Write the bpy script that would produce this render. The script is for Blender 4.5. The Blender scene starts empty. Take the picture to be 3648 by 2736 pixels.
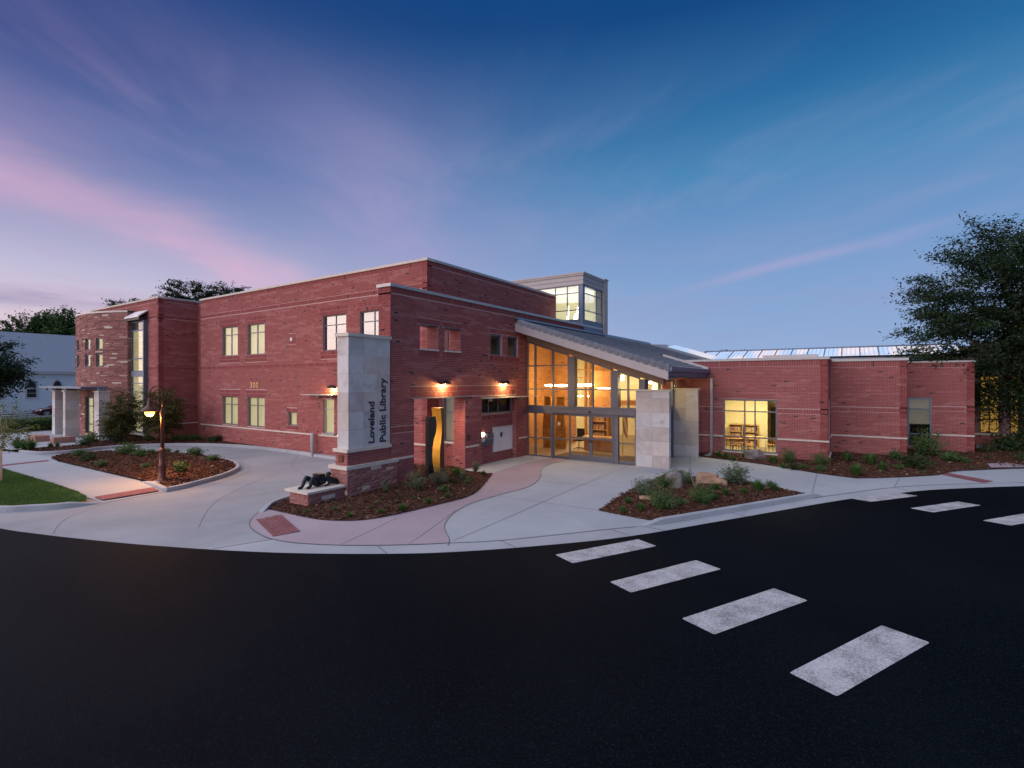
# Library at dusk: brick building, sign pillar, entrance pavilion, loop drive, crosswalk.
import bpy, math, random
import numpy as np
from mathutils import Vector, Matrix, noise as mnoise
from mathutils.geometry import delaunay_2d_cdt

sc = bpy.context.scene
R = math.radians
PI = math.pi

# ------------------------------------------------------------------ camera
YAW = 33.7
cam_d = bpy.data.cameras.new('camera')
cam = bpy.data.objects.new('camera', cam_d)
sc.collection.objects.link(cam)
cam.location = (0, 0, 3.8)
cam.rotation_euler = (R(90), 0, R(YAW))
cam_d.sensor_width = 36
cam_d.lens = 1810 / 3648 * 36
cam_d.shift_y = -7 / 3648
cam_d.clip_start = 0.1
cam_d.clip_end = 2000
sc.camera = cam
FW = Vector((-math.sin(R(YAW)), math.cos(R(YAW)), 0))
RT = Vector((math.cos(R(YAW)), math.sin(R(YAW)), 0))

# ------------------------------------------------------------------ view
sc.view_settings.view_transform = 'Standard'
sc.view_settings.look = 'None'
sc.view_settings.exposure = 0.0
sc.view_settings.gamma = 1.0
sc.view_settings.use_curve_mapping = False
sc.render.engine = 'CYCLES'
sc.cycles.use_denoising = True
sc.cycles.denoiser = 'OPENIMAGEDENOISE'
sc.cycles.denoising_prefilter = 'ACCURATE'
sc.cycles.denoising_input_passes = 'RGB_ALBEDO_NORMAL'
sc.cycles.max_bounces = 8
sc.cycles.diffuse_bounces = 3
sc.cycles.glossy_bounces = 3
sc.cycles.transparent_max_bounces = 16
sc.cycles.sample_clamp_indirect = 4.0
sc.cycles.caustics_reflective = False
sc.cycles.caustics_refractive = False

# ------------------------------------------------------------------ node helpers
class X:
    """a socket that can be combined with arithmetic; every operation adds a Math node"""
    def __init__(s, nt, so): s.nt, s.so = nt, so
    def _op(s, op, *o, clamp=False):
        n = s.nt.nodes.new('ShaderNodeMath'); n.operation = op; n.use_clamp = clamp
        for k, v in enumerate((s,) + o):
            if isinstance(v, X): s.nt.links.new(v.so, n.inputs[k])
            else: n.inputs[k].default_value = v
        return X(s.nt, n.outputs[0])
    def __add__(s, o): return s._op('ADD', o)
    def __sub__(s, o): return s._op('SUBTRACT', o)
    def __mul__(s, o): return s._op('MULTIPLY', o)
    def __truediv__(s, o): return s._op('DIVIDE', o)
    def __pow__(s, o): return s._op('POWER', o)
    def mx(s, o): return s._op('MAXIMUM', o)
    def mn(s, o): return s._op('MINIMUM', o)
    def clamp(s): return s._op('ADD', 0.0, clamp=True)
    def ab(s): return s._op('ABSOLUTE')
    def sqrt(s): return s._op('SQRT')
    def gauss(s, c, w):
        d = (s - c) / w
        return X(s.nt, (d * d * -1.0)._op('EXPONENT').so)
    def sstep(s, a, b):
        n = s.nt.nodes.new('ShaderNodeMapRange'); n.interpolation_type = 'SMOOTHSTEP'
        s.nt.links.new(s.so, n.inputs[0])
        n.inputs[1].default_value = a; n.inputs[2].default_value = b
        return X(s.nt, n.outputs[0])

def ramp(nt, fac, stops, interp='LINEAR'):
    n = nt.nodes.new('ShaderNodeValToRGB'); cr = n.color_ramp; cr.interpolation = interp
    while len(cr.elements) > 1: cr.elements.remove(cr.elements[-1])
    cr.elements[0].position = stops[0][0]; cr.elements[0].color = (*stops[0][1], 1)
    for p, c in stops[1:]:
        e = cr.elements.new(p); e.color = (*c, 1)
    nt.links.new(fac.so if isinstance(fac, X) else fac, n.inputs[0])
    return n.outputs[0]

def mixc(nt, fac, a, b, blend='MIX'):
    n = nt.nodes.new('ShaderNodeMix'); n.data_type = 'RGBA'; n.blend_type = blend
    for so, v in ((n.inputs[0], fac), (n.inputs[6], a), (n.inputs[7], b)):
        if isinstance(v, X): nt.links.new(v.so, so)
        elif isinstance(v, bpy.types.NodeSocket): nt.links.new(v, so)
        elif isinstance(v, (int, float)): so.default_value = v
        else: so.default_value = (*v, 1)
    return n.outputs[2]

def noise_tex(nt, vec, scale=5, detail=3, rough=0.55, dim='3D'):
    n = nt.nodes.new('ShaderNodeTexNoise'); n.noise_dimensions = dim
    n.inputs['Scale'].default_value = scale; n.inputs['Detail'].default_value = detail
    n.inputs['Roughness'].default_value = rough
    if vec is not None: nt.links.new(vec, n.inputs['Vector'])
    return X(nt, n.outputs['Fac'])

def comb(nt, x, y, z):
    n = nt.nodes.new('ShaderNodeCombineXYZ')
    for k, v in enumerate((x, y, z)):
        if isinstance(v, X): nt.links.new(v.so, n.inputs[k])
        else: n.inputs[k].default_value = v
    return n.outputs[0]

# ------------------------------------------------------------------ world: clear dusk sky with pink streaks
SUN_AZ_LEFT = 108.0      # degrees left of the view direction: the sunset is behind the left shoulder
SUN_EL = 36.0
_a = R(90 + YAW + SUN_AZ_LEFT)
SUN_H = Vector((math.cos(_a), math.sin(_a), 0))
SUN_DIR = (SUN_H * math.cos(R(SUN_EL)) + Vector((0, 0, math.sin(R(SUN_EL))))).normalized()

w = bpy.data.worlds.new('World'); sc.world = w; w.use_nodes = True
nt = w.node_tree; nt.nodes.clear()
tc = nt.nodes.new('ShaderNodeTexCoord')
sep = nt.nodes.new('ShaderNodeSeparateXYZ'); nt.links.new(tc.outputs['Generated'], sep.inputs[0])
dx, dy, dz = (X(nt, sep.outputs[k]) for k in range(3))
hl = (dx * dx + dy * dy).sqrt().mx(0.001)
t_sun = (dx * SUN_H.x + dy * SUN_H.y) / hl           # 1 towards the sunset, -1 away from it
s_el = dz.mx(0.0)
zc = dz.mx(0.035)
cu = (dx * RT.x + dy * RT.y) / zc                     # position on a flat cloud layer
cv = (dx * FW.x + dy * FW.y) / zc
right = ramp(nt, s_el, [(0, (.30, .43, .68)), (.08, (.265, .395, .66)), (.18, (.205, .35, .62)), (.27, (.13, .29, .56)),
                        (.36, (.055, .235, .47)), (.46, (.012, .135, .34)), (.57, (.001, .060, .22)), (1, (.002, .04, .17))])
left = ramp(nt, s_el, [(0, (.80, .60, .68)), (.10, (.74, .60, .70)), (.17, (.53, .50, .68)), (.25, (.31, .32, .54)),
                       (.34, (.135, .17, .40)), (.45, (.045, .075, .26)), (.60, (.008, .05, .2)), (1, (.008, .04, .16))])
sunset = ramp(nt, s_el, [(0, (2.3, 1.25, .85)), (.10, (2.5, 1.75, 1.45)), (.22, (1.7, 1.35, 1.35)), (.4, (.8, .7, .9)),
                         (.65, (.2, .22, .45)), (1, (.01, .05, .2))])
base = mixc(nt, t_sun.sstep(-.75, .62), right, left)
base = mixc(nt, t_sun.sstep(.45, .98), base, sunset)
# broad streaks of thin cloud, all running away from the camera
wp = noise_tex(nt, comb(nt, cu * .35, cv * .25, 6.2), 1.0, 3, .5) - .5
wq = noise_tex(nt, comb(nt, cu * .3, cv * .3, 2.2), 1.0, 3, .5) - .5
n1 = noise_tex(nt, comb(nt, cu * 0.42 + wp * 1.6, cv * 0.20 + wq * 1.4, 3.7), 1.0, 5, .52).sstep(.40, .72)
n2 = noise_tex(nt, comb(nt, cu * 1.1 + cv * .2 + wp * 2.0, cv * 0.35 + wq * 1.8, 9.1), 1.0, 4, .55).sstep(.45, .8)
pink = mixc(nt, t_sun.sstep(-.6, .45), (.30, .34, .57), (.52, .36, .55))
fade = s_el.sstep(.02, .16) * (s_el.sstep(.28, .60) * -.97 + 1.0)
n3 = noise_tex(nt, comb(nt, cu * 2.6 + cv * .5 + wp * 3.0, cv * 0.8 + wq * 3.0, 14.5), 1.0, 5, .6).sstep(.48, .78)
c = mixc(nt, n1 * fade * .36, base, pink)
c = mixc(nt, n2 * fade * .26, c, pink)
c = mixc(nt, n3 * fade * .24, c, pink)
# the strong rose band on the left and the thin one on the right
wob = noise_tex(nt, comb(nt, cu * .5 + wp, cv * .5 + wq, 1.3), 1.0, 4, .6) - .5
b1 = (cu + wob * 1.5 + n2 * .25).gauss(-2.35, .42) * s_el.sstep(.06, .17) * (s_el.sstep(.36, .5) * -1.0 + 1.0)
c = mixc(nt, b1 * (n2 * .4 + .42), c, (.78, .46, .62))
b2 = (cu + cv * .33 + wob * .55).gauss(3.70, .16) * cv.gauss(4.3, 1.0)
c = mixc(nt, b2 * (n2 * .5 + .38), c, (.50, .40, .64))
b3 = (cu + cv * .05 + wob * .8).gauss(-.55, .42) * s_el.sstep(.12, .3) * (s_el.sstep(.40, .56) * -1.0 + 1.0)
c = mixc(nt, b3 * .28, c, (.44, .36, .62))
# flat grey-violet cloud low in the west
az = X(nt, (dx * RT.x + dy * RT.y)._op('ARCTAN2', dx * FW.x + dy * FW.y).so)
lc = noise_tex(nt, comb(nt, az * 9.0, dz * 60.0, 4.4), 1.0, 4, .55) - .5
low = (dz + lc * .035).gauss(.118, .0135) * (az + lc * .3).gauss(-.86, .17)
c = mixc(nt, low.mn(1.0) * .8, c, (.30, .29, .46))
# below the horizon: dull ground bounce
c = mixc(nt, dz.sstep(-.02, 0.0), (.10, .10, .13), c)
sky = nt.nodes.new('ShaderNodeTexSky'); sky.sky_type = 'NISHITA'; sky.sun_disc = False
sky.sun_elevation = R(2.0)
sky.sun_rotation = math.atan2(SUN_H.x, SUN_H.y)
sky.altitude = 1500; sky.air_density = 1.0; sky.dust_density = 1.5
bg1 = nt.nodes.new('ShaderNodeBackground'); nt.links.new(c, bg1.inputs[0]); bg1.inputs[1].default_value = 1.0
bg2 = nt.nodes.new('ShaderNodeBackground'); nt.links.new(sky.outputs[0], bg2.inputs[0]); bg2.inputs[1].default_value = 0.006
addn = nt.nodes.new('ShaderNodeAddShader'); wo = nt.nodes.new('ShaderNodeOutputWorld')
nt.links.new(bg1.outputs[0], addn.inputs[0]); nt.links.new(bg2.outputs[0], addn.inputs[1])
nt.links.new(addn.outputs[0], wo.inputs[0])

# ------------------------------------------------------------------ sun: the afterglow, low and soft
sd = bpy.data.lights.new('sun', 'SUN'); sd.energy = 2.7; sd.angle = R(120); sd.color = (.93, .92, 1.0)
so = bpy.data.objects.new('sun', sd); sc.collection.objects.link(so)
so.rotation_euler = (-SUN_DIR).to_track_quat('-Z', 'Y').to_euler()
so.location = SUN_DIR * 60

# ------------------------------------------------------------------ object helpers
COL = sc.collection
rng = random.Random(7)
nrg = np.random.default_rng(11)

def tag(o, label=None, cat=None, group=None, kind=None):
    if label: o['label'] = label
    if cat: o['category'] = cat
    if group: o['group'] = group
    if kind: o['kind'] = kind
    return o

def link(o, parent=None):
    COL.objects.link(o)
    if parent is not None: o.parent = parent
    return o

def empty(name, loc=(0, 0, 0), rz=0, parent=None):
    o = bpy.data.objects.new(name, None); o.empty_display_size = .2
    link(o, parent); o.location = loc; o.rotation_euler = (0, 0, rz)
    return o

class MB:
    """collects faces, then builds one mesh object"""
    def __init__(s): s.v, s.f, s.m, s.sm = [], [], [], []
    def face(s, pts, m=0, smooth=False):
        k = len(s.v); s.v += [tuple(p) for p in pts]; s.f.append(tuple(range(k, k + len(pts)))); s.m.append(m); s.sm.append(smooth)
    def box(s, x0, y0, z0, x1, y1, z1, m=0):
        k = len(s.v)
        s.v += [(x0, y0, z0), (x1, y0, z0), (x1, y1, z0), (x0, y1, z0), (x0, y0, z1), (x1, y0, z1), (x1, y1, z1), (x0, y1, z1)]
        for q in ((0, 3, 2, 1), (4, 5, 6, 7), (0, 1, 5, 4), (1, 2, 6, 5), (2, 3, 7, 6), (3, 0, 4, 7)):
            s.f.append(tuple(k + i for i in q)); s.m.append(m); s.sm.append(False)
        return s
    def hexa(s, p, m=0):
        """eight corners, bottom ring then top ring"""
        k = len(s.v); s.v += [tuple(q) for q in p]
        for q in ((0, 3, 2, 1), (4, 5, 6, 7), (0, 1, 5, 4), (1, 2, 6, 5), (2, 3, 7, 6), (3, 0, 4, 7)):
            s.f.append(tuple(k + i for i in q)); s.m.append(m); s.sm.append(False)
        return s
    def prism(s, pts, fn0, fn1, m=0):
        """polygon swept between two placements of its 2D points"""
        n = len(pts); k = len(s.v)
        s.v += [tuple(fn0(*p)) for p in pts] + [tuple(fn1(*p)) for p in pts]
        s.f.append(tuple(range(k, k + n))[::-1]); s.m.append(m); s.sm.append(False)
        s.f.append(tuple(range(k + n, k + 2 * n))); s.m.append(m); s.sm.append(False)
        for i in range(n):
            j = (i + 1) % n
            s.f.append((k + i, k + j, k + n + j, k + n + i)); s.m.append(m); s.sm.append(False)
        return s
    def tube(s, path, rad, n=8, m=0, cap=True, smooth=True):
        path = [Vector(p) for p in path]; k = len(s.v)
        if isinstance(rad, (int, float)): rad = [rad] * len(path)
        up = Vector((0, 0, 1)); prev = None
        for i, p in enumerate(path):
            a = path[max(i - 1, 0)]; b = path[min(i + 1, len(path) - 1)]
            d = (b - a).normalized()
            if prev is None:
                u = d.cross(up if abs(d.z) < .95 else Vector((1, 0, 0))).normalized()
            else:
                u = (prev - d * prev.dot(d)).normalized()
            prev = u; vv = d.cross(u)
            for j in range(n):
                t = 2 * PI * j / n
                s.v.append(tuple(p + (u * math.cos(t) + vv * math.sin(t)) * rad[i]))
        for i in range(len(path) - 1):
            for j in range(n):
                j2 = (j + 1) % n
                s.f.append((k + i * n + j, k + i * n + j2, k + (i + 1) * n + j2, k + (i + 1) * n + j)); s.m.append(m); s.sm.append(smooth)
        if cap:
            s.f.append(tuple(range(k, k + n))[::-1]); s.m.append(m); s.sm.append(False)
            s.f.append(tuple(range(k + (len(path) - 1) * n, k + len(path) * n))); s.m.append(m); s.sm.append(False)
        return s
    def lathe(s, prof, c=(0, 0, 0), n=20, m=0, smooth=True):
        """profile of (radius, height) spun about z"""
        k = len(s.v)
        for r, z in prof:
            for j in range(n):
                t = 2 * PI * j / n
                s.v.append((c[0] + r * math.cos(t), c[1] + r * math.sin(t), c[2] + z))
        for i in range(len(prof) - 1):
            for j in range(n):
                j2 = (j + 1) % n
                s.f.append((k + i * n + j, k + i * n + j2, k + (i + 1) * n + j2, k + (i + 1) * n + j)); s.m.append(m); s.sm.append(smooth)
        if prof[0][0] > 1e-4: s.f.append(tuple(range(k, k + n))[::-1]); s.m.append(m); s.sm.append(False)
        if prof[-1][0] > 1e-4:
            e = k + (len(prof) - 1) * n
            s.f.append(tuple(range(e, e + n))); s.m.append(m); s.sm.append(False)
        return s
    def mesh(s, name, mats):
        me = bpy.data.meshes.new(name); me.from_pydata(s.v, [], s.f)
        for mm in (mats if isinstance(mats, (list, tuple)) else [mats]): me.materials.append(mm)
        me.polygons.foreach_set('material_index', s.m)
        me.polygons.foreach_set('use_smooth', s.sm)
        me.update(); return me
    def build(s, name, mats, parent=None, **kw):
        o = bpy.data.objects.new(name, s.mesh(name, mats)); link(o, parent)
        return tag(o, **kw)

def np_mesh(name, verts, faces, mat, smooth=False, attr=None):
    """fast mesh from arrays; faces is (n,k)"""
    verts = np.asarray(verts, np.float32).reshape(-1, 3); faces = np.asarray(faces, np.int32)
    me = bpy.data.meshes.new(name)
    n, k = faces.shape
    me.vertices.add(len(verts)); me.vertices.foreach_set('co', verts.ravel())
    me.loops.add(n * k); me.loops.foreach_set('vertex_index', faces.ravel())
    me.polygons.add(n); me.polygons.foreach_set('loop_start', np.arange(0, n * k, k, dtype=np.int32))
    me.polygons.foreach_set('use_smooth', np.full(n, smooth))
    me.materials.append(mat)
    if attr is not None:
        a = me.attributes.new('tone', 'FLOAT', 'FACE'); a.data.foreach_set('value', np.asarray(attr, np.float32))
    me.update(calc_edges=True); me.validate()
    return me

def smooth_pts(p, n=6, closed=False):
    out = []; L = len(p); rngi = range(L if closed else L - 1)
    for i in rngi:
        if closed: a, b, c2, d = p[(i - 1) % L], p[i], p[(i + 1) % L], p[(i + 2) % L]
        else: a, b, c2, d = p[max(i - 1, 0)], p[i], p[i + 1], p[min(i + 2, L - 1)]
        for k in range(n):
            t = k / n; t2 = t * t; t3 = t2 * t
            out.append(tuple(.5 * (2 * b[q] + (c2[q] - a[q]) * t + (2 * a[q] - 5 * b[q] + 4 * c2[q] - d[q]) * t2 + (3 * b[q] - a[q] - 3 * c2[q] + d[q]) * t3) for q in range(2)))
    if not closed: out.append(tuple(p[-1][:2]))
    return out

def inside(poly, P):
    P = np.asarray(P); x, y = P[:, 0], P[:, 1]; r = np.zeros(len(P), bool); n = len(poly)
    for i in range(n):
        x1, y1 = poly[i]; x2, y2 = poly[(i + 1) % n]
        if y1 == y2: continue
        c = ((y1 > y) != (y2 > y)) & (x < (x2 - x1) * (y - y1) / (y2 - y1) + x1)
        r ^= c
    return r

def seg_dist(P, line, closed=False):
    P = np.asarray(P, float); d = np.full(len(P), 1e9); L = np.asarray(line, float)
    m = len(L) if closed else len(L) - 1
    for i in range(m):
        a = L[i]; b = L[(i + 1) % len(L)]; ab = b - a
        t = np.clip(((P - a) @ ab) / max(ab @ ab, 1e-9), 0, 1)
        d = np.minimum(d, np.hypot(*(P - a - t[:, None] * ab).T))
    return d
# ------------------------------------------------------------------ materials
M = {}
def new_mat(name, rough=.8, spec=.3, metal=0.0, color=(.5, .5, .5)):
    m = bpy.data.materials.new(name); m.use_nodes = True; M[name] = m
    t = m.node_tree; b = t.nodes['Principled BSDF']
    b.inputs['Roughness'].default_value = rough
    b.inputs['Specular IOR Level'].default_value = spec
    b.inputs['Metallic'].default_value = metal
    b.inputs['Base Color'].default_value = (*color, 1)
    return m, t, b

def pos(t):
    g = t.nodes.new('ShaderNodeNewGeometry'); return g.outputs['Position']

def scaled(t, vec, s):
    n = t.nodes.new('ShaderNodeVectorMath'); n.operation = 'MULTIPLY'
    t.links.new(vec, n.inputs[0]); n.inputs[1].default_value = s; return n.outputs[0]

def bump(t, b, h, strength=.3, dist=.01):
    n = t.nodes.new('ShaderNodeBump'); n.inputs['Strength'].default_value = strength; n.inputs['Distance'].default_value = dist
    t.links.new(h.so if isinstance(h, X) else h, n.inputs['Height']); t.links.new(n.outputs[0], b.inputs['Normal'])

def attr(t, name='tone'):
    n = t.nodes.new('ShaderNodeAttribute'); n.attribute_name = name; return X(t, n.outputs['Fac'])

def varied(name, c1, c2, scale=6, rough=.8, spec=.25, metal=0, bs=.2, bd=.005, bscale=None, stretch=None, detail=4):
    """two-colour noise mottling with matching fine relief"""
    m, t, b = new_mat(name, rough, spec, metal)
    p = pos(t)
    if stretch: p = scaled(t, p, stretch)
    n = noise_tex(t, p, scale, detail, .6)
    t.links.new(mixc(t, n.sstep(.3, .7), c1, c2), b.inputs['Base Color'])
    if bs: bump(t, b, noise_tex(t, p, bscale or scale * 5, 4, .6), bs, bd)
    return m

# brick: tone 0 burnt black .. .25-.7 reds .. 1 pale pink-buff
m, t, b = new_mat('brick', .86, .2)
tone = attr(t); p = pos(t)
fine = noise_tex(t, p, 38, 4, .7)
col = ramp(t, tone + (fine - .5) * .12, [(0, (.040, .038, .050)), (.10, (.055, .045, .055)), (.14, (.21, .064, .062)), (.35, (.30, .082, .078)),
                                         (.6, (.36, .108, .102)), (.78, (.41, .165, .150)), (1, (.47, .235, .21))])
blot = noise_tex(t, p, .55, 3, .6)
t.links.new(mixc(t, blot.sstep(.35, .75) * .20, col, (.33, .13, .12)), b.inputs['Base Color'])
bump(t, b, fine, .35, .004)
m, t, b = new_mat('brick_buff', .86, .2)
t.links.new(ramp(t, attr(t), [(0, (.20, .12, .06)), (.14, (.40, .22, .10)), (.5, (.52, .30, .13)), (1, (.62, .42, .22))]), b.inputs['Base Color'])
m, t, b = new_mat('mortar', .95, .1)
p = pos(t)
t.links.new(mixc(t, noise_tex(t, p, 3, 4, .6), (.47, .30, .285), (.57, .39, .37)), b.inputs['Base Color'])
# red sandstone strips and blocks: tone 1 is the cream stone
m, t, b = new_mat('sandstone', .88, .2)
tone = attr(t); p = pos(t)
bed = noise_tex(t, scaled(t, p, (6, 6, 60)), 1.0, 5, .65)
col = ramp(t, tone + (bed - .5) * .16, [(0, (.22, .095, .088)), (.3, (.31, .14, .125)), (.6, (.39, .185, .16)), (.86, (.46, .235, .20)), (.9, (.62, .50, .40)), (1, (.68, .58, .47))])
t.links.new(col, b.inputs['Base Color'])
bump(t, b, bed, .5, .012)
# buff flagstone panels with rusty veins
m, t, b = new_mat('flagstone', .75, .3)
tone = attr(t); p = pos(t)
oi = t.nodes.new('ShaderNodeObjectInfo')
rnd = X(t, oi.outputs['Random'])
nn = t.nodes.new('ShaderNodeVectorMath'); nn.operation = 'ADD'; t.links.new(p, nn.inputs[0]); t.links.new(comb(t, rnd * 37.0, rnd * 11.0, rnd * 23.0), nn.inputs[1])
q = nn.outputs[0]
big = noise_tex(t, q, 1.6, 5, .6); vein = noise_tex(t, q, 2.6, 6, .68)
col = ramp(t, big * .45 + rnd * .55, [(0, (.40, .39, .38)), (.2, (.52, .505, .49)), (.38, (.66, .65, .64)), (.5, (.49, .44, .41)), (.65, (.59, .54, .50)), (.8, (.67, .61, .56)), (1, (.58, .47, .40))], 'LINEAR')
col = mixc(t, vein.gauss(.60, .022) * .40 * rnd.sstep(.3, .8), col, (.46, .29, .19))
col = mixc(t, big.sstep(.62, .7) * .35, col, (.38, .38, .38))
t.links.new(col, b.inputs['Base Color'])
bump(t, b, noise_tex(t, q, 7, 6, .65), .45, .02)
varied('limestone', (.62, .56, .48), (.70, .64, .56), 4, .8, .3)
varied('coping_metal', (.42, .41, .40), (.48, .47, .46), 3, .45, .5, .3, bs=.05)
# concrete: broom finish, faint stains and wheel darkening
def concrete(name, c1, c2, stain, st=.35):
    m, t, b = new_mat(name, .82, .25)
    p = pos(t)
    n = noise_tex(t, p, .35, 6, .62); f = noise_tex(t, p, 60, 3, .6); s2 = noise_tex(t, scaled(t, p, (.5, .16, 1)), 1.0, 5, .65)
    col = mixc(t, n.sstep(.3, .7), c1, c2)
    col = mixc(t, s2.sstep(.50, .75) * st, col, stain)
    col = mixc(t, (f - .5).ab() * .5, col, stain)
    rot = t.nodes.new('ShaderNodeVectorRotate'); rot.rotation_type = 'Z_AXIS'; rot.inputs['Angle'].default_value = .62; t.links.new(p, rot.inputs['Vector'])
    fl = t.nodes.new('ShaderNodeVectorMath'); fl.operation = 'FLOOR'; t.links.new(scaled(t, rot.outputs[0], (.38, .30, 0)), fl.inputs[0])
    wn = t.nodes.new('ShaderNodeTexWhiteNoise'); wn.noise_dimensions = '2D'; t.links.new(fl.outputs[0], wn.inputs['Vector'])
    col = mixc(t, X(t, wn.outputs[0]) * .28, col, tuple(q * .80 for q in c1))
    sp = noise_tex(t, p, 9, 4, .7)
    col = mixc(t, sp.sstep(.66, .72) * .25, col, stain)
    t.links.new(col, b.inputs['Base Color'])
    bump(t, b, f, .15, .003)
concrete('concrete', (.395, .425, .455), (.46, .49, .52), (.29, .305, .325))
concrete('drive_concrete', (.31, .33, .355), (.39, .41, .43), (.235, .24, .25), .55)
concrete('pink_concrete', (.385, .315, .345), (.45, .375, .41), (.29, .24, .265))
concrete('kerb_concrete', (.37, .395, .425), (.46, .48, .50), (.25, .26, .27), .5)
varied('paver', (.22, .085, .092), (.29, .12, .125), 3, .85, .2, bscale=40)
varied('joint', (.16, .165, .17), (.21, .215, .22), 3, .9, .1, bs=0)
# asphalt: near-black seal coat with aggregate
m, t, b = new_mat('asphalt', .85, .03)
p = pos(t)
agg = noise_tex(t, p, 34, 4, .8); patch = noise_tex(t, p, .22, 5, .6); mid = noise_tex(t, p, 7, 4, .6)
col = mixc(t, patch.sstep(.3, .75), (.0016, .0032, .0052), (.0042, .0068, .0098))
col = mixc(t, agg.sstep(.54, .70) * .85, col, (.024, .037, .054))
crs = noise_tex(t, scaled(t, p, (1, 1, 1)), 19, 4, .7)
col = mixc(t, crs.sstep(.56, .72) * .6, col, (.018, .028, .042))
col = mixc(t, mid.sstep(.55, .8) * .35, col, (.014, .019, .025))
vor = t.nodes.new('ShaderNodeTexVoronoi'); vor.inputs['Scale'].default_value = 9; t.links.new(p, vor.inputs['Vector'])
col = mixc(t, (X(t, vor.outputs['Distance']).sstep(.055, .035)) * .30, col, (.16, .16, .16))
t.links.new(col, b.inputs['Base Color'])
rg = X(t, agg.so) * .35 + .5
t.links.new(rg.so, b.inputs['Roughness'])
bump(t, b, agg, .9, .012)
# road paint, worn so the aggregate shows
m, t, b = new_mat('road_paint', .75, .2)
p = pos(t)
wear = noise_tex(t, p, 30, 5, .75); big = noise_tex(t, p, 2.2, 4, .6)
wfac = (wear * .75 + big * .45).sstep(.50, .74)
t.links.new(mixc(t, wfac * .75, (.56, .56, .56), (.10, .10, .105)), b.inputs['Base Color'])
bump(t, b, wear, .6, .006)
varied('ground', (.05, .075, .03), (.08, .10, .04), .6, .95, .1)
varied('grass', (.030, .085, .018), (.060, .13, .028), 2, .8, .2, bs=0)
varied('lawn_soil', (.040, .085, .024), (.06, .12, .03), 6, .95, .1)
varied('mulch', (.065, .032, .022), (.125, .060, .040), 7, .95, .1, bs=.9, bd=.03, bscale=34)
m, t, b = new_mat('chips', .9, .15)
t.links.new(ramp(t, attr(t), [(0, (.040, .020, .014)), (.5, (.115, .053, .034)), (.85, (.21, .115, .075)), (1, (.42, .29, .19))]), b.inputs['Base Color'])
# metals
varied('mullion', (.150, .150, .175), (.170, .170, .195), 2, .45, .4, .2, bs=0)
varied('door_metal', (.135, .135, .16), (.155, .155, .18), 2, .42, .45, .25, bs=0)
varied('fascia', (.44, .395, .385), (.47, .425, .415), 2, .55, .3, bs=.03)
varied('steel_blue', (.13, .17, .24), (.15, .19, .26), 2, .45, .4, .3, bs=0)
varied('flashing', (.20, .24, .30), (.24, .28, .34), 3, .4, .5, .5, bs=.05)
varied('dark_metal', (.030, .026, .027), (.045, .04, .04), 4, .5, .4, .3, bs=0)
varied('post_brown', (.085, .030, .022), (.115, .042, .030), 5, .5, .4, .1, bs=.1)
varied('white_metal', (.72, .70, .72), (.78, .76, .78), 3, .4, .4, bs=0)
varied('galvanised', (.35, .36, .38), (.45, .46, .48), 8, .4, .5, .6, bs=.05)
varied('soffit', (.30, .21, .15), (.36, .26, .19), 3, .7, .3, stretch=(8, 1, 1))
varied('roof_tile', (.23, .235, .255), (.32, .325, .34), 5, .85, .2, bscale=30)
varied('roof_flat', (.14, .14, .145), (.18, .18, .185), 2, .95, .1)
varied('shingle_brown', (.13, .10, .085), (.22, .175, .15), 5, .95, .1, stretch=(1, 1, 6), bs=.6, bd=.03, bscale=9)
varied('granite_black', (.010, .011, .013), (.022, .024, .028), 60, .22, .5, bs=0)
varied('granite_edge', (.20, .19, .20), (.28, .27, .28), 40, .7, .3)
varied('gold', (.62, .31, .03), (.74, .40, .05), 5, .42, .5, .75, bs=.08, bscale=8)
varied('bronze_side', (.10, .045, .028), (.15, .07, .04), 6, .5, .4, .4, bs=.1)
varied('bronze', (.018, .024, .030), (.045, .055, .06), 9, .42, .5, .75, bs=.25, bd=.01, bscale=25)
varied('boulder', (.34, .20, .12), (.46, .31, .21), 3, .9, .2, bs=.7, bd=.05, bscale=7)
varied('boulder_grey', (.17, .155, .15), (.30, .26, .24), 4, .9, .2, bs=.7, bd=.05, bscale=9)
varied('bark', (.060, .042, .030), (.11, .08, .06), 5, .95, .1, stretch=(1, 1, .2), bs=.7, bd=.02, bscale=14)
varied('bark_pale', (.42, .40, .36), (.55, .52, .48), 8, .9, .15, bs=.3)
varied('stem', (.12, .11, .05), (.18, .15, .08), 5, .9, .1, bs=0)
varied('dry_stem', (.40, .32, .22), (.50, .42, .30), 5, .9, .1, bs=0)
varied('clapboard', (.80, .84, .88), (.86, .89, .92), 2, .6, .3, stretch=(.2, .2, 1), bs=0)
varied('shingle_blue', (.27, .32, .38), (.36, .41, .47), 6, .9, .15, stretch=(1, 1, 4), bs=.5, bd=.02, bscale=12)
varied('trim_white', (.62, .56, .52), (.68, .62, .58), 3, .6, .3, bs=0)
varied('car_paint', (.060, .008, .014), (.075, .010, .018), 2, .2, .6, .3, bs=0)
varied('tyre', (.012, .012, .013), (.02, .02, .021), 20, .85, .2)
varied('alloy', (.62, .63, .65), (.72, .73, .75), 6, .25, .6, .9, bs=0)
varied('wood', (.36, .17, .065), (.48, .24, .10), 4, .5, .35, stretch=(1, 1, .15), bs=.1)
varied('wood_light', (.55, .33, .15), (.65, .42, .21), 4, .5, .35, stretch=(1, .2, 1), bs=.1)
varied('carpet', (.14, .12, .11), (.18, .155, .14), 12, .95, .1)
varied('floor_tile', (.30, .25, .19), (.36, .30, .24), 2, .5, .3, bs=0)
varied('plaster', (.80, .74, .56), (.84, .78, .60), 2, .9, .2, bs=0)
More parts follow.
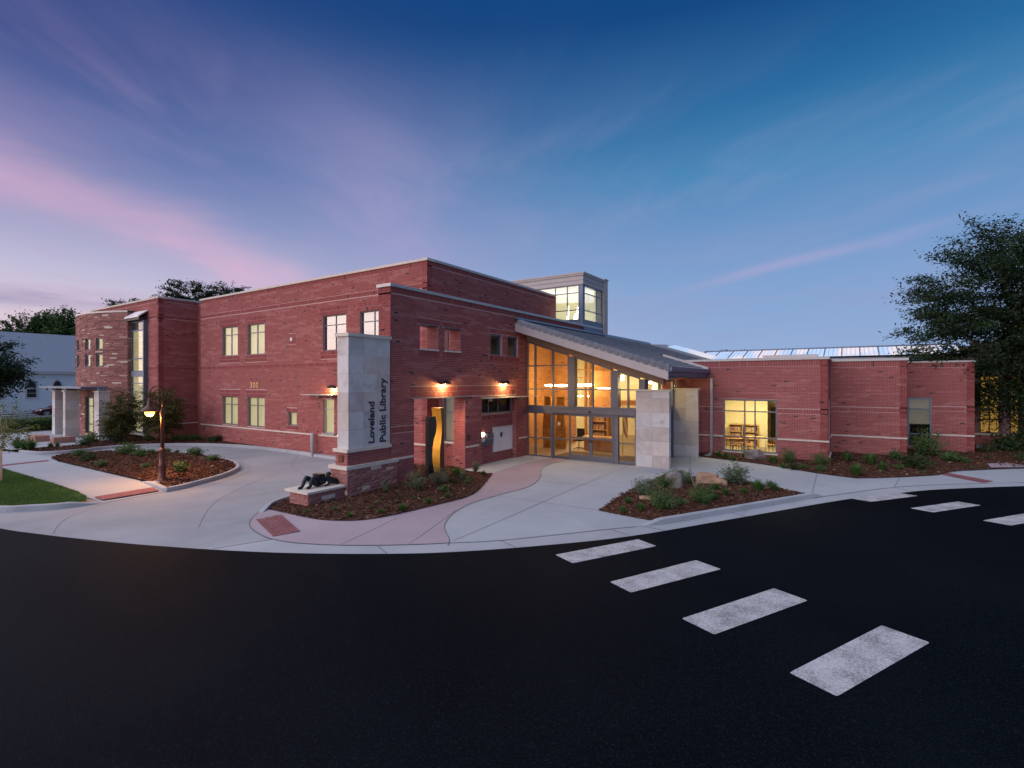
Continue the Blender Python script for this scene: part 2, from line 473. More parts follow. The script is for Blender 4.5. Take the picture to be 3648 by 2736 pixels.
varied('ceiling', (.70, .66, .54), (.75, .71, .58), 2, .9, .2, bs=0)
varied('letter', (.030, .036, .045), (.040, .046, .055), 5, .5, .3, .2, bs=0)
varied('brass', (.58, .40, .20), (.66, .46, .25), 6, .35, .5, .7, bs=0)
varied('board_white', (.62, .63, .66), (.70, .71, .74), 8, .5, .4, bs=.1)
varied('flag_cloth', (.50, .28, .16), (.60, .40, .26), 9, .9, .1, bs=0)
varied('flag_red', (.40, .05, .035), (.46, .07, .05), 9, .9, .1, bs=0)
varied('book', (.20, .08, .05), (.55, .42, .28), 14, .8, .2, stretch=(1, 1, .05), bs=0)
varied('plastic_dark', (.02, .02, .022), (.035, .035, .037), 8, .5, .3, bs=0)
varied('relief_gold', (.34, .17, .03), (.52, .30, .07), 5, .5, .4, .3, bs=.8, bd=.06, bscale=4)
varied('sand_bench', (.37, .19, .155), (.47, .26, .20), 4, .9, .2, bs=.5, bd=.02, bscale=18)

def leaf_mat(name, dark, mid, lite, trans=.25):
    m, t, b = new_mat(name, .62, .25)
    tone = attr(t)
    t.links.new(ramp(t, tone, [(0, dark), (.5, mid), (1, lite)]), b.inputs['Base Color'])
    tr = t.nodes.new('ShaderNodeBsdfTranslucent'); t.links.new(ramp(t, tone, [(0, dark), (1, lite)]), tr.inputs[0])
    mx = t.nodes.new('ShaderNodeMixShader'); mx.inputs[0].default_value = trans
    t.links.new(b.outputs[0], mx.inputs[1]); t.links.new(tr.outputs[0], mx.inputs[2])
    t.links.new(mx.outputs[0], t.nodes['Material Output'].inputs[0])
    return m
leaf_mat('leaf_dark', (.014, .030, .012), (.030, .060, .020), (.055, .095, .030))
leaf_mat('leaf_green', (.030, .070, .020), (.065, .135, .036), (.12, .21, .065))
leaf_mat('leaf_sage', (.065, .105, .070), (.12, .18, .105), (.21, .27, .17))
leaf_mat('leaf_light', (.08, .13, .03), (.14, .20, .05), (.24, .29, .10))
leaf_mat('leaf_olive', (.060, .070, .020), (.11, .12, .035), (.19, .17, .055))
leaf_mat('leaf_blue', (.020, .040, .032), (.035, .065, .05), (.06, .10, .07))
leaf_mat('blade_green', (.030, .085, .018), (.065, .16, .030), (.12, .24, .055), .15)
leaf_mat('leaf_rust', (.08, .035, .02), (.13, .06, .035), (.20, .10, .06))

def glass_mat(name, ior, tint, rough=0.0):
    m = bpy.data.materials.new(name); m.use_nodes = True; M[name] = m
    t = m.node_tree; t.nodes.clear()
    o = t.nodes.new('ShaderNodeOutputMaterial'); mx = t.nodes.new('ShaderNodeMixShader')
    f = t.nodes.new('ShaderNodeFresnel'); ge = t.nodes.new('ShaderNodeNewGeometry')
    bk = X(t, ge.outputs['Backfacing']) * (1 / ior - ior) + ior      # a thin pane: both faces reflect alike
    t.links.new(bk.so, f.inputs[0])
    tr = t.nodes.new('ShaderNodeBsdfTransparent'); tr.inputs[0].default_value = (*tint, 1)
    g = t.nodes.new('ShaderNodeBsdfGlossy'); g.inputs['Roughness'].default_value = rough
    n = noise_tex(t, pos(t), 1.1, 2, .5); bp = t.nodes.new('ShaderNodeBump'); bp.inputs['Strength'].default_value = .006; bp.inputs['Distance'].default_value = .02
    t.links.new(n.so, bp.inputs['Height']); t.links.new(bp.outputs[0], g.inputs['Normal'])
    t.links.new(f.outputs[0], mx.inputs[0]); t.links.new(tr.outputs[0], mx.inputs[1]); t.links.new(g.outputs[0], mx.inputs[2])
    t.links.new(mx.outputs[0], o.inputs[0])
glass_mat('glass', 1.28, (.95, .95, .93))
glass_mat('glass_coated', 3.6, (.45, .48, .5))
glass_mat('glass_dark', 1.6, (.30, .36, .40))

def emit_mat(name, col, strength, diffuse=(.8, .75, .6), noise_amt=.0):
    m, t, b = new_mat(name, .8, .1, 0, diffuse)
    e = b.inputs['Emission Color']
    if noise_amt:
        n = noise_tex(t, pos(t), .9, 2, .5) * .6 + noise_tex(t, scaled(t, pos(t), (14, 14, .5)), 1.0, 2, .5) * .4
        t.links.new(mixc(t, n.sstep(.25, .75), tuple(c * (1 - noise_amt) for c in col), col), e)
    else: e.default_value = (*col, 1)
    b.inputs['Emission Strength'].default_value = strength
    return m
emit_mat('blind_lit', (.98, .88, .46), .52, (.35, .33, .25), .34)
emit_mat('blind_bright', (.98, .90, .50), .60, (.4, .38, .28), .10)
emit_mat('blind_dull', (.70, .72, .58), .10, (.30, .29, .24), .2)
emit_mat('lamp_white', (1, .86, .58), 9.0)
emit_mat('lamp_globe', (1, .50, .10), 3.2)
emit_mat('lamp_cool', (.95, .98, .95), 6.0)
emit_mat('lamp_soft', (1, .82, .45), 2.2)
emit_mat('sconce_bulb', (1, .70, .28), 14.0)
emit_mat('window_glow', (1, .58, .12), .5, (.3, .2, .1), .75)
emit_mat('lantern_ceiling', (.98, .96, .88), .85, (.8, .78, .7))  # ceiling and bulkhead glow by themselves, standing in for lamplight inside the lantern
emit_mat('lantern_wall', (.86, .80, .46), .50, (.6, .56, .4))  # inner wall given its own glow so the lantern windows look lit
# translucent roof light panels, glowing faintly from the rooms below
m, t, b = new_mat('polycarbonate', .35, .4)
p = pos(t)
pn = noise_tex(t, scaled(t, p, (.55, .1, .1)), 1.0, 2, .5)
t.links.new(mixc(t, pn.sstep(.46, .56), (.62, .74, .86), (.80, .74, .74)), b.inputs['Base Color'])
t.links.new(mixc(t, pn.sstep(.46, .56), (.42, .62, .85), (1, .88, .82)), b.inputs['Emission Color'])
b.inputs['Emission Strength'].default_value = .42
# ------------------------------------------------------------------ ground, road, drive, walks
ARC0 = [(-18.39, 3.6), (-17.19, 3.92), (-15.91, 4.32), (-14.12, 4.95), (-13.11, 5.36), (-11.76, 5.94), (-10.28, 6.7), (-8.7, 7.7),
        (-7.48, 8.64), (-6.11, 10.05), (-4.55, 11.99), (-2.8, 15.0), (-0.23, 19.51), (1.39, 21.83), (2.65, 23.39), (5.26, 25.81)]
ARC = smooth_pts([(-90, 2.0), (-40, 2.0), (-28, 2.2), (-22.5, 2.75)] + ARC0 + [(8.6, 28.6), (20, 37.5), (70, 74)], 5)
GUT = smooth_pts([(-14.77, 8.7), (-14.12, 7.97), (-13.47, 7.46), (-12.83, 7.18), (-12.19, 7.04), (-11.65, 6.99), (-10.92, 7.12), (-9.95, 7.56),
                  (-9.13, 8.09), (-8.37, 8.68), (-7.89, 9.12), (-6.96, 9.98), (-5.52, 11.83), (-5.15, 12.32), (-4.53, 13.07), (-4.03, 13.74),
                  (-2.89, 15.85), (-1.0, 19.28), (-0.25, 20.5), (1.26, 22.8), (2.77, 24.42), (4.32, 25.75), (5.43, 26.66), (8.0, 29.0), (16, 35.4)], 4)

def gz(P):
    """height of the paved ground: flush at the gutter, rising to 0.15 at the doors"""
    P = np.asarray(P, float).reshape(-1, 2)
    d = seg_dist(P, GUT)
    t = np.clip((d - .15) / 5.5, 0, 1); g = .142 * t * t * (3 - 2 * t)
    return g
def g1(x, y): return float(gz([(x, y)])[0])

def sheet(name, poly, mat, zf, step=.6, smooth=True, parent=None, extra=None):
    poly = [tuple(map(float, p[:2])) for p in poly]
    x0, x1 = min(p[0] for p in poly), max(p[0] for p in poly); y0, y1 = min(p[1] for p in poly), max(p[1] for p in poly)
    pts = list(poly)
    if step:
        gx, gy = np.meshgrid(np.arange(x0 + step / 2, x1, step), np.arange(y0 + step / 2, y1, step))
        Q = np.c_[gx.ravel(), gy.ravel()] + nrg.uniform(-.15, .15, (gx.size, 2)) * step
        Q = Q[inside(poly, Q)]
        if len(Q): Q = Q[seg_dist(Q, poly, True) > step * .35]
        pts += [tuple(q) for q in Q]
    n = len(poly)
    r = delaunay_2d_cdt([Vector(p) for p in pts], [(i, (i + 1) % n) for i in range(n)], [], 1, 1e-5)
    V = np.array([(v.x, v.y) for v in r[0]]); z = zf(V)
    F = np.array([f for f in r[2] if len(f) == 3])
    a, b2, c2 = V[F[:, 0]], V[F[:, 1]], V[F[:, 2]]
    neg = ((b2 - a)[:, 0] * (c2 - a)[:, 1] - (b2 - a)[:, 1] * (c2 - a)[:, 0]) < 0
    F[neg] = F[neg][:, ::-1]
    me = np_mesh(name, np.c_[V, z], F, mat, smooth)
    o = bpy.data.objects.new(name, me); link(o, parent)
    if parent is None: o['kind'] = 'structure'
    return o

flat = lambda z: (lambda V: np.full(len(V), z))
def strip(name, path, w, mat, zf, parent=None, side=0):
    """a thin ribbon along a path (joints, edges)"""
    P = np.array(path, float); d = np.gradient(P, axis=0); d /= np.maximum(np.hypot(*d.T)[:, None], 1e-9); nn = np.c_[-d[:, 1], d[:, 0]]
    a = P + nn * (w * (.5 + side * .5)); b = P - nn * (w * (.5 - side * .5))
    V = np.r_[np.c_[a, zf(a)], np.c_[b, zf(b)]]; k = len(P)
    F = np.array([(i, i + k, i + k + 1, i + 1) for i in range(k - 1)])
    return link(bpy.data.objects.new(name, np_mesh(name, V, F, mat)), parent)

o = MB(); o.face([(-700, -700, -.06), (700, -700, -.06), (700, 700, -.06), (-700, 700, -.06)])
o.build('ground', M['ground'], kind='structure')
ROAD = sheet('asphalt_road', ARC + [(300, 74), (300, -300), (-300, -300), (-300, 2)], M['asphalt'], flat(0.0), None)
drive_poly = [p for p in ARC if -36 < p[0] < 14] + [(14, 37), (5, 36), (-6, 27.3), (-14, 22), (-14, 18), (-36.8, 17), (-36.8, 2.1)]
DRIVE = sheet('driveway', drive_poly, M['drive_concrete'], flat(-.004), 2.5)
# gutter pan and plaza
arc_in = [p for p in ARC if p[1] > 5.7 and p[0] > -12.4 and p[0] < 9]
gut_in = [p for p in GUT if p[0] < 9]
k0 = next(i for i, p in enumerate(GUT) if p[0] > -11.66 and i > 16)
GUTTER = sheet('gutter', [(-12.36, 5.69)] + arc_in + gut_in[k0:][::-1], M['kerb_concrete'], flat(.004), None)
plaza_poly = gut_in + [(9, 33), (6, 34), (2.3, 34.2), (2.3, 31), (-.8, 31), (-.8, 27.4), (-7, 27.4), (-7.5, 21.45), (-13.6, 21.45), (-13.9, 16.2), (-13.6, 12.6), (-13.7, 10.4)]
PLAZA = sheet('plaza', plaza_poly, M['concrete'], lambda V: gz(V) + .008, .7)
pink_front = smooth_pts([(-7.77, 8.97), (-8.05, 9.35), (-8.7, 9.91), (-9.09, 10.44), (-9.43, 11.19), (-9.62, 12.2), (-9.5, 13.6), (-9.36, 15.2), (-9.9, 16.8),
                         (-10.45, 17.75), (-10.92, 18.75), (-11.12, 19.8), (-11.05, 21.42)], 5)
pink_back = smooth_pts([(-12.0, 21.42), (-12.12, 19.4), (-12.0, 17.6), (-11.84, 16.36)], 4)
BED2_FRONT = smooth_pts([(-14.55, 8.55), (-13.35, 8.57), (-12.23, 8.6), (-11.48, 8.85), (-11.0, 9.25), (-10.67, 9.96), (-10.37, 11.34), (-10.19, 12.44),
                         (-10.31, 13.31), (-10.89, 14.55), (-11.84, 16.36)], 5)
gk = [p for p in GUT if p[0] < -7.8][::-1]
PINK = sheet('pink_walk', pink_front + pink_back[:-1] + BED2_FRONT[::-1] + gk[::-1][1:], M['pink_concrete'], lambda V: gz(V) + .013, .6)
for nm, path in (('edge_joint', pink_front), ('edge_joint', [p for p in GUT if p[0] < -4.6]), ('edge_joint', [p for p in GUT if p[0] > -1.1 and p[0] < 9])):
    strip(nm, path, .022, M['joint'], lambda V: gz(V) + .018, PLAZA)
for a, b2 in (((-11.6, 7.0), (-12.1, 5.84)), ((-9.1, 8.05), (-8.55, 7.82)), ((-6.96, 9.95), (-6.4, 9.75)), ((-5.15, 12.3), (-4.55, 12.05)), ((-4.62, 13.05), (-3.95, 12.95)),
              ((1.3, 22.75), (1.85, 22.4)), ((-2.9, 15.8), (-2.45, 15.6))):
    strip('pan_joint', [a, b2], .025, M['joint'], lambda V: np.full(len(V), .010), GUTTER)
for a, b2 in (((-3.36, 24.94), (-4.2, 21.2)), ((-1.14, 24.12), (-1.1, 19.5)), ((1.61, 25.2), (1.3, 22.85)), ((-6.3, 20.0), (-8.2, 20.9)), ((-9.4, 13.4), (-6.2, 13.8)), ((-8.0, 21.3), (-7.9, 9.3)),
              ((-10.4, 9.9), (-9.9, 7.65)), ((-9.55, 11.4), (-8.6, 8.55)), ((-6.5, 25.4), (-5.2, 20.2)), ((-9.45, 16), (-6.1, 17))):
    strip('control_joint', [(a[0] + (b2[0] - a[0]) * t / 12, a[1] + (b2[1] - a[1]) * t / 12) for t in range(13)], .014, M['joint'], lambda V: gz(V) + .0175, PLAZA)
for path in ([(-14.2, 6.5), (-17.2, 8.6), (-20.4, 12.8)], [(-17.2, 8.6), (-17.6, 12.0), (-19.0, 15.4)], [(-20.3, 7.2), (-18.3, 5.0), (-16.6, 4.2)], [(-19.3, 8.2), (-19.6, 9.3), (-20.4, 10.75), (-21.6, 11.95), (-22.9, 12.6), (-24.4, 13.0)],
             [(-24, 15.9), (-21, 13.6), (-17.6, 12.2)], [(-34.2, 9), (-32.2, 13.6), (-27, 15.3)]):
    strip('drive_joint', smooth_pts(path, 8), .011, M['joint'], flat(.003), DRIVE)

# crosswalk bars, painted on the road
for q in ([(-5.41, 9.82), (-4.28, 11.9), (-3.74, 11.64), (-4.85, 9.56)], [(-3.81, 9.06), (-2.75, 11.19), (-2.19, 10.93), (-3.3, 8.81)],
          [(-2.26, 8.3), (-1.18, 10.46), (-.62, 10.2), (-1.71, 8.04)], [(-.67, 7.53), (.4, 9.8), (.96, 9.54), (-.14, 7.28)],
          [(.0, 19.93), (1.36, 21.85), (1.86, 21.6), (.52, 19.7)], [(1.48, 19.37), (2.83, 21.3), (3.34, 21.04), (2.0, 19.12)], [(3.0, 18.75), (4.36, 20.7), (4.88, 20.45), (3.52, 18.5)]):
    c4 = []
    for i in range(4):
        p0 = Vector(q[i]); pa = Vector(q[i - 1]); pb = Vector(q[(i + 1) % 4])
        c4 += [tuple(p0 + (pa - p0).normalized() * .035), tuple(p0 + ((pa - p0).normalized() + (pb - p0).normalized()) * .008), tuple(p0 + (pb - p0).normalized() * .035)]
    sheet('crosswalk_stripe', c4, M['road_paint'], flat(.0045), None, parent=ROAD)

# kerbs: sections with open joints
def kerb(path, w=.15, h0=0.0, h1=.15, L=2.6, taper=(0, 0), name='kerb'):
    root = empty(name); tag(root, kind='structure')
    P = np.array(path, float); seg = np.hypot(*np.diff(P, axis=0).T); S = np.r_[0, np.cumsum(seg)]; T = S[-1]
    nsec = max(1, round(T / L))
    for k in range(nsec):
        a, b2 = T * k / nsec + .006, T * (k + 1) / nsec - .006
        ss = np.unique(np.r_[a, S[(S > a) & (S < b2)], b2])
        px = np.interp(ss, S, P[:, 0]); py = np.interp(ss, S, P[:, 1])
        q = np.c_[px, py]; d = np.gradient(q, axis=0) if len(q) > 2 else np.repeat((q[1] - q[0])[None], 2, 0)
        d /= np.hypot(*d.T)[:, None]; nn = np.c_[-d[:, 1], d[:, 0]]
        hh = np.full(len(ss), h1)
        if taper[0]: hh = np.minimum(hh, h0 + .012 + (h1 - h0) * np.clip(ss / taper[0], 0, 1))
        if taper[1]: hh = np.minimum(hh, h0 + .012 + (h1 - h0) * np.clip((T - ss) / taper[1], 0, 1))
        ring = [(0, -.05), (.012, 1), (.03, 2), (w - .015, 3), (w, 4), (w, -.05)]
        rows = []
        for off, kind in ((-.01, 0), (.0, 1), (.025, 2), (w - .01, 2), (w, 1), (w, 0)):
            z = np.full(len(ss), -.06) if kind == 0 else (hh - .02 if kind == 1 else hh)
            rows.append(np.c_[q + nn * off, z])
        V = np.concatenate(rows); n = len(ss); F = []
        for r in range(5):
            F += [(r * n + i, r * n + i + 1, (r + 1) * n + i + 1, (r + 1) * n + i) for i in range(n - 1)]
        F += [(0, n, 2 * n, 2 * n), (2 * n, 3 * n, 4 * n, 4 * n), (0, 2 * n, 3 * n, 5 * n), ] if False else []
        mb = MB(); mb.v = [tuple(v) for v in V]
        for f in F: mb.f.append(f); mb.m.append(0); mb.sm.append(False)
        for e in (0, n - 1):
            mb.f.append(tuple(r * n + e for r in range(6))); mb.m.append(0); mb.sm.append(False)
        mb.build('kerb_section', M['kerb_concrete'], root)
    return root

BED3_KERB = smooth_pts([(-4.53, 13.05), (-4.03, 13.78), (-2.89, 15.85), (-1.9, 17.7), (-1.0, 19.35), (-.75, 19.8)], 6)
kerb(BED3_KERB, taper=(.6, .5), name='planter_kerb')
ISLAND_KERB = smooth_pts([(-22.45, 8.17), (-21.0, 8.05), (-19.8, 7.92)], 4) + smooth_pts([(-19.66, 7.98), (-19.75, 8.5), (-19.98, 9.0), (-20.78, 10.48), (-21.82, 11.6), (-22.9, 12.2), (-24.2, 12.6),
                 (-25.74, 12.75), (-27.4, 12.75), (-28.9, 12.5), (-30.3, 12.1), (-32.0, 11.4), (-33.0, 10.5), (-33.3, 9.4), (-33.1, 8.4)], 5)
kerb(ISLAND_KERB, taper=(1.0, .5), name='island_kerb')
BACK_KERB = smooth_pts([(-37.2, 8.0), (-35.6, 8.3), (-34.95, 9.0), (-34.9, 10.2), (-35.2, 11.3), (-34.6, 12.8), (-33.6, 14.0), (-31.8, 15.05), (-29.8, 15.7), (-28.0, 15.95), (-25, 16.02), (-23.2, 16.02)], 5)
kerb(BACK_KERB, name='drive_kerb')
kerb([(-22.8, 15.9), (-20, 15.9), (-17, 15.9), (-14.2, 15.9)], w=.3, h1=.12, name='wall_kerb')
LAWN_KERB = smooth_pts([(-46, 3.3), (-30, 3.3), (-25, 3.4), (-22.2, 3.62), (-20.74, 4.06), (-20.2, 4.6), (-19.8, 5.09), (-19.59, 5.68), (-19.5, 6.09)], 5)
kerb(LAWN_KERB, taper=(0, .8), name='lawn_kerb')
BED2_KERB = smooth_pts([(-14.35, 10.6), (-15.0, 10.2), (-15.18, 9.65), (-14.95, 8.98), (-14.62, 8.55), (-14.3, 8.15)], 5)
kerb(BED2_KERB, w=.15, h1=.13, taper=(0, .7), name='bed_kerb')

# walk between lawn and island, ramps with red truncated-dome strips
walk_poly = [(-36.6, 6.25), (-31.5, 6.1), (-27.4, 6.15), (-25.3, 6.2), (-22.0, 6.25), (-21, 6.1), (-20.4, 6.15), (-19.55, 6.15), (-19.75, 7.95), (-22.45, 8.2), (-31.1, 8.05), (-33, 8.4), (-36.6, 8.0)]
WALK = sheet('walk', walk_poly, M['concrete'], lambda V: .006 + .05 * np.clip((-20.2 - V[:, 0]) / 2, 0, 1), .8)
for q in ([(-20.63, 6.26), (-20.75, 7.97), (-19.93, 7.87), (-19.85, 6.24)], [(-31.9, 6.2), (-32.1, 7.9), (-31.6, 7.9), (-31.4, 6.2)]):
    sheet('dome_strip', q, M['paver'], lambda V: np.full(len(V), .062 if V[0, 0] < -25 else .045), .4, parent=WALK)
sheet('dome_strip', [(3.0, 26.9), (3.35, 27.48), (4.55, 26.34), (4.14, 25.68)], M['paver'], lambda V: gz(V) + .016, .4, parent=PLAZA)
sheet('pink_patch', [(5.0, 29.5), (5.1, 31.3), (5.6, 31.6), (6.5, 31.0), (6.15, 30.4)], M['pink_concrete'], lambda V: gz(V) + .09, None, parent=PLAZA)
sheet('far_ramp', [(-38.6, 7.0), (-38.3, 7.75), (-36.7, 8.05), (-35.3, 7.6), (-35.5, 6.9)], M['concrete'], flat(.03), None)
# brick paver square in the pink walk: each paver a piece
pv = empty('paver_panel'); tag(pv, kind='structure')
qa, qb, qc, qd = (Vector(p) for p in ((-13.62, 7.72), (-13.54, 8.41), (-11.58, 7.72), (-11.77, 7.1)))
sheet('paver_bed', [qa, qb, qc, qd], M['joint'], lambda V: gz(V) + .017, None, parent=pv)
nu, nv = 17, 6
for i in range(nu):
    for j in range(nv):
        if (i + j) % 2: continue
        def P2(u, v): 
            a = qa.lerp(qd, u); bq = qb.lerp(qc, u); return a.lerp(bq, v)
        horizontal = (i // 2 + j) % 2 == 0
        cells = [((i, j), (min(i + 2, nu), j + 1))] if True else []
        (u0, v0), (u1, v1) = cells[0]
        e = .055
        c4 = [P2((u0 + e) / nu, (v0 + e) / nv), P2((u1 - e) / nu, (v0 + e) / nv), P2((u1 - e) / nu, (v1 - e) / nv), P2((u0 + e) / nu, (v1 - e) / nv)]
        z = g1(*c4[0]) + .028 + rng.uniform(-.002, .002)
        mb = MB(); mb.hexa([(p.x, p.y, z - .02) for p in c4] + [(p.x, p.y, z) for p in c4]); mb.build('paver', M['paver'], pv)

# beds -----------------------------------------------------------------
def lump(V, amp=.05, f=.9, seed=0):
    return np.array([mnoise.noise(Vector((x * f + seed, y * f, seed * 3.1))) * amp + mnoise.noise(Vector((x * f * 4, y * f * 4, seed))) * amp * .35 for x, y in V])
def bed(name, poly, base, amp=.05, step=.22, mound=0, seed=1):
    def zf(V):
        d = seg_dist(V, poly, True); e = np.clip(d / .5, 0, 1)
        return base(V) + lump(V, amp, .9, seed) * e + mound * np.clip(d / 1.6, 0, 1) ** .8
    return sheet(name, poly, M['mulch'], zf, step), zf
bed2_poly = BED2_FRONT + [(-12.62, 16.14), (-13.2, 16.3), (-13.9, 16.75), (-15.2, 16.4), (-17.5, 16.3), (-17.5, 14.2), (-14.5, 13.4), (-14.3, 11)] + [(-14.9, 10.0), (-14.95, 9.4), (-14.75, 8.9)]
BED2, z_bed2 = bed('mulch_bed', bed2_poly, lambda V: gz(V) + .035, .04, .2, .05, 1)
bed3_poly = [(-6.16, 13.78), (-5.2, 13.7), (-4.42, 13.66)] + [(p[0] - .14, p[1] + .06) for p in BED3_KERB if p[1] > 14.0 and p[1] < 19.3] + [(-1.23, 19.26), (-3.28, 20.6), (-4.6, 20.4), (-6.1, 19.8), (-6.25, 17)]
BED3, z_bed3 = bed('mulch_bed', bed3_poly, lambda V: np.maximum(gz(V) + .02, .10 * np.clip((V[:, 1] - 13.7) / 1.2, 0, 1) + .02), .05, .2, .07, 2)
isl_poly = [(p[0], p[1]) for p in smooth_pts([(-33.0, 8.45), (-31, 8.06), (-22.5, 8.24), (-21.0, 8.2), (-19.95, 8.1), (-20.12, 9.0), (-20.92, 10.4), (-21.95, 11.45), (-22.98, 12.03), (-24.2, 12.43),
            (-25.74, 12.58), (-27.4, 12.58), (-28.9, 12.33), (-30.2, 11.95), (-31.9, 11.25), (-32.85, 10.4), (-33.12, 9.4)], 4, True)]
ISL, z_isl = bed('mulch_island', isl_poly, lambda V: .11 + 0 * V[:, 0], .05, .3, .16, 3)
wing_poly = [(-6.2, 25.75), (-5.35, 25.53), (-3.36, 24.94), (-1.14, 24.12), (.17, 23.95), (.9, 24.55), (1.61, 25.21), (2.88, 26.54), (3.38, 27.56), (3.87, 28.28), (5.2, 29.6), (7.5, 31.8), (9, 33.2), (9, 36.4), (5.3, 36.4),
             (5.3, 34.1), (2.1, 34.1), (2.1, 30.9), (-1.0, 30.9), (-1.0, 27.3), (-6.6, 27.3)]
WBED, z_wing = bed('mulch_border', wing_poly, lambda V: gz(V) + .03 + .05 * np.clip((V[:, 1] - 27) / 5, 0, 1.5), .05, .25, .05, 4)
back_poly = [(-37.6, 8.1), (-35.7, 8.5), (-35.12, 9.1), (-35.08, 10.2), (-35.38, 11.35), (-34.75, 12.9), (-33.7, 14.15), (-31.9, 15.2), (-29.9, 15.87), (-28.1, 16.12), (-28, 16.4), (-35.3, 16.4), (-35.3, 17), (-36.9, 17), (-36.9, 14.6), (-41.2, 14.6), (-41.2, 13.6), (-39.3, 13.0), (-39.3, 12.0), (-37.8, 10.7), (-37.9, 9.4)]
LBED, z_left = bed('mulch_border', back_poly, lambda V: .11 + 0 * V[:, 0], .04, .35, .05, 5)
sheet('side_plaza', [(-53, 7.2), (-38.2, 7.9), (-37.9, 9.3), (-37.75, 10.7), (-39.2, 12.0), (-39.3, 13.2), (-42, 14.2), (-48, 14.2), (-53, 13)], M['concrete'], flat(.09), None)
lawn_poly = smooth_pts([(-46, 3.45), (-30, 3.45), (-25, 3.55), (-22.2, 3.78), (-20.86, 4.2), (-20.35, 4.7), (-19.98, 5.17), (-19.75, 5.7), (-20.4, 5.98), (-21.3, 6.08), (-25.3, 6.1), (-29.75, 5.95), (-46, 5.9)], 4, True)
LAWN = sheet('lawn', lawn_poly, M['lawn_soil'], lambda V: .115 + lump(V, .03, .4, 6) * np.clip(seg_dist(V, lawn_poly, True) / .5, 0, 1), .5)
def lawn_z(V): return .115 + lump(V, .03, .4, 6)
# cross street in the distance, verge and far kerb
o = MB(); o.face([(-61.0, -60, -.02), (-73.6, -60, -.02), (-73.6, 120, -.02), (-61.0, 120, -.02)]); m_, t_, b_ = new_mat('old_asphalt', .85, .2); t_.links.new(mixc(t_, noise_tex(t_, pos(t_), .8, 5, .6), (.10, .10, .105), (.15, .15, .155)), b_.inputs['Base Color'])
o.build('street', M['old_asphalt'], kind='structure')
o = MB(); o.box(-74.0, -60, -.06, -73.6, 120, .1); o.build('street_kerb', M['kerb_concrete'], kind='structure')
o = MB(); o.box(-79.6, -60, -.06, -78.2, 120, .06); o.build('far_pavement', M['kerb_concrete'], kind='structure')
# ------------------------------------------------------------------ the library
LIB = empty('library_building', (-14, 22, 0))
tag(LIB, 'two-storey red brick library with glass entrance and low brick wings', 'building')
LIBM = Matrix.Translation((14, -22, 0))
def lib(o):
    """parts are modelled in world coordinates; the parent sits at the building's base"""
    o.parent = LIB; o.matrix_parent_inverse = LIBM; return o

BL, BH, BJ = .2032, .0677, .0115          # brick module and joint
_g = nrg.random((64, 64))
def vnoise(x, y):
    xi, yi = np.floor(x).astype(int), np.floor(y).astype(int); fx, fy = x - xi, y - yi
    fx = fx * fx * (3 - 2 * fx); fy = fy * fy * (3 - 2 * fy)
    q = lambda a, b: _g[a % 64, b % 64]
    return (q(xi, yi) * (1 - fx) + q(xi + 1, yi) * fx) * (1 - fy) + (q(xi, yi + 1) * (1 - fx) + q(xi + 1, yi + 1) * fx) * fy

def brick_rects(a0, a1, z0, z1, holes, soldiers):
    """running bond with soldier bands; returns rows of (a0,a1,z0,z1,is_soldier)"""
    out = []
    def solid(lo, hi, zlo, zhi, cut):
        iv = [(lo, hi)]
        for h in cut:
            if h[2] < zhi - .012 and h[3] > zlo + .012:
                nv = []
                for s, e in iv:
                    if h[1] <= s or h[0] >= e: nv.append((s, e)); continue
                    if h[0] > s: nv.append((s, h[0]))
                    if h[1] < e: nv.append((h[1], e))
                iv = nv
        return iv
    n = int(math.ceil((z1 - z0) / BH))
    for r in range(n):
        zl = z0 + r * BH; zh = min(zl + BH, z1)
        for s, e in solid(a0, a1, zl, zh, holes + [q[:4] for q in soldiers]):
            ph = (r % 2) * BL / 2
            k = math.floor((s - ph) / BL)
            while True:
                b0 = max(s, k * BL + ph); b1 = min(e, (k + 1) * BL + ph); k += 1
                if b0 >= e: break
                if b1 - b0 > .035: out.append((b0 + BJ / 2, b1 - BJ / 2, zl + BJ / 2, zh - BJ / 2, 0))
    for q in soldiers:
        for s, e in solid(max(q[0], a0), min(q[1], a1), q[2], q[3], holes):
            k = math.floor(s / BH)
            while k * BH < e:
                b0 = max(s, k * BH); b1 = min(e, (k + 1) * BH); k += 1
                if b1 - b0 > .03: out.append((b0 + BJ / 2, b1 - BJ / 2, q[2] + BJ / 2, q[3] - BJ / 2, 1))
    return np.array(out).reshape(-1, 5)

def P3(axis, c, n, a, d, z):
    a = np.asarray(a, float); d = np.broadcast_to(d, a.shape); z = np.broadcast_to(z, a.shape)
    return np.stack([a, c + n * d, z], -1) if axis == 'y' else np.stack([c + n * d, a, z], -1)

def brick_verts(axis, c, n, B, proud=.010, back=-.01):
    a0, a1, z0, z1 = B[:, 0], B[:, 1], B[:, 2], B[:, 3]
    pr = proud + nrg.uniform(-.0025, .0025, len(B))
    return np.stack([P3(axis, c, n, a0, back, z0), P3(axis, c, n, a1, back, z0), P3(axis, c, n, a1, back, z1), P3(axis, c, n, a0, back, z1),
                     P3(axis, c, n, a0, pr, z0), P3(axis, c, n, a1, pr, z0), P3(axis, c, n, a1, pr, z1), P3(axis, c, n, a0, pr, z1)], 1)
BF = np.array([(4, 5, 6, 7), (0, 1, 5, 4), (1, 2, 6, 5), (2, 3, 7, 6), (3, 0, 4, 7)])

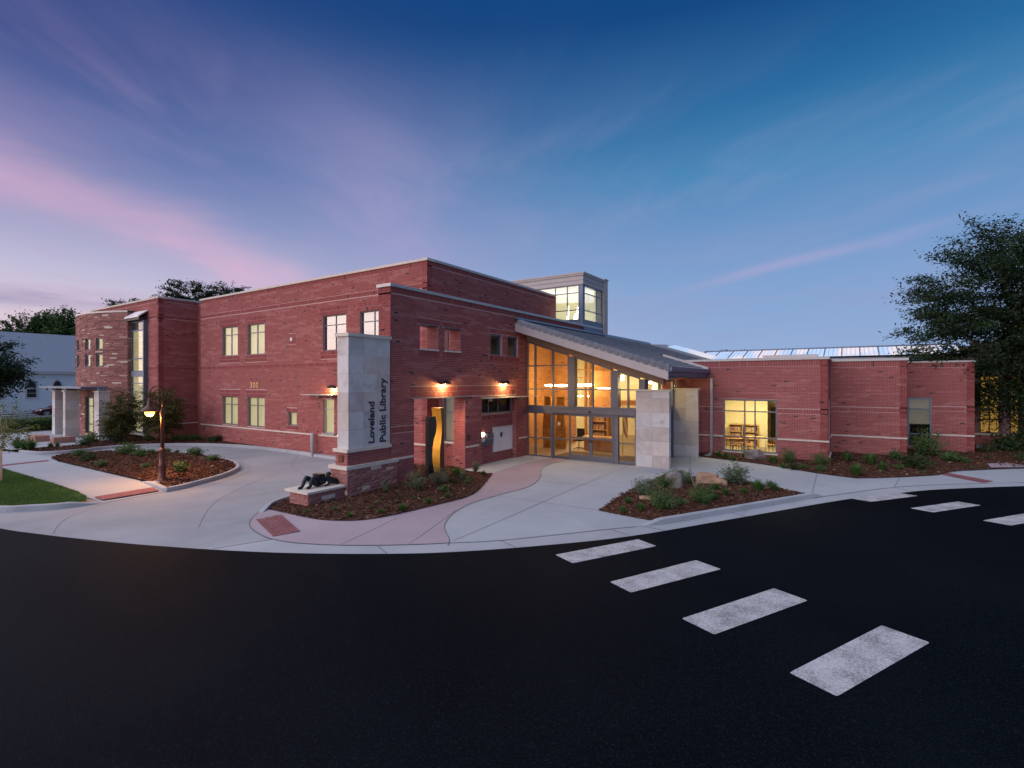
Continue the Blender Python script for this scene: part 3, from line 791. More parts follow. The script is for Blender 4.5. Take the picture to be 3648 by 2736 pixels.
ALL_BRICKS = []
def wall(axis, c, n, a0, a1, z0, z1, holes=(), soldiers=(), depth=.30, name='wall', bricks=True, pale=1.0, top=True, parent=None):
    holes = list(holes); soldiers = list(soldiers)
    A = sorted({a0, a1, *[min(max(h[0], a0), a1) for h in holes], *[min(max(h[1], a0), a1) for h in holes]})
    Z = sorted({z0, z1, *[min(max(h[2], z0), z1) for h in holes], *[min(max(h[3], z0), z1) for h in holes]})
    mb = MB(); q = lambda a, d, z: tuple(P3(axis, c, n, np.array(a), d, z))
    for i in range(len(A) - 1):
        for j in range(len(Z) - 1):
            am, zm = (A[i] + A[i + 1]) / 2, (Z[j] + Z[j + 1]) / 2
            if any(h[0] < am < h[1] and h[2] < zm < h[3] for h in holes): continue
            mb.face([q(A[i], 0, Z[j]), q(A[i + 1], 0, Z[j]), q(A[i + 1], 0, Z[j + 1]), q(A[i], 0, Z[j + 1])])
    for h in holes:
        dd = -(h[4] if len(h) > 4 else depth)
        for (p, r) in (((h[0], h[2]), (h[0], h[3])), ((h[1], h[2]), (h[1], h[3])), ((h[0], h[3]), (h[1], h[3])), ((h[0], h[2]), (h[1], h[2]))):
            mb.face([q(p[0], 0, p[1]), q(r[0], 0, r[1]), q(r[0], dd, r[1]), q(p[0], dd, p[1])])
    for a in (a0, a1): mb.face([q(a, 0, z0), q(a, 0, z1), q(a, -depth, z1), q(a, -depth, z0)])
    if top: mb.face([q(a0, 0, z1), q(a1, 0, z1), q(a1, -depth, z1), q(a0, -depth, z1)])
    o = lib(mb.build(name, M['mortar']))
    if bricks:
        B = brick_rects(a0, a1, z0, z1, [h[:4] for h in holes], soldiers)
        am, zm = (B[:, 0] + B[:, 1]) / 2, (B[:, 2] + B[:, 3]) / 2
        tone = .46 + nrg.normal(0, .075, len(B))
        row = np.round(zm / BH); lo = vnoise(am * 1.5 + row * 7.31, row * 3.7 + c); big = vnoise(am * .5 + c * 3.3, zm * 1.1 + 7)
        thr = np.where(zm > 4.8, .66, .74) + (.5 - big) * .30
        tone = np.where(lo > thr, .72 + nrg.normal(0, .05, len(B)) * pale, tone)
        tone = np.where(B[:, 4] > 0, .36 + nrg.normal(0, .05, len(B)), tone)
        tone = np.where((B[:, 4] > 0) & (nrg.random(len(B)) < .05), .72, tone)
        tone = np.where(nrg.random(len(B)) < .014, .04, tone)
        ALL_BRICKS.append((o, axis, c, n, B, np.clip(tone, 0, 1)))
    return o

def bar(name, axis, c, n, a0, a1, z0, z1, d0, d1, mat, parent=None):
    """a straight moulding on a wall plane, from d0 to d1 in front of it"""
    p, q = P3(axis, c, n, np.array(a0), d0, z0), P3(axis, c, n, np.array(a1), d1, z1)
    mb = MB(); mb.box(min(p[0], q[0]), min(p[1], q[1]), z0, max(p[0], q[0]), max(p[1], q[1]), z1)
    o = mb.build(name, mat)
    if parent is None: return lib(o)
    o.parent = parent
    return o

def window(axis, c, n, a0, a1, z0, z1, cols=(), rows=(), inset=.12, glass='glass', blind=None, fw=.055, frame='mullion', sill=False, blind_gap=.10, name='window'):
    """frame bars with each pane and the blind as pieces of it; cols/rows are the glazing bar positions"""
    mb = MB(); d0, d1 = -inset - .05, -inset + .03
    def bx(aa, ab, za, zb, e0=d0, e1=d1):
        p, q = P3(axis, c, n, np.array(aa), e0, za), P3(axis, c, n, np.array(ab), e1, zb)
        mb.box(min(p[0], q[0]), min(p[1], q[1]), za, max(p[0], q[0]), max(p[1], q[1]), zb)
    bx(a0, a0 + fw, z0, z1); bx(a1 - fw, a1, z0, z1); bx(a0 + fw, a1 - fw, z0, z0 + fw); bx(a0 + fw, a1 - fw, z1 - fw, z1)
    h = fw * .42
    C = [a0 + fw] + [x for x in cols] + [a1 - fw]; Rw = [z0 + fw] + list(rows) + [z1 - fw]
    for x in cols: bx(x - h, x + h, z0 + fw, z1 - fw, d0 + .012, d1 - .008)
    ce = [a0 + fw] + [v for x in cols for v in (x - h, x + h)] + [a1 - fw]
    for z in rows:
        for k in range(0, len(ce), 2): bx(ce[k], ce[k + 1], z - h, z + h, d0 + .014, d1 - .01)
    o = lib(mb.build(name, M[frame]))
    for i in range(0, len(ce), 2):
        re = [z0 + fw] + [v for z in rows for v in (z - h, z + h)] + [z1 - fw]
        for j in range(0, len(re), 2):
            pb = MB(); p, q = P3(axis, c, n, np.array(ce[i]), -inset - .012, re[j]), P3(axis, c, n, np.array(ce[i + 1]), -inset - .004, re[j + 1])
            pb.box(min(p[0], q[0]), min(p[1], q[1]), re[j], max(p[0], q[0]), max(p[1], q[1]), re[j + 1])
            pb.build('pane', M[glass], o)
    if blind:
        mt, zb = blind if isinstance(blind, tuple) else (blind, z0)
        e = -inset - blind_gap
        pb = MB(); p, q = P3(axis, c, n, np.array(a0 + .01), e - .012, zb), P3(axis, c, n, np.array(a1 - .01), e, z1)
        pb.box(min(p[0], q[0]), min(p[1], q[1]), zb, max(p[0], q[0]), max(p[1], q[1]), z1 - .005)
        pb.build('blind', M[mt], o)
    return o

def dark_box(axis, c, n, a0, a1, z0, z1, d0=.35, d1=2.2, mat='carpet'):
    """an unlit room behind a window"""
    p, q = P3(axis, c, n, np.array(a0), -d0, z0), P3(axis, c, n, np.array(a1), -d1, z1)
    x0, x1 = sorted((p[0], q[0])); y0, y1 = sorted((p[1], q[1])); mb = MB()
    F = [[(x0, y0, z0), (x1, y0, z0), (x1, y1, z0), (x0, y1, z0)], [(x0, y0, z1), (x1, y0, z1), (x1, y1, z1), (x0, y1, z1)],
         [(x0, y0, z0), (x1, y0, z0), (x1, y0, z1), (x0, y0, z1)], [(x0, y1, z0), (x1, y1, z0), (x1, y1, z1), (x0, y1, z1)],
         [(x0, y0, z0), (x0, y1, z0), (x0, y1, z1), (x0, y0, z1)], [(x1, y0, z0), (x1, y1, z0), (x1, y1, z1), (x1, y0, z1)]]
    front = {('y', -1): 2, ('y', 1): 3, ('x', -1): 4, ('x', 1): 5}[(axis, n)]
    for k, f in enumerate(F):
        if k != front: mb.face(f)
    return lib(mb.build('room', M[mat]))

# --- main two-storey block, wall towards the drive (plane y = 16.25)
A = 16.25
UPW = [(-32.47, -30.63), (-29.6, -27.76), (-22.46, -20.63), (-19.62, -17.78)]
holesA = [(a, b2, 5.39, 7.18, .25) for a, b2 in UPW] + [(-32.47, -30.63, 1.2, 2.92, .25), (-29.6, -27.76, 1.2, 2.92, .25), (-25.51, -24.71, 1.44, 2.18, .25), (-22.46, -21.57, 1.2, 2.94, .25)]
solA = [(-36, -15, 8.87, 9.07), (-36, -15, 7.9, 8.103), (-36, -15, 4.6, 4.803)]
for a, b2 in UPW: solA += [(a - .2, b2 + .2, 7.18, 7.383), (a - .2, b2 + .2, 7.39, 7.593), (a - .2, b2 + .2, 5.187, 5.39), (a - .2, b2 + .2, 4.98, 5.183)]
for a, b2 in ((-32.47, -30.63), (-29.6, -27.76)): solA += [(a - .2, b2 + .2, 2.92, 3.123), (a - .2, b2 + .2, 3.13, 3.333)]
solA += [(-25.6, -24.6, 2.18, 2.383), (-25.6, -24.6, 1.237, 1.44), (-25.4, -24.8, 5.85, 6.4)]
WA = wall('y', A, -1, -35.15, -15.24, 0, 9.07, holesA, solA)
bar('coping', 'y', A, -1, -35.2, -15.19, 9.07, 9.18, -.45, .06, M['limestone'])
bar('string_course', 'y', A, -1, -35.15, -23.1, 1.04, 1.11, -.02, .045, M['limestone'])
bar('string_course', 'y', A, -1, -22.75, -15.24, 1.04, 1.11, -.02, .045, M['limestone'])
for x in (-25.615, -24.607): bar('movement_joint', 'y', A, -1, x - .009, x + .009, .1, 9.07, 0, .0135, M['joint'])
for k, (a, b2) in enumerate(UPW):
    m2 = (a + b2) / 2
    if k < 2: window('y', A, -1, a, b2, 5.39, 7.18, [m2], [6.68], blind=('blind_lit', 5.4))
    else:
        window('y', A, -1, a, b2, 5.39, 7.18, [m2], [6.68], glass='glass_coated')
        dark_box('y', A, -1, a, b2, 5.39, 7.18)
for a, b2 in ((-32.47, -30.63), (-29.6, -27.76)): window('y', A, -1, a, b2, 1.2, 2.92, [(a + b2) / 2], [2.44], blind='blind_lit')
window('y', A, -1, -25.51, -24.71, 1.44, 2.18, blind='blind_lit')
window('y', A, -1, -22.46, -21.57, 1.2, 2.94, [], [2.42], blind='blind_lit', frame='coping_metal')
bar('sill', 'y', A, -1, -22.5, -21.5, 1.12, 1.2, -.2, .06, M['galvanised'])
mb = MB(); mb.box(-25.2, 16.18, 6.02, -25.04, 16.25, 6.2); lib(mb.build('wall_box', M['white_metal']))
mb = MB(); mb.box(-34.7, 16.20, .72, -34.62, 16.25, .86); lib(mb.build('hose_outlet', M['dark_metal']))
mb = MB(); mb.box(-23.6, 15.7, 3.135, -20.9, 16.24, 3.175); mb.box(-22.62, 16.0, 2.98, -22.58, 16.24, 3.135); mb.box(-21.52, 16.0, 2.98, -21.48, 16.24, 3.135)
lib(mb.build('awning', M['coping_metal']))
# recess beside the left block
wall('y', 16.8, -1, -36.74, -35.15, 0, 9.07, [(-35.75, -35.3, 4.9, 6.4)], [], name='wall')
window('y', 16.8, -1, -35.75, -35.3, 4.9, 6.4, [], [5.9], glass='glass_dark'); dark_box('y', 16.8, -1, -35.75, -35.3, 4.9, 6.4)
# --- left block
wall('x', -36.74, 1, 14.46, 16.8, 0, 9.17, [], [(14, 17, 8.96, 9.17), (14, 17, 4.6, 4.8), (14, 17, 7.9, 8.1)])
bar('string_course', 'x', -36.74, 1, 14.42, 16.8, 1.04, 1.11, -.02, .04, M['limestone'])
wall('y', 14.46, -1, -48.2, -36.74, 0, 9.17, [(-48.3, -38.5, -.1, 8.0)], [(-49, -36, 8.96, 9.17), (-39, -36, 7.9, 8.1), (-39, -36, 4.6, 4.8)])
bar('string_course', 'y', 14.46, -1, -38.4, -36.70, 1.04, 1.11, -.02, .04, M['limestone'])
bar('coping', 'y', 14.46, -1, -48.25, -36.69, 9.17, 9.28, -.45, .05, M['limestone'])
bar('coping', 'x', -36.74, 1, 14.91, 17.1, 9.17, 9.28, -.45, .05, M['coping_metal'])
mb = MB(); mb.box(-48.2, 14.8, 0, -37.1, 24, 8.95); mb.box(-35.1, 16.56, 0, -15.56, 27.6, 8.9); mb.box(-37.05, 17.05, 0, -35.1, 24, 8.9); lib(mb.build('roof', M['roof_flat']))
# glazed stair bay between tower and left block
SB = 14.3
window('y', SB, -1, -40.42, -38.42, .42, 7.86, [], [7.22, 5.35, 4.52], inset=.0, glass='glass', frame='steel_blue', blind=('blind_lit', .45), fw=.10, name='stair_window')
bar('spandrel', 'y', SB, -1, -40.38, -38.46, 4.15, 4.50, .032, .06, M['steel_blue'])
for z in (3.72, 3.13, 2.45): bar('glazing_bar', 'y', SB, -1, -40.36, -38.5, z - .03, z + .03, .031, .055, M['steel_blue'])
bar('shade', 'y', SB, -1, -40.36, -38.5, 7.27, 7.76, -.07, -.03, M['plastic_dark'])
bar('jamb', 'y', SB, -1, -38.42, -38.30, .1, 8.0, -.2, .10, M['steel_blue'])
bar('bay_sill', 'y', SB, -1, -40.5, -38.2, .30, .42, -.2, .12, M['limestone'])
mb = MB(); mb.hexa([(-40.5, 13.9, 8.02), (-38.25, 13.9, 8.02), (-38.25, 14.44, 8.45), (-40.5, 14.44, 8.45), (-40.5, 13.9, 8.12), (-38.25, 13.9, 8.12), (-38.25, 14.44, 8.53), (-40.5, 14.44, 8.53)])
lib(mb.build('bay_roof', M['white_metal']))
bar('bay_head', 'y', SB, -1, -40.5, -38.28, 7.86, 8.015, -.1, .36, M['dark_metal'])
# --- upper wall above the entrance wing (plane x = -15.24)
TB = -15.24
wall('x', TB, 1, 16.25, 27.7, 6.6, 9.07, [], [(16, 28, 8.87, 9.07)])
bar('coping', 'x', TB, 1, 16.705, 27.7, 9.07, 9.18, -.45, .06, M['coping_metal'])
wall('x', TB, 1, 16.25, 16.95, 0, 6.6, [], [])
wall('y', 16.95, -1, -15.24, -13.98, 0, 7.1, [(-14.95, -14.12, 1.2, 3.25, .2), (-14.75, -14.15, 5.0, 6.1, .2)], [])
window('y', 16.95, -1, -14.95, -14.12, 1.2, 3.25, [], [2.5], inset=.06, blind='blind_dull', frame='steel_blue')
window('y', 16.95, -1, -14.75, -14.15, 5.0, 6.1, [], [5.3], inset=.06, glass='glass_dark', frame='steel_blue'); dark_box('y', 16.95, -1, -14.75, -14.15, 5.0, 6.1, .25, 1.0)
bar('sill', 'y', 16.95, -1, -15.0, -14.06, 1.12, 1.2, -.05, .06, M['limestone'])
# --- screen wall with openings (plane x = -13.42)
B = -13.42
OPN = [(13.6, 16.58, -.1, 3.2, .62), (13.91, 14.903, 5.06, 6.0, .62), (15.292, 16.275, 5.06, 6.0, .62)]
RECW = (17.73, 20.4, -.1, 3.16, .20)
W34 = [(18.39, 19.286, 5.0, 5.98, .25), (19.756, 20.642, 5.0, 5.98, .25)]
solB = [(12, 31, 6.95, 7.16), (13.4, 20.5, 3.23, 3.428), (13.4, 20.5, 3.432, 3.63), (12.46, 13.6, 2.0, 2.203)]
for a, b2 in ((13.78, 15.0), (15.16, 16.4), (18.25, 19.4), (19.6, 20.8)): solB += [(a, b2, 6.0, 6.203), (a, b2, 4.797, 5.0)]
wall('x', B, 1, 12.46, 21.5, 0, 7.16, OPN + [RECW] + W34, solB, depth=.62)
wall('x', B, 1, 21.5, 30.7, 6.2, 7.16, [], [(21, 31, 6.95, 7.16)])
wall('x', -14.04, -1, 12.46, 16.95, 0, 7.16, [(13.6, 16.58, -.1, 3.2, 0), (13.91, 14.903, 5.06, 6.0, 0), (15.292, 16.275, 5.06, 6.0, 0)], [], bricks=False, depth=.01)
wall('y', 12.46, -1, -14.04, -13.42, 0, 7.16, [], [(-15, -13, 6.95, 7.16)], depth=.02)
for yy, z0, z1 in ((16.58, 0, 3.2), (14.903, 5.06, 6.0), (16.275, 5.06, 6.0)):
    wall('y', yy - .003, -1, -14.04, -13.42, z0, z1, [], [], depth=.002, top=False, name='reveal')
wall('x', -13.62, 1, 17.73, 20.4, 0, 3.16, [(17.78, 20.36, 2.38, 3.08, .2)], [(17, 21, 2.1, 2.3)], depth=.2)
wall('y', 20.397, -1, -13.62, -13.42, 0, 3.16, [], [], depth=.002, top=False, name='reveal')
window('x', -13.62, 1, 17.78, 20.36, 2.38, 3.08, [18.55, 19.3], [], inset=.06, glass='glass_dark', blind_gap=.1); dark_box('x', -13.62, 1, 17.78, 20.36, 2.3, 3.1, .25, 1.4)
bar('sill', 'x', -13.62, 1, 17.74, 20.39, 2.33, 2.38, -.05, .05, M['galvanised'])
bar('coping', 'x', B, 1, 12.40, 30.75, 7.16, 7.27, -.67, .06, M['coping_metal'])
for a, b2 in ((13.89, 14.92), (15.27, 16.29)): bar('sill', 'x', B, 1, a, b2, 5.0, 5.06, -.6, .05, M['limestone'])
for a, b2 in ((13.9, 14.91), (15.28, 16.285)): bar('lintel', 'x', B, 1, a, b2, 5.975, 5.998, -.6, .03, M['steel_blue'])
bar('lintel', 'x', B, 1, 13.4, 17.0, 3.17, 3.198, -.6, .05, M['steel_blue'])
for a, b2 in ((12.46, 13.56), (16.62, 17.5), (20.7, 21.45)): bar('string_course', 'x', B, 1, a, b2, 1.04, 1.11, -.02, .045, M['limestone'])
for a, b2, *_ in W34:
    window('x', B, 1, a, b2, 5.0, 5.98, [], [], glass='glass', frame='steel_blue', fw=.08)
mb = MB(); mb.box(-13.44, 17.68, 3.085, -12.88, 21.55, 3.12); mb.box(-13.42, 18.2, 2.95, -13.2, 18.24, 3.085); mb.box(-13.42, 20.6, 2.95, -13.2, 20.64, 3.085)
lib(mb.build('awning', M['coping_metal']))
mb = MB(); mb.box(-13.41, 16.68, 1.36, -13.375, 16.88, 1.57)
for k in range(5): mb.box(-13.375, 16.7, 1.385 + k * .036, -13.367, 16.86, 1.405 + k * .036)
lib(mb.build('vent_grille', M['bronze_side']))
# lower roof behind the screen wall, dim room behind the two square windows
mb = MB(); mb.box(-15.2, 17.2, 6.6, -13.9, 30.6, 6.9); lib(mb.build('roof', M['roof_flat']))
rm = dark_box('x', B, 1, 17.9, 21.2, 4.4, 6.5, .3, 1.7, 'plaster')
# --- low wings
def wing(y, a0, a1, zt, holes, top_sol=True):
    wall('y', y, -1, a0, a1, 0, zt, holes, [(a0, a1, 4.55, 4.84), (a0, a1, 2.325, 2.53)])
    for s, e in ((a0, holes[0][0]), (holes[0][1], a1)) if holes else ((a0, a1),):
        bar('string_course', 'y', y, -1, s, e, 1.06, 1.135, -.02, .045, M['limestone'])
wing(27.1, -8.4, -.86, 4.84, [(-5.33, -2.91, .37, 2.95, .2)])
bar('coping', 'y', 27.1, -1, -8.4, -.81, 4.84, 4.95, -.4, .06, M['coping_metal'])
wall('x', -.86, 1, 27.1, 30.7, 0, 4.84, [(27.45, 29.2, .4, 2.98, .2)], [(27, 31, 4.55, 4.84), (27, 31, 2.325, 2.53)])
bar('coping', 'x', -.86, 1, 27.55, 30.64, 4.842, 4.952, -.4, .06, M['coping_metal'])
bar('string_course', 'x', -.86, 1, 29.2, 30.7, 1.06, 1.135, -.02, .045, M['limestone']); bar('string_course', 'x', -.86, 1, 27.06, 27.45, 1.06, 1.135, -.02, .044, M['limestone'])
window('x', -.86, 1, 27.45, 29.2, .4, 2.98, [28.3], [2.35, 1.08], glass='glass_dark'); dark_box('x', -.86, 1, 27.45, 29.2, .4, 2.98, .3, .9)
bar('sill', 'x', -.86, 1, 27.4, 29.25, .32, .4, -.2, .08, M['limestone'])
wing(30.7, -.86, 2.25, 4.84, [])
bar('coping', 'y', 30.7, -1, -.81, 2.30, 4.84, 4.965, -.4, .06, M['coping_metal'])
wing(33.9, 2.25, 5.14, 4.80, [(2.5, 3.47, .43, 2.98, .15)])
bar('coping', 'y', 33.9, -1, 2.31, 5.19, 4.80, 4.89, -.4, .06, M['coping_metal'])
wall('x', 2.25, 1, 30.7, 33.9, 0, 4.84, [], [], bricks=False)
wall('x', 5.14, 1, 33.9, 39.8, 0, 4.80, [], [], bricks=False)
mb = MB(); mb.box(-7.9, 27.5, 4.5, -.9, 44, 4.7); mb.box(-.9, 31.1, 4.5, 2.2, 44, 4.7); mb.box(2.2, 34.3, 4.5, 5.1, 44, 4.7); lib(mb.build('roof', M['roof_flat']))
mb = MB(); mb.box(-3.9, 30.0, 4.7, -1.4, 30.6, 5.22); lib(mb.build('roof_hatch', M['galvanised']))
window('y', 33.9, -1, 2.5, 3.47, .43, 2.98, [], [2.4, 1.09], inset=.03, glass='glass', frame='steel_blue', fw=.07, blind=('blind_dull', 1.6)); dark_box('y', 33.9, -1, 2.5, 3.47, .43, 2.98, .25, 2)
# the reading-room window: four lights over a low transom
window('y', 27.1, -1, -5.33, -2.91, .37, 2.95, [-4.344, -3.88], [2.36, 1.09], inset=.06, frame='mullion', fw=.07, name='window')
bar('sill', 'y', 27.1, -1, -5.36, -2.88, .31, .37, -.05, .06, M['limestone'])
# downpipe and gutter at the wing
mb = MB(); mb.box(-5.92, 26.93, .25, -5.80, 27.08, 4.0)
for z in (.9, 1.8, 2.7, 3.6): mb.box(-5.94, 26.92, z, -5.78, 27.085, z + .03)
mb.hexa([(-5.92, 26.7, .16), (-5.80, 26.7, .16), (-5.80, 26.95, .16), (-5.92, 26.95, .16), (-5.92, 26.72, .25), (-5.80, 26.72, .25), (-5.80, 27.05, .35), (-5.92, 27.05, .35)])
lib(mb.build('downpipe', M['galvanised']))
mb = MB(); mb.hexa([(-6.0, 26.0, .16), (-5.7, 26.0, .16), (-5.72, 26.7, .16), (-5.98, 26.7, .16), (-5.98, 26.02, .20), (-5.72, 26.02, .20), (-5.74, 26.68, .23), (-5.96, 26.68, .23)]); lib(mb.build('splash_block', M['kerb_concrete']))
# --- lantern above the stair hall
TY, TX = 27.7, -13.38
mb = MB(); mb.box(-19.6, TY - .05, 9.68, TX + .05, 30.7, 10.37); mb.box(-19.66, TY - .11, 10.22, TX + .11, 30.76, 10.32); mb.box(-19.7, TY - .14, 10.32, TX + .14, 30.8, 10.40)
lib(mb.build('lantern_fascia', M['fascia']))
mb = MB(); mb.box(-19.6, TY - .06, 9.92, TX + .06, 30.7, 9.95); lib(mb.build('fascia_reveal', M['mullion']))
mb = MB(); mb.box(TX - .22, TY, 7.1, TX, TY + .22, 9.68); mb.box(-15.24, TY, 6.9, TX - .22, TY + .16, 7.54); mb.box(TX - .16, TY + .22, 6.9, TX, 30.7, 7.52)
lib(mb.build('lantern_post', M['steel_blue']))
window('y', TY, -1, -18.6, TX - .22, 7.54, 9.68, [-17.4, -16.4, -15.25, -14.42], [9.20, 8.16], inset=.02, fw=.06, frame='mullion', name='lantern_window')
window('x', TX, 1, TY + .22, 30.6, 7.52, 9.66, [29.75], [9.18, 8.14], inset=.02, fw=.06, frame='steel_blue', name='lantern_window')
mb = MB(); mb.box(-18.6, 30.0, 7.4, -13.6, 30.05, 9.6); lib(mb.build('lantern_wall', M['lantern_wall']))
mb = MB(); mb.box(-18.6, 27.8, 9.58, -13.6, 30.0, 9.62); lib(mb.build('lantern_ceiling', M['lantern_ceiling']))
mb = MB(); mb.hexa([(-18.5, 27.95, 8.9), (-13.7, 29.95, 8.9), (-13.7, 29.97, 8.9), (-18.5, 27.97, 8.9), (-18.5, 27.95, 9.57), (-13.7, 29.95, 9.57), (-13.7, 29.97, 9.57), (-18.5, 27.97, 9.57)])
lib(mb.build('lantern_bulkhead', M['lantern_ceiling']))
for x, h in ((-14.75, 1.25), (-14.28, .75), (-14.12, 1.15)):
    mb = MB(); mb.tube([(x, 28.35, 7.3), (x + .03, 28.35, 7.3 + h * .5), (x + .10, 28.35, 7.3 + h)], [.075, .07, .02], 8); lib(mb.build('glass_shard', M['lamp_cool']))
wallst = MB(); wallst.box(-13.62, 30.7, 6.3, -13.28, 31.25, 10.42); wallst.box(-13.66, 30.66, 10.42, -13.24, 31.3, 10.5); wallst.box(-15.4, 30.76, 6.3, -13.62, 31.2, 10.42); lib(wallst.build('chimney', M['fascia']))
# ------------------------------------------------------------------ entrance pavilion (glass wall on plane y = 21.5)
E = 21.5
SL = -.3214
soff = lambda x: 5.86 + SL * (x + 13.345)            # underside of the roof at the glass
rtop = lambda x: 6.83 + SL * (x + 13.42)             # top of the tiles
RX0, RX1, RY0, RY1 = -13.40, -6.05, 20.34, 39.6
# roof deck, rake board, soffit
mb = MB()
def slab(y0, y1, x0, x1, lo, hi, m=0):
    mb.hexa([(x0, y0, rtop(x0) - lo), (x1, y0, rtop(x1) - lo), (x1, y1, rtop(x1) - lo), (x0, y1, rtop(x0) - lo), (x0, y0, rtop(x0) - hi), (x1, y0, rtop(x1) - hi), (x1, y1, rtop(x1) - hi), (x0, y1, rtop(x0) - hi)], m)
slab(RY0 + .09, RY1, RX0, RX1 - .06, .50, .075)
ROOF = lib(mb.build('roof', M['roof_flat']))
mb = MB(); slab(RY0, RY0 + .08, RX0 + .005, RX1 - .02, .585, .20); ROOFB = lib(mb.build('rake_board', M['fascia']))
mb = MB(); slab(RY0 + .085, E + .3, RX0 + .01, RX1 - .07, .56, .505); lib(mb.build('soffit', M['soffit']))
mb = MB()
for k in range(4):
    y = RY0 + .2 + k * .27
    mb.hexa([(x, yy, rtop(x) - lo) for lo in (.60, .562) for (x, yy) in ((RX0 + .02, y), (RX1 - .1, y), (RX1 - .1, y + .035), (RX0 + .02, y + .035))])
lib(mb.build('soffit_batten', M['fascia']))
mb = MB(); ez = rtop(RX1)
mb.box(RX1 - .05, RY0 + .1, ez - .42, RX1 - .01, 27.0, ez - .14); mb.box(RX1 + .0, RY0 + .02, ez - .20, RX1 + .12, 27.05, ez - .06); mb.box(RX1 - .04, RY0 + .02, ez - .24, RX1 + .10, 27.05, ez - .19)
lib(mb.build('eaves_gutter', M['steel_blue']))
mb = MB(); mb.hexa([(-13.42, 20.3, 6.82), (-13.2, 20.3, 6.80), (-13.2, 30.7, 6.80), (-13.42, 30.7, 6.82), (-13.42, 20.3, 6.95), (-13.2, 20.3, 6.88), (-13.2, 30.7, 6.88), (-13.42, 30.7, 6.95)])
mb.hexa([(-13.6, 30.7, 6.7), (-13.2, 30.7, 6.7), (-13.2, RY1, 6.7), (-13.6, RY1, 6.7), (-13.6, 30.7, 7.0), (-13.2, 30.7, 6.9), (-13.2, RY1, 6.9), (-13.6, RY1, 7.0)])
lib(mb.build('roof_flashing', M['flashing']))
# sloping coping where the roof dies into the wing wall
mb = MB(); y = 27.02
mb.hexa([(-8.3, y - .12, rtop(-8.3) - .02), (-6.0, y - .12, rtop(-6.0) - .02), (-6.0, y + .06, rtop(-6.0) - .02), (-8.3, y + .06, rtop(-8.3) - .02), (-8.3, y - .12, rtop(-8.3) + .10), (-6.0, y - .12, rtop(-6.0) + .10), (-6.0, y + .06, rtop(-6.0) + .10), (-8.3, y + .06, rtop(-8.3) + .10)])
lib(mb.build('roof_coping', M['coping_metal']))
# concrete roof tiles: courses step down the slope, each tile a piece
CW, CL = .33, .36
tiles = []
nx = int((RX1 - RX0) / (CL * .952)) ; dxr = (RX1 + .02 - RX0) / nx
for i in range(nx):
    x0 = RX0 + i * dxr; x1 = x0 + dxr + .03
    y = RY0 + .22 + (i % 2) * CW / 2
    ymax = RY1 - .1 if x1 < -8.0 else 26.95
    while y < ymax:
        tiles.append((x0, x1, y + .012, min(y + CW - .012, ymax))); y += CW
T = np.array(tiles)
def tile_verts(T):
    x0, x1, y0, y1 = T.T; j = nrg.uniform(-.004, .004, len(T))
    zt0, zt1 = rtop(x0) - .045 + j, rtop(x1) + .0 + j
    zb0, zb1 = rtop(x0) - .085, rtop(x1) - .075
    v = lambda x, y, z: np.stack([x, y, z], -1)
    return np.stack([v(x0, y0, zb0), v(x1, y0, zb1), v(x1, y1, zb1), v(x0, y1, zb0), v(x0, y0, zt0), v(x1, y0, zt1), v(x1, y1, zt1), v(x0, y1, zt0)], 1)
TF = np.array([(4, 5, 6, 7), (0, 1, 5, 4), (1, 2, 6, 5), (2, 3, 7, 6)])
def proj_area(V):
    """projected size of boxes in the camera, for choosing which pieces are built singly"""
    P = V - np.array([0, 0, 3.8]); D = P @ np.array(FW); u = P @ np.array(RT) / D; vv = P[..., 2] / D
    return (u.max(1) - u.min(1)) * (vv.max(1) - vv.min(1)) * (D.min(1) > 1) * (abs(u).max(1) < 1.0)
TV = tile_verts(T); order = np.argsort(-proj_area(TV)); single = order[:300]; rest = order[300:]
for k in single:
    me = np_mesh('roof_tile', TV[k], TF, M['roof_tile']); o = bpy.data.objects.new('roof_tile', me); link(o, ROOF)
F = (np.arange(len(rest))[:, None, None] * 8 + TF[None]).reshape(-1, 4)
o = bpy.data.objects.new('roof_tiles', np_mesh('roof_tiles', TV[rest].reshape(-1, 3), F, M['roof_tile'])); link(o, ROOF); o['kind'] = 'stuff'
# barrel tiles along both rakes
def rake_row(y, r, x0, x1, step, name):
    x = x0
    while x < x1 - .05:
        xe = min(x + step, x1); mb = MB(); n = 9; ra, rb = r * .84, r
        rings = []
        for xx, rr in ((x - .03, ra), (xe, rb)):
            rings.append([(xx, y - rr, rtop(xx) - .24)] + [(xx, y - rr * math.cos(PI * j / (n - 2)), rtop(xx) - .085 + rr * 1.05 * math.sin(PI * j / (n - 2))) for j in range(n - 1)])
        inner = [(xe, y - rb * .8, rtop(xe) - .24)] + [(xe, y - rb * .8 * math.cos(PI * j / (n - 2)), rtop(xe) - .085 + rb * .8 * math.sin(PI * j / (n - 2))) for j in range(n - 1)]
        k = len(mb.v); mb.v += rings[0] + rings[1] + inner
        for j in range(n - 1):
            mb.f += [(j, j + 1, n + j + 1, n + j), (n + j, n + j + 1, 2 * n + j + 1, 2 * n + j)]; mb.m += [0, 0]; mb.sm += [True, False]
        mb.f.append(tuple(range(n))); mb.m.append(0); mb.sm.append(False)
        mb.build(name, M['roof_tile'], ROOF); x = xe
rake_row(RY0 + .12, .135, RX0 + .15, RX1 + .03, .318, 'rake_tile')
rake_row(RY1, .135, RX0 + .1, -7.9, .36, 'rake_tile')

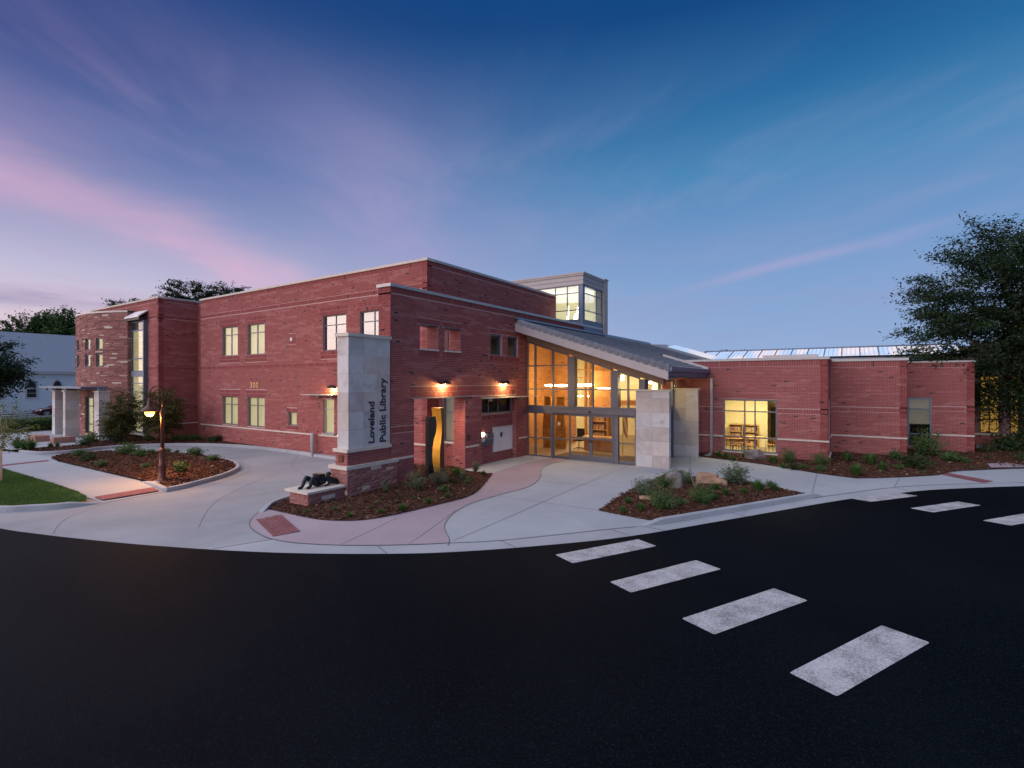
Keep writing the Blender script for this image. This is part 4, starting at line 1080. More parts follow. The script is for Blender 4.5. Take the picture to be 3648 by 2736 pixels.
mb = MB(); hy0, hy1 = E - .10, E + .28
for lo, hi, yy in ((-.02, .16, hy0 + .05), (.16, .42, hy0)):
    mb.hexa([(x, yv, soff(x) + dz_) for dz_ in (lo, hi) for (x, yv) in ((-13.40, yy), (-6.6, yy), (-6.6, hy1), (-13.40, hy1))])
lib(mb.build('header_beam', M['soffit']))
# glass wall frames
def box_part(name, mat, *boxes, parent=None):
    mb = MB()
    for bb in boxes: mb.box(*bb)
    o = mb.build(name, M[mat], parent)
    return o if parent else lib(o)
F0, F1 = E - .03, E + .10
cols = [(-11.14, -10.79), (-8.97, -8.63), (-7.67, -7.40)]
for a, b2 in cols: box_part('column', 'mullion', (a, E - .06, 2.66, b2, E + .28, soff(b2) - .03))
box_part('jamb', 'mullion', (-13.47, F0, .15, -13.37, F1, soff(-13.37) - .06))
ups = [-12.96, -11.97, -9.88, -8.18]
for x in ups: box_part('mullion', 'mullion', (x - .035, F0, 2.66, x + .035, F1, soff(x) - .05))
bays = [(-13.37, -12.995), (-12.925, -12.005), (-11.935, -11.14), (-10.79, -9.915), (-9.845, -8.97), (-8.63, -8.215), (-8.145, -7.67)]
ENT = lib(MB().box(-13.47, F0 + .01, 2.60, -7.40, F1 - .01, 2.655).build('transom', M['mullion']))
for a, b2 in bays:
    for z in (4.60, 3.455):
        if z < soff(b2) - .25: box_part('transom', 'mullion', (a, F0 + .012, z - .03, b2, F1 - .012, z + .03))
    zs = [2.655] + [z for z in (3.455, 4.60) if z < soff(b2) - .25]
    mb = MB(); s = .05
    mb.hexa([(a, F0 + .01, soff(a) - .06 - s), (b2, F0 + .01, soff(b2) - .06 - s), (b2, F1, soff(b2) - .06 - s), (a, F1, soff(a) - .06 - s), (a, F0 + .01, soff(a) + .02), (b2, F0 + .01, soff(b2) + .02), (b2, F1, soff(b2) + .02), (a, F1, soff(a) + .02)])
    lib(mb.build('head_rail', M['mullion']))
    for k, z in enumerate(zs):
        lo = z + (.03 if k else 0); pb = MB()
        if k < len(zs) - 1: pb.box(a, E + .02, lo, b2, E + .03, zs[k + 1] - .03)
        else: pb.hexa([(a, E + .02, lo), (b2, E + .02, lo), (b2, E + .03, lo), (a, E + .03, lo), (a, E + .02, soff(a) - .11), (b2, E + .02, soff(b2) - .11), (b2, E + .03, soff(b2) - .11), (a, E + .03, soff(a) - .11)])
        lib(pb.build('pane', M['glass']))
# spandrel, lower lights, automatic doors
box_part('spandrel', 'mullion', (-13.37, F0 + .005, 2.27, -7.78, F1 - .02, 2.60))
box_part('door_operator', 'door_metal', (-12.06, E - .17, 2.33, -7.80, E - .035, 2.55), (-12.08, E - .19, 2.55, -7.78, E - .032, 2.575))
mb = MB(); mb.lathe([(.0, 0), (.05, .02), (.06, .05), (.03, .08)], (-9.95, E - .20, 2.38), 10); lib(mb.build('door_sensor', M['plastic_dark']))
for x in (-12.96,): box_part('mullion', 'mullion', (x - .035, F0, .15, x + .035, F1, 2.27))
box_part('mullion', 'mullion', (-12.06, F0 - .02, .12, -11.96, F1, 2.33))
box_part('transom', 'mullion', (-13.37, F0 + .01, 1.03, -12.995, F1 - .01, 1.09), (-12.925, F0 + .01, 1.03, -12.06, F1 - .01, 1.09))
box_part('base_rail', 'mullion', (-13.37, F0 + .01, .13, -12.995, F1, .22), (-12.925, F0 + .01, .13, -12.06, F1, .22))
for a, b2 in ((-13.37, -12.995), (-12.925, -12.06)):
    for z0, z1 in ((.22, 1.03), (1.09, 2.27)): box_part('pane', 'glass', (a, E + .02, z0, b2, E + .03, z1))
def door_leaf(x0, x1, y, st=.085, bot=.25, top=.13, mid=1.20, rail=.075, name='door'):
    mb = MB()
    mb.box(x0, y, .16, x0 + st, y + .05, 2.33); mb.box(x1 - st, y, .16, x1, y + .05, 2.33)
    mb.box(x0 + st, y + .002, .16, x1 - st, y + .048, .16 + bot); mb.box(x0 + st, y + .002, 2.33 - top, x1 - st, y + .048, 2.33)
    mb.box(x0 + st, y + .004, mid - rail / 2, x1 - st, y + .046, mid + rail / 2)
    o = lib(mb.build(name, M['door_metal']))
    for z0, z1 in ((.16 + bot, mid - rail / 2), (mid + rail / 2, 2.33 - top)):
        MB().box(x0 + st, y + .02, z0, x1 - st, y + .03, z1).build('pane', M['glass'], o)
    return o
door_leaf(-11.955, -11.02, E - .01, .07, .12, .10, 1.08, .06, 'sidelight')
d1 = door_leaf(-11.06, -9.945, E - .085)
d2 = door_leaf(-9.935, -8.82, E - .085)
for d_, x in ((d1, -9.995), (d2, -9.885)): MB().box(x - .02, E - .12, 1.02, x + .02, E - .085, 1.14).build('handle', M['dark_metal'], d_)
door_leaf(-8.86, -7.80, E - .01, .07, .14, .10, 1.08, .06, 'sidelight')
box_part('door_post', 'mullion', (-8.90, F0 - .03, .13, -8.62, F1, 2.33))
box_part('threshold', 'galvanised', (-11.06, E - .16, .145, -8.82, E + .05, .168))
# --- stone-clad wing walls beside the doors: each slab a piece
def slab_wall(name, x0, x1, y0, y1, z0, z1, ncol, rows, cap, label=None, sides=('y-', 'x+'), th=.03):
    core = MB().box(x0 + th, y0 + th, z0, x1 - th, y1 - th, z1).build(name, M['joint'])
    core = lib(core)
    zs = [z1]
    while zs[-1] - rows > z0 + .2: zs.append(zs[-1] - (rows * .5 if len(zs) == 1 and cap == 'short' else rows))
    zs.append(z0)
    for k in range(len(zs) - 1):
        zt, zb = zs[k] - .003, zs[k + 1] + .003
        for c_ in range(ncol):
            xa = x0 + (x1 - x0) * c_ / ncol + .003; xb = x0 + (x1 - x0) * (c_ + 1) / ncol - .003
            j = rng.uniform(-.002, .003)
            for sd_ in sides:
                if sd_ == 'y-': MB().box(xa, y0 + j, zb, xb, y0 + th + .002, zt).build('stone_slab', M['flagstone'], core)
        if 'x+' in sides: MB().box(x1 - th - .002, y0 + th + .004, zb, x1 + rng.uniform(-.002, .003), y1, zt).build('stone_slab', M['flagstone'], core)
    MB().box(x0 - .04, y0 - .06, z1 + .002, x1 + .07, y1 + .05, z1 + .07).build('stone_cap', M['limestone'], core)
    return core
slab_wall('stone_wall', -7.78, -6.33, 21.36, 21.60, .10, 3.41, 2, .61, 'short')
slab_wall('stone_wall', -7.40, -6.19, 25.60, 25.78, .10, 3.42, 2, .61, 'short')
# side door of the vestibule between the stone walls (plane x = -7.40)
box_part('side_frame', 'steel_blue', (-7.46, 21.62, .13, -7.36, 21.75, 3.9), (-7.46, 25.45, .13, -7.36, 25.58, 3.9), (-7.46, 21.75, 2.35, -7.34, 25.45, 2.62), (-7.46, 23.4, .13, -7.36, 23.5, 2.35), (-7.46, 21.75, 3.84, -7.36, 25.45, 3.9), (-7.46, 23.4, 2.62, -7.36, 23.5, 3.84))
mb = MB(); mb.box(-7.44, 24.3, .14, -7.38, 24.42, 2.35); mb.box(-7.44, 25.33, .14, -7.38, 25.45, 2.35); mb.box(-7.44, 24.42, .14, -7.38, 25.33, .36); mb.box(-7.44, 24.42, 2.2, -7.38, 25.33, 2.35); mb.box(-7.44, 24.42, 1.1, -7.37, 25.33, 1.2)
sdoor = lib(mb.build('side_door', M['steel_blue'])); MB().box(-7.42, 24.42, .36, -7.41, 25.33, 1.1).build('pane', M['glass_dark'], sdoor); MB().box(-7.42, 24.42, 1.2, -7.41, 25.33, 2.2).build('pane', M['glass_dark'], sdoor)
MB().tube([(-7.33, 24.5, 1.05), (-7.33, 24.5, 1.35)], .015, 6).build('handle', M['galvanised'], sdoor)
for y0, y1 in ((21.75, 23.4), (23.5, 24.3)): box_part('pane', 'glass_dark', (-7.42, y0, .14, -7.41, y1, 2.35))
for y0, y1 in ((21.75, 23.4), (23.5, 25.45)): box_part('pane', 'glass', (-7.42, y0, 2.62, -7.41, y1, 3.84))
# clerestory strip beyond, up to the wing
box_part('clerestory_frame', 'mullion', (-7.46, 25.8, 2.35, -7.36, 27.05, 2.5), (-7.46, 26.3, 2.5, -7.36, 26.38, 3.9))
box_part('pane', 'glass', (-7.42, 25.8, 2.5, -7.41, 26.3, 3.9)); box_part('pane', 'glass', (-7.42, 26.38, 2.5, -7.41, 27.05, 3.9))
wall('x', -7.41, 1, 25.8, 27.1, 0, 2.35, [], [], bricks=False)

# --- lobby interior
XB, YB, XL = -7.47, 33.5, -15.5
mb = MB(); mb.face([(XL, E + .12, .155), (XB, E + .12, .155), (XB, YB, .155), (XL, YB, .155)]); lib(mb.build('lobby_floor', M['floor_tile']))
mb = MB(); mb.box(-12.2, 21.9, .156, -8.2, 24.0, .17); lib(mb.build('door_mat', M['carpet']))
mb = MB(); mb.face([(-13.42, E + .31, soff(-13.42) + .05), (XB, E + .31, soff(XB) + .05), (XB, YB, soff(XB) + .05), (-13.42, YB, soff(-13.42) + .05)])
mb.face([(XL, E + .1, 6.15), (-13.42, E + .1, 6.15), (-13.42, YB, 6.15), (XL, YB, 6.15)]); lib(mb.build('lobby_ceiling', M['soffit']))
wall('x', XL, 1, E + .1, 27.5, .15, 6.15, [], [], depth=.04, name='lobby_wall', top=False)
wall('y', 27.5, -1, XL, -13.8, .15, 6.15, [], [], depth=.2, name='lobby_wall', top=False)
wall('y', E + .14, 1, XL, -13.45, .15, 6.15, [], [], depth=.02, name='lobby_wall', top=False, bricks=False)
mb = MB(); mb.face([(XL, YB, .15), (XB, YB, .15), (XB, YB, soff(XB)), (-13.42, YB, 6.0), (XL, YB, 6.0)]); mb.face([(XL, 27.7, .15), (XL, YB, .15), (XL, YB, 6.0), (XL, 27.7, 6.0)]); lib(mb.build('lobby_back_wall', M['plaster']))
mb = MB(); mb.face([(XB, 27.0, .15), (XB, YB, .15), (XB, YB, 3.95), (XB, 27.0, 3.95)]); lib(mb.build('lobby_side_wall', M['plaster']))
wall('y', 26.6, -1, -12.15, -11.1, .15, 5.4, [], [], depth=.35, name='lobby_pier', top=False)
wall('y', 28.6, -1, -10.2, -8.4, .15, 3.3, [], [], depth=.1, name='lobby_pier', top=False)
box_part('lobby_column', 'wood', (-13.55, 28.3, .15, -13.42, 28.45, 5.9), (-13.25, 28.3, .15, -13.12, 28.45, 5.9), (-12.72, 28.3, .15, -12.62, 28.45, 5.9))
box_part('lobby_beam', 'wood_light', (-14.0, 28.2, 4.50, -12.3, 28.28, 4.58), (-14.0, 28.2, 4.05, -12.3, 28.28, 4.10), (-12.2, 26.35, 4.35, -10.6, 26.45, 4.42))
box_part('lobby_balcony', 'wood', (-13.8, 30.2, 2.35, -9.0, 31.4, 2.65))
box_part('speaker_box', 'plastic_dark', (-15.49, 24.1, 3.75, -15.3, 24.35, 4.05))
for x0, x1 in ((-15.0, -14.65), (-14.2, -13.9)): box_part('wall_panel', 'wood_light', (x0, 27.44, 3.9, x1, 27.475, 4.2))

# --- curved sandstone tower
TC, TR = (-44.8, 21.4), 8.5
ang = lambda x: math.acos((x - TC[0]) / TR)           # on the near side
TH0 = math.acos((-40.45 - TC[0]) / TR); TH1 = TH0 + 1.55
tp = lambda th, r, z: (TC[0] + r * math.cos(th), TC[1] - r * math.sin(th), z)
def th_px(px):
    """angle on the tower seen under a given column of the photograph"""
    d = FW + RT * ((px - 1824) / 1810); d = Vector((d.x, d.y)); cc = Vector(TC)
    bq = d.dot(-cc); a = d.dot(d); c_ = cc.dot(cc) - TR * TR; disc = max(bq * bq - a * c_, 0)
    t = (-bq - math.sqrt(disc)) / a; p = d * t
    return math.atan2(-(p.y - TC[1]), p.x - TC[0])
TWH = []
for (p0, p1) in ((344, 367), (305, 323), (276, 284.5)):
    a0, a1 = th_px(p0), th_px(p1)
    for z0, z1 in ((6.02, 6.80), (4.86, 5.72)): TWH.append((min(a0, a1), max(a0, a1), z0, z1))
DOORH = [(th_px(333), th_px(305), .3, 2.75), (th_px(283), th_px(276), .4, 2.75)]
HOLES = TWH + [(min(a, b2), max(a, b2), z0, z1) for a, b2, z0, z1 in DOORH]
mb = MB(); N = 60; Zs = sorted({0, 8.50, *[h[2] for h in HOLES], *[h[3] for h in HOLES]}); As = sorted({*np.linspace(TH0, TH1, N), *[h[0] for h in HOLES], *[h[1] for h in HOLES]})
for i in range(len(As) - 1):
    for j in range(len(Zs) - 1):
        am, zm = (As[i] + As[i + 1]) / 2, (Zs[j] + Zs[j + 1]) / 2
        if any(h[0] < am < h[1] and h[2] < zm < h[3] for h in HOLES): continue
        mb.face([tp(As[i], TR, Zs[j]), tp(As[i + 1], TR, Zs[j]), tp(As[i + 1], TR, Zs[j + 1]), tp(As[i], TR, Zs[j + 1])])
for h in HOLES:
    for (p, q) in (((h[0], h[2]), (h[0], h[3])), ((h[1], h[2]), (h[1], h[3])), ((h[0], h[3]), (h[1], h[3])), ((h[0], h[2]), (h[1], h[2]))):
        mb.face([tp(p[0], TR, p[1]), tp(q[0], TR, q[1]), tp(q[0], TR - .25, q[1]), tp(p[0], TR - .25, p[1])])
ex, ey = tp(TH0, TR, 0)[:2]
mb.face([(ex, ey, 0), (ex, ey + .5, 0), (ex, ey + .5, 8.5), (ex, ey, 8.5)])
TOWER = lib(mb.build('stone_tower', M['joint']))
mb = MB()
for i in range(N - 1):
    a, b2 = As[0] + (TH1 - TH0) * i / (N - 1), As[0] + (TH1 - TH0) * (i + 1) / (N - 1)
    mb.hexa([tp(a, TR + .06, 8.50), tp(b2, TR + .06, 8.50), tp(b2, TR - .4, 8.50), tp(a, TR - .4, 8.50), tp(a, TR + .06, 8.61), tp(b2, TR + .06, 8.61), tp(b2, TR - .4, 8.61), tp(a, TR - .4, 8.61)])
mb.build('coping', M['coping_metal'], TOWER)
mb = MB(); mb.box(ex - .35, ey + .02, 8.502, ex + .07, ey + .56, 8.612); mb.build('coping', M['dark_metal'], TOWER)
for h in TWH:
    mb = MB(); rr = TR - .05; n = 3
    def arcbox(a, b2, z0, z1, r0, r1):
        mb.hexa([tp(a, r1, z0), tp(b2, r1, z0), tp(b2, r0, z0), tp(a, r0, z0), tp(a, r1, z1), tp(b2, r1, z1), tp(b2, r0, z1), tp(a, r0, z1)])
    e = .07 / TR
    arcbox(h[0], h[0] + e, h[2], h[3], rr - .05, rr); arcbox(h[1] - e, h[1], h[2], h[3], rr - .05, rr); arcbox(h[0] + e, h[1] - e, h[2], h[2] + .07, rr - .05, rr); arcbox(h[0] + e, h[1] - e, h[3] - .07, h[3], rr - .05, rr)
    wo_ = mb.build('window', M['steel_blue'], TOWER)
    mb = MB(); arcbox(h[0] + e, h[1] - e, h[2] + .07, h[3] - .07, rr - .03, rr - .02); mb.build('pane', M['glass'], TOWER)
    mb = MB(); arcbox(h[0], h[1], h[2], h[3], rr - .16, rr - .14); mb.build('blind', M['blind_lit'], TOWER)
for a, b2, z0, z1 in [(min(h[0], h[1]), max(h[0], h[1]), h[2], h[3]) for h in DOORH]:
    mb = MB(); rr = TR - .12; e = .06 / TR
    arcbox(a, a + e * 2, z0, z1, rr - .05, rr); arcbox(b2 - e * 2, b2, z0, z1, rr - .05, rr)
    for z in (z0, z0 + .55, 2.1, z1 - .08): arcbox(a + e * 2, b2 - e * 2, z, z + .07, rr - .045, rr - .004)
    mb.build('door', M['steel_blue'], TOWER)
    mb = MB(); arcbox(a, b2, z0, z1, rr - .10, rr - .08); mb.build('blind', M['blind_lit'], TOWER)
# strip stones laid in courses round the curve
z = 0.0; S = []; zi = 0
while z < 8.49:
    hgt = min(rng.choice((.055, .065, .075, .09, .11)), 8.50 - z)
    th = TH0
    while th < TH1:
        ln = rng.uniform(.22, .85) / TR; t1 = min(th + ln, TH1); zm = z + hgt / 2
        if hgt > .03:
            segs = [(th, t1)]
            for h in HOLES:
                if h[2] < zm < h[3]:
                    ns = []
                    for s0, s1 in segs:
                        if h[1] <= s0 or h[0] >= s1: ns.append((s0, s1)); continue
                        if h[0] > s0: ns.append((s0, h[0]))
                        if h[1] < s1: ns.append((h[1], s1))
                    segs = ns
            for s0, s1 in segs:
                if (s1 - s0) * TR > .05: S.append((s0 + .003 / TR, s1 - .003 / TR, z + .004, z + hgt - .004, rng.uniform(.012, .055), 1.0 if rng.random() < .045 else min(.85, max(0, rng.gauss(.45, .2)))))
        th = t1
    z += hgt
S = np.array(S)
def arc_verts(S):
    a, b2, z0, z1, d, _ = S.T; v = lambda t, r, z: np.stack([TC[0] + r * np.cos(t), TC[1] - r * np.sin(t), z], -1)
    r0 = np.full(len(S), TR - .01)
    return np.stack([v(a, r0, z0), v(b2, r0, z0), v(b2, r0, z1), v(a, r0, z1), v(a, TR + d, z0), v(b2, TR + d, z0), v(b2, TR + d, z1), v(a, TR + d, z1)], 1)
SV = arc_verts(S); order = np.argsort(-proj_area(SV)); single, rest = order[:300], order[300:]
for k in single:
    me = np_mesh('stone_strip', SV[k], BF, M['sandstone'], attr=np.full(5, S[k, 5])); link(bpy.data.objects.new('stone_strip', me), TOWER)
F = (np.arange(len(rest))[:, None, None] * 8 + BF[None]).reshape(-1, 4)
o = bpy.data.objects.new('stone_strips', np_mesh('stone_strips', SV[rest].reshape(-1, 3), F, M['sandstone'], attr=np.repeat(S[rest, 5], 5))); link(o, TOWER); o['kind'] = 'stuff'
rows = []; z = 0
while z < 8.45:
    hgt = rng.choice((.06, .075, .09, .11)); y = ey
    while y < ey + .45:
        l = rng.uniform(.15, .45); rows.append((y + .003, min(y + l, ey + .46) - .003, z + .004, min(z + hgt, 8.5) - .004, 0)); y += l
    z += hgt
RB = np.array(rows); V = brick_verts('x', ex, 1, RB, .03); F = (np.arange(len(RB))[:, None, None] * 8 + BF[None]).reshape(-1, 4)
o = bpy.data.objects.new('stone_strips', np_mesh('stone_strips', V.reshape(-1, 3), F, M['sandstone'], attr=np.repeat(np.where(nrg.random(len(RB)) < .06, 1, np.clip(nrg.normal(.42, .18, len(RB)), 0, .85)), 5))); link(o, TOWER); o['kind'] = 'stuff'
# side entrance canopy on stone piers
for nm, (x0, x1, y0, y1) in (('canopy_pier', (-40.5, -39.7, 12.27, 12.85)), ('canopy_pier', (-44.0, -43.55, 11.65, 12.4)), ('canopy_pier', (-47.6, -47.0, 12.0, 12.5))):
    slab_wall(nm, x0, x1, y0, y1, .05, 3.16, 1, .62, 'full')
box_part('canopy_beam', 'steel_blue', (-48.6, 11.5, 3.38, -40.2, 12.9, 3.5), (-43.85, 11.75, 3.23, -43.7, 12.3, 3.38), (-40.25, 12.35, 3.23, -39.95, 12.75, 3.45), (-47.4, 12.1, 3.23, -47.2, 12.4, 3.38))

# --- long shingled roof with its roof lights, behind the wings
mb = MB(); mb.face([(4.8, 40, 4.5), (30, 40, 4.5), (30, 47, 6.32), (4.8, 47, 6.32)]); mb.face([(4.8, 40, 4.5), (4.8, 47, 6.32), (4.8, 47, 0), (4.8, 40, 0)]); mb.face([(-12, 47, 6.32), (30, 47, 6.32), (30, 54, 4.4), (-12, 54, 4.4)])
lib(mb.build('shingle_roof', M['shingle_brown']))
mb = MB()
for k in range(22):
    y0 = 40 + k * .318; zz = lambda y: 4.5 + (y - 40) * .26
    mb.hexa([(4.8, y0, zz(y0) + .0), (30, y0, zz(y0) + .0), (30, y0 + .33, zz(y0 + .33)), (4.8, y0 + .33, zz(y0 + .33)), (4.8, y0, zz(y0) + .035), (30, y0, zz(y0) + .035), (30, y0 + .33, zz(y0 + .33) + .004), (4.8, y0 + .33, zz(y0 + .33) + .004)])
lib(mb.build('shingle_course', M['shingle_brown']))
SKY0, SKYN = -10.6, 15; pw = 1.115
SKL = lib(MB().box(SKY0, 44.3, 5.3, SKY0 + SKYN * pw, 44.45, 5.58).build('skylight_kerb', M['steel_blue']))
zz = lambda y: 4.5 + (y - 40) * .26
for k in range(SKYN):
    x0 = SKY0 + k * pw
    mb = MB(); mb.hexa([(x0 + .03, 44.4, zz(44.4) + .06), (x0 + pw - .03, 44.4, zz(44.4) + .06), (x0 + pw - .03, 47, zz(47) + .06), (x0 + .03, 47, zz(47) + .06), (x0 + .03, 44.4, zz(44.4) + .12), (x0 + pw - .03, 44.4, zz(44.4) + .12), (x0 + pw - .03, 47, zz(47) + .12), (x0 + .03, 47, zz(47) + .12)])
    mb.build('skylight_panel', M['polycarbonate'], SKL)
    mb = MB(); mb.hexa([(x0 - .03, 44.4, zz(44.4) + .06), (x0 + .03, 44.4, zz(44.4) + .06), (x0 + .03, 47, zz(47) + .06), (x0 - .03, 47, zz(47) + .06), (x0 - .03, 44.4, zz(44.4) + .18), (x0 + .03, 44.4, zz(44.4) + .18), (x0 + .03, 47, zz(47) + .18), (x0 - .03, 47, zz(47) + .18)])
    mb.build('skylight_rib', M['steel_blue'], SKL)
    for q in (1, 2, 3):
        xx = x0 + pw * q / 4
        mb = MB(); mb.hexa([(xx - .008, 44.4, zz(44.4) + .12), (xx + .008, 44.4, zz(44.4) + .12), (xx + .008, 47, zz(47) + .12), (xx - .008, 47, zz(47) + .12), (xx - .008, 44.4, zz(44.4) + .135), (xx + .008, 44.4, zz(44.4) + .135), (xx + .008, 47, zz(47) + .135), (xx - .008, 47, zz(47) + .135)])
        mb.build('skylight_bar', M['galvanised'], SKL)
MB().box(SKY0 - .2, 46.95, zz(47) + .06, SKY0 + SKYN * pw + .2, 47.1, zz(47) + .22).build('skylight_ridge', M['steel_blue'], SKL)
# sloping roof light on the far side of the entrance roof
mb = MB(); r2 = lambda x: 6.98 + SL * (x + 13.42)
for k in range(6):
    x0, x1 = -12.4 + k * 1.05, -12.4 + (k + 1) * 1.05 - .03
    mb.hexa([(x0, 41.4, r2(x0)), (x1, 41.4, r2(x1)), (x1, 43.6, r2(x1) + .25), (x0, 43.6, r2(x0) + .25), (x0, 41.4, r2(x0) + .05), (x1, 41.4, r2(x1) + .05), (x1, 43.6, r2(x1) + .30), (x0, 43.6, r2(x0) + .30)])
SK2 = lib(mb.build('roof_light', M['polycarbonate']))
mb = MB(); mb.hexa([(-13.3, 39.7, r2(-13.3) - .4), (-6, 39.7, r2(-6) - .4), (-6, 44, r2(-6) - .4), (-13.3, 44, r2(-13.3) - .4), (-13.3, 39.7, r2(-13.3) - .14), (-6, 39.7, r2(-6) - .14), (-6, 44, r2(-6) + .1), (-13.3, 44, r2(-13.3) + .1)]); lib(mb.build('roof', M['roof_tile']))
# wall of the older part with lit windows, low garden wall
wall('y', 40.2, -1, 5.2, 26, 0, 4.5, [(6.3, 7.2, .8, 4.2, .15), (7.6, 8.6, .8, 4.2, .15), (9.2, 10.2, .8, 4.2, .15)], [], bricks=False, name='wall')
for a, b2 in ((6.3, 7.2), (7.6, 8.6), (9.2, 10.2)): window('y', 40.2, -1, a, b2, .8, 4.2, [(a + b2) / 2], [1.6, 2.5, 3.3], inset=.05, frame='wood', blind='window_glow', fw=.07)

# --- all bricks: the 300 that show largest are pieces of their own, the rest one mesh per wall
best = []
for wi, (o, axis, c, n, Bx, tone) in enumerate(ALL_BRICKS):
    if o.name.startswith('lobby'): continue
    V = brick_verts(axis, c, n, Bx); ar = proj_area(V)
    full = (Bx[:, 1] - Bx[:, 0] > .185) & (Bx[:, 4] == 0)
    ar = np.where(full, ar, 0)
    if not (axis == 'x' and abs(c + 13.42) < .01 and Bx[:, 2].min() < 1) and not (axis == 'y' and abs(c - 27.1) < .01): continue
    ar = np.where(Bx[:, 2] < .35, 0, ar)
    if axis == 'y': ar = np.where(Bx[:, 0] < -5.3, 0, ar)
    for k in np.argsort(-ar)[:300]: best.append((ar[k], wi, k))
best.sort(reverse=True); pick = {}
for ar, wi, k in best[:300]: pick.setdefault(wi, []).append(k)
_bm = {}
for wi, (o, axis, c, n, Bx, tone) in enumerate(ALL_BRICKS):
    sel = pick.get(wi, []); keep = np.ones(len(Bx), bool); keep[sel] = False
    V = brick_verts(axis, c, n, Bx[keep]); F = (np.arange(keep.sum())[:, None, None] * 8 + BF[None]).reshape(-1, 4)
    if keep.any():
        ob = bpy.data.objects.new('bricks', np_mesh('bricks', V.reshape(-1, 3), F, M['brick_buff' if o.name.startswith('lobby') else 'brick'], attr=np.repeat(tone[keep], 5))); link(ob, o); ob['kind'] = 'stuff'
    for k in sel:
        tk = round(float(tone[k]) * 12) / 12; key = (axis, n, tk)
        if key not in _bm:
            b0 = np.array([[-(BL - BJ) / 2, (BL - BJ) / 2, -(BH - BJ) / 2, (BH - BJ) / 2, 0]]); _bm[key] = np_mesh('brick', brick_verts(axis, 0, n, b0)[0], BF, M['brick'], attr=np.full(5, tk))
        ob = bpy.data.objects.new('brick', _bm[key]); link(ob, o)
        am, zm = (Bx[k, 0] + Bx[k, 1]) / 2, (Bx[k, 2] + Bx[k, 3]) / 2
        ob.location = (am, c, zm) if axis == 'y' else (c, am, zm)
# ------------------------------------------------------------------ things standing about
def thing(name, loc, label, cat, group=None, rz=0):
    return tag(empty(name, loc, rz), label, cat, group)
def local(mb, loc):
    mb.v = [(x - loc[0], y - loc[1], z - loc[2]) for x, y, z in mb.v]; return mb

def rough_block(axis, c, n, a0, a1, z0, z1, depth, org, name, parent, tone, amp=.018):
    """split-faced stone: a box whose outer face is broken up"""
    nu, nv = max(2, int((a1 - a0) / .09)), 2; mb = MB(); G = {}
    for i in range(nu + 1):
        for j in range(nv + 1):
            a = a0 + (a1 - a0) * i / nu; z = z0 + (z1 - z0) * j / nv
            edge = i in (0, nu) or j in (0, nv)
            d = depth * (.55 if edge else 1.0) + rng.uniform(-amp, amp) * (.35 if edge else 1)
            G[i, j] = len(mb.v); mb.v.append(tuple(P3(axis, c, n, np.array(a), max(d, .004), z)))
    for i in range(nu):
        for j in range(nv):
            mb.f.append((G[i, j], G[i + 1, j], G[i + 1, j + 1], G[i, j + 1])); mb.m.append(0); mb.sm.append(False)
    ring = [(i, 0) for i in range(nu)] + [(nu, j) for j in range(nv)] + [(i, nv) for i in range(nu, 0, -1)] + [(0, j) for j in range(nv, 0, -1)]
    bk = []
    for (i, j) in ring:
        a = a0 + (a1 - a0) * i / nu; z = z0 + (z1 - z0) * j / nv
        bk.append(len(mb.v)); mb.v.append(tuple(P3(axis, c, n, np.array(a), -.02, z)))
    L = len(ring)
    for k in range(L):
        mb.f.append((bk[k], bk[(k + 1) % L], G[ring[(k + 1) % L]], G[ring[k]])); mb.m.append(0); mb.sm.append(False)
    local(mb, org); o = mb.build(name, M['sandstone'], parent)
    at_ = o.data.attributes.new('tone', 'FLOAT', 'FACE'); at_.data.foreach_set('value', np.full(len(o.data.polygons), tone, np.float32))
    return o

def ashlar(axis, c, n, a0, a1, z0, z1, org, parent, hs=(.075, .10, .13), lmin=.2, lmax=.6, pale=.12):
    z = z0
    while z < z1 - .01:
        h = min(rng.choice(hs), z1 - z)
        if z1 - z - h < .05: h = z1 - z
        a = a0
        while a < a1 - .01:
            l = min(rng.uniform(lmin, lmax), a1 - a)
            if a1 - a - l < .12: l = a1 - a
            tone = 1.0 if rng.random() < pale else min(.84, max(.05, rng.gauss(.5, .17)))
            rough_block(axis, c, n, a + .004, a + l - .004, z + .004, z + h - .004, .022, org, 'stone', parent, tone)
            a += l
        z += h

# --- sign pillar
O = (-13.7, 11.5, 0)
SIGN = thing('sign_pillar', O, 'tall buff stone sign pillar lettered Loveland Public Library on a red stone base', 'sign')
mb = MB(); mb.box(-14.19, 10.57, 0, -13.36, 12.70, .985); mb.box(-14.02, 10.63, 1.1, -13.43, 12.47, 1.53); mb.box(-13.95, 10.69, 1.63, -13.45, 12.42, 5.27)
local(mb, O).build('core', M['mortar'], SIGN)
for nm, bx_, mt in (('ledge', (-14.24, 10.50, .985, -13.31, 12.74, 1.10), 'limestone'), ('sill', (-14.09, 10.56, 1.53, -13.36, 12.45, 1.63), 'limestone'), ('cap', (-14.04, 10.60, 5.28, -13.36, 12.46, 5.39), 'limestone')):
    local(MB().box(*bx_), O).build(nm, M[mt], SIGN)
ashlar('x', -13.36, 1, 10.56, 12.71, .02, .985, O, SIGN)
ashlar('y', 10.57, -1, -14.2, -13.35, .02, .985, O, SIGN)
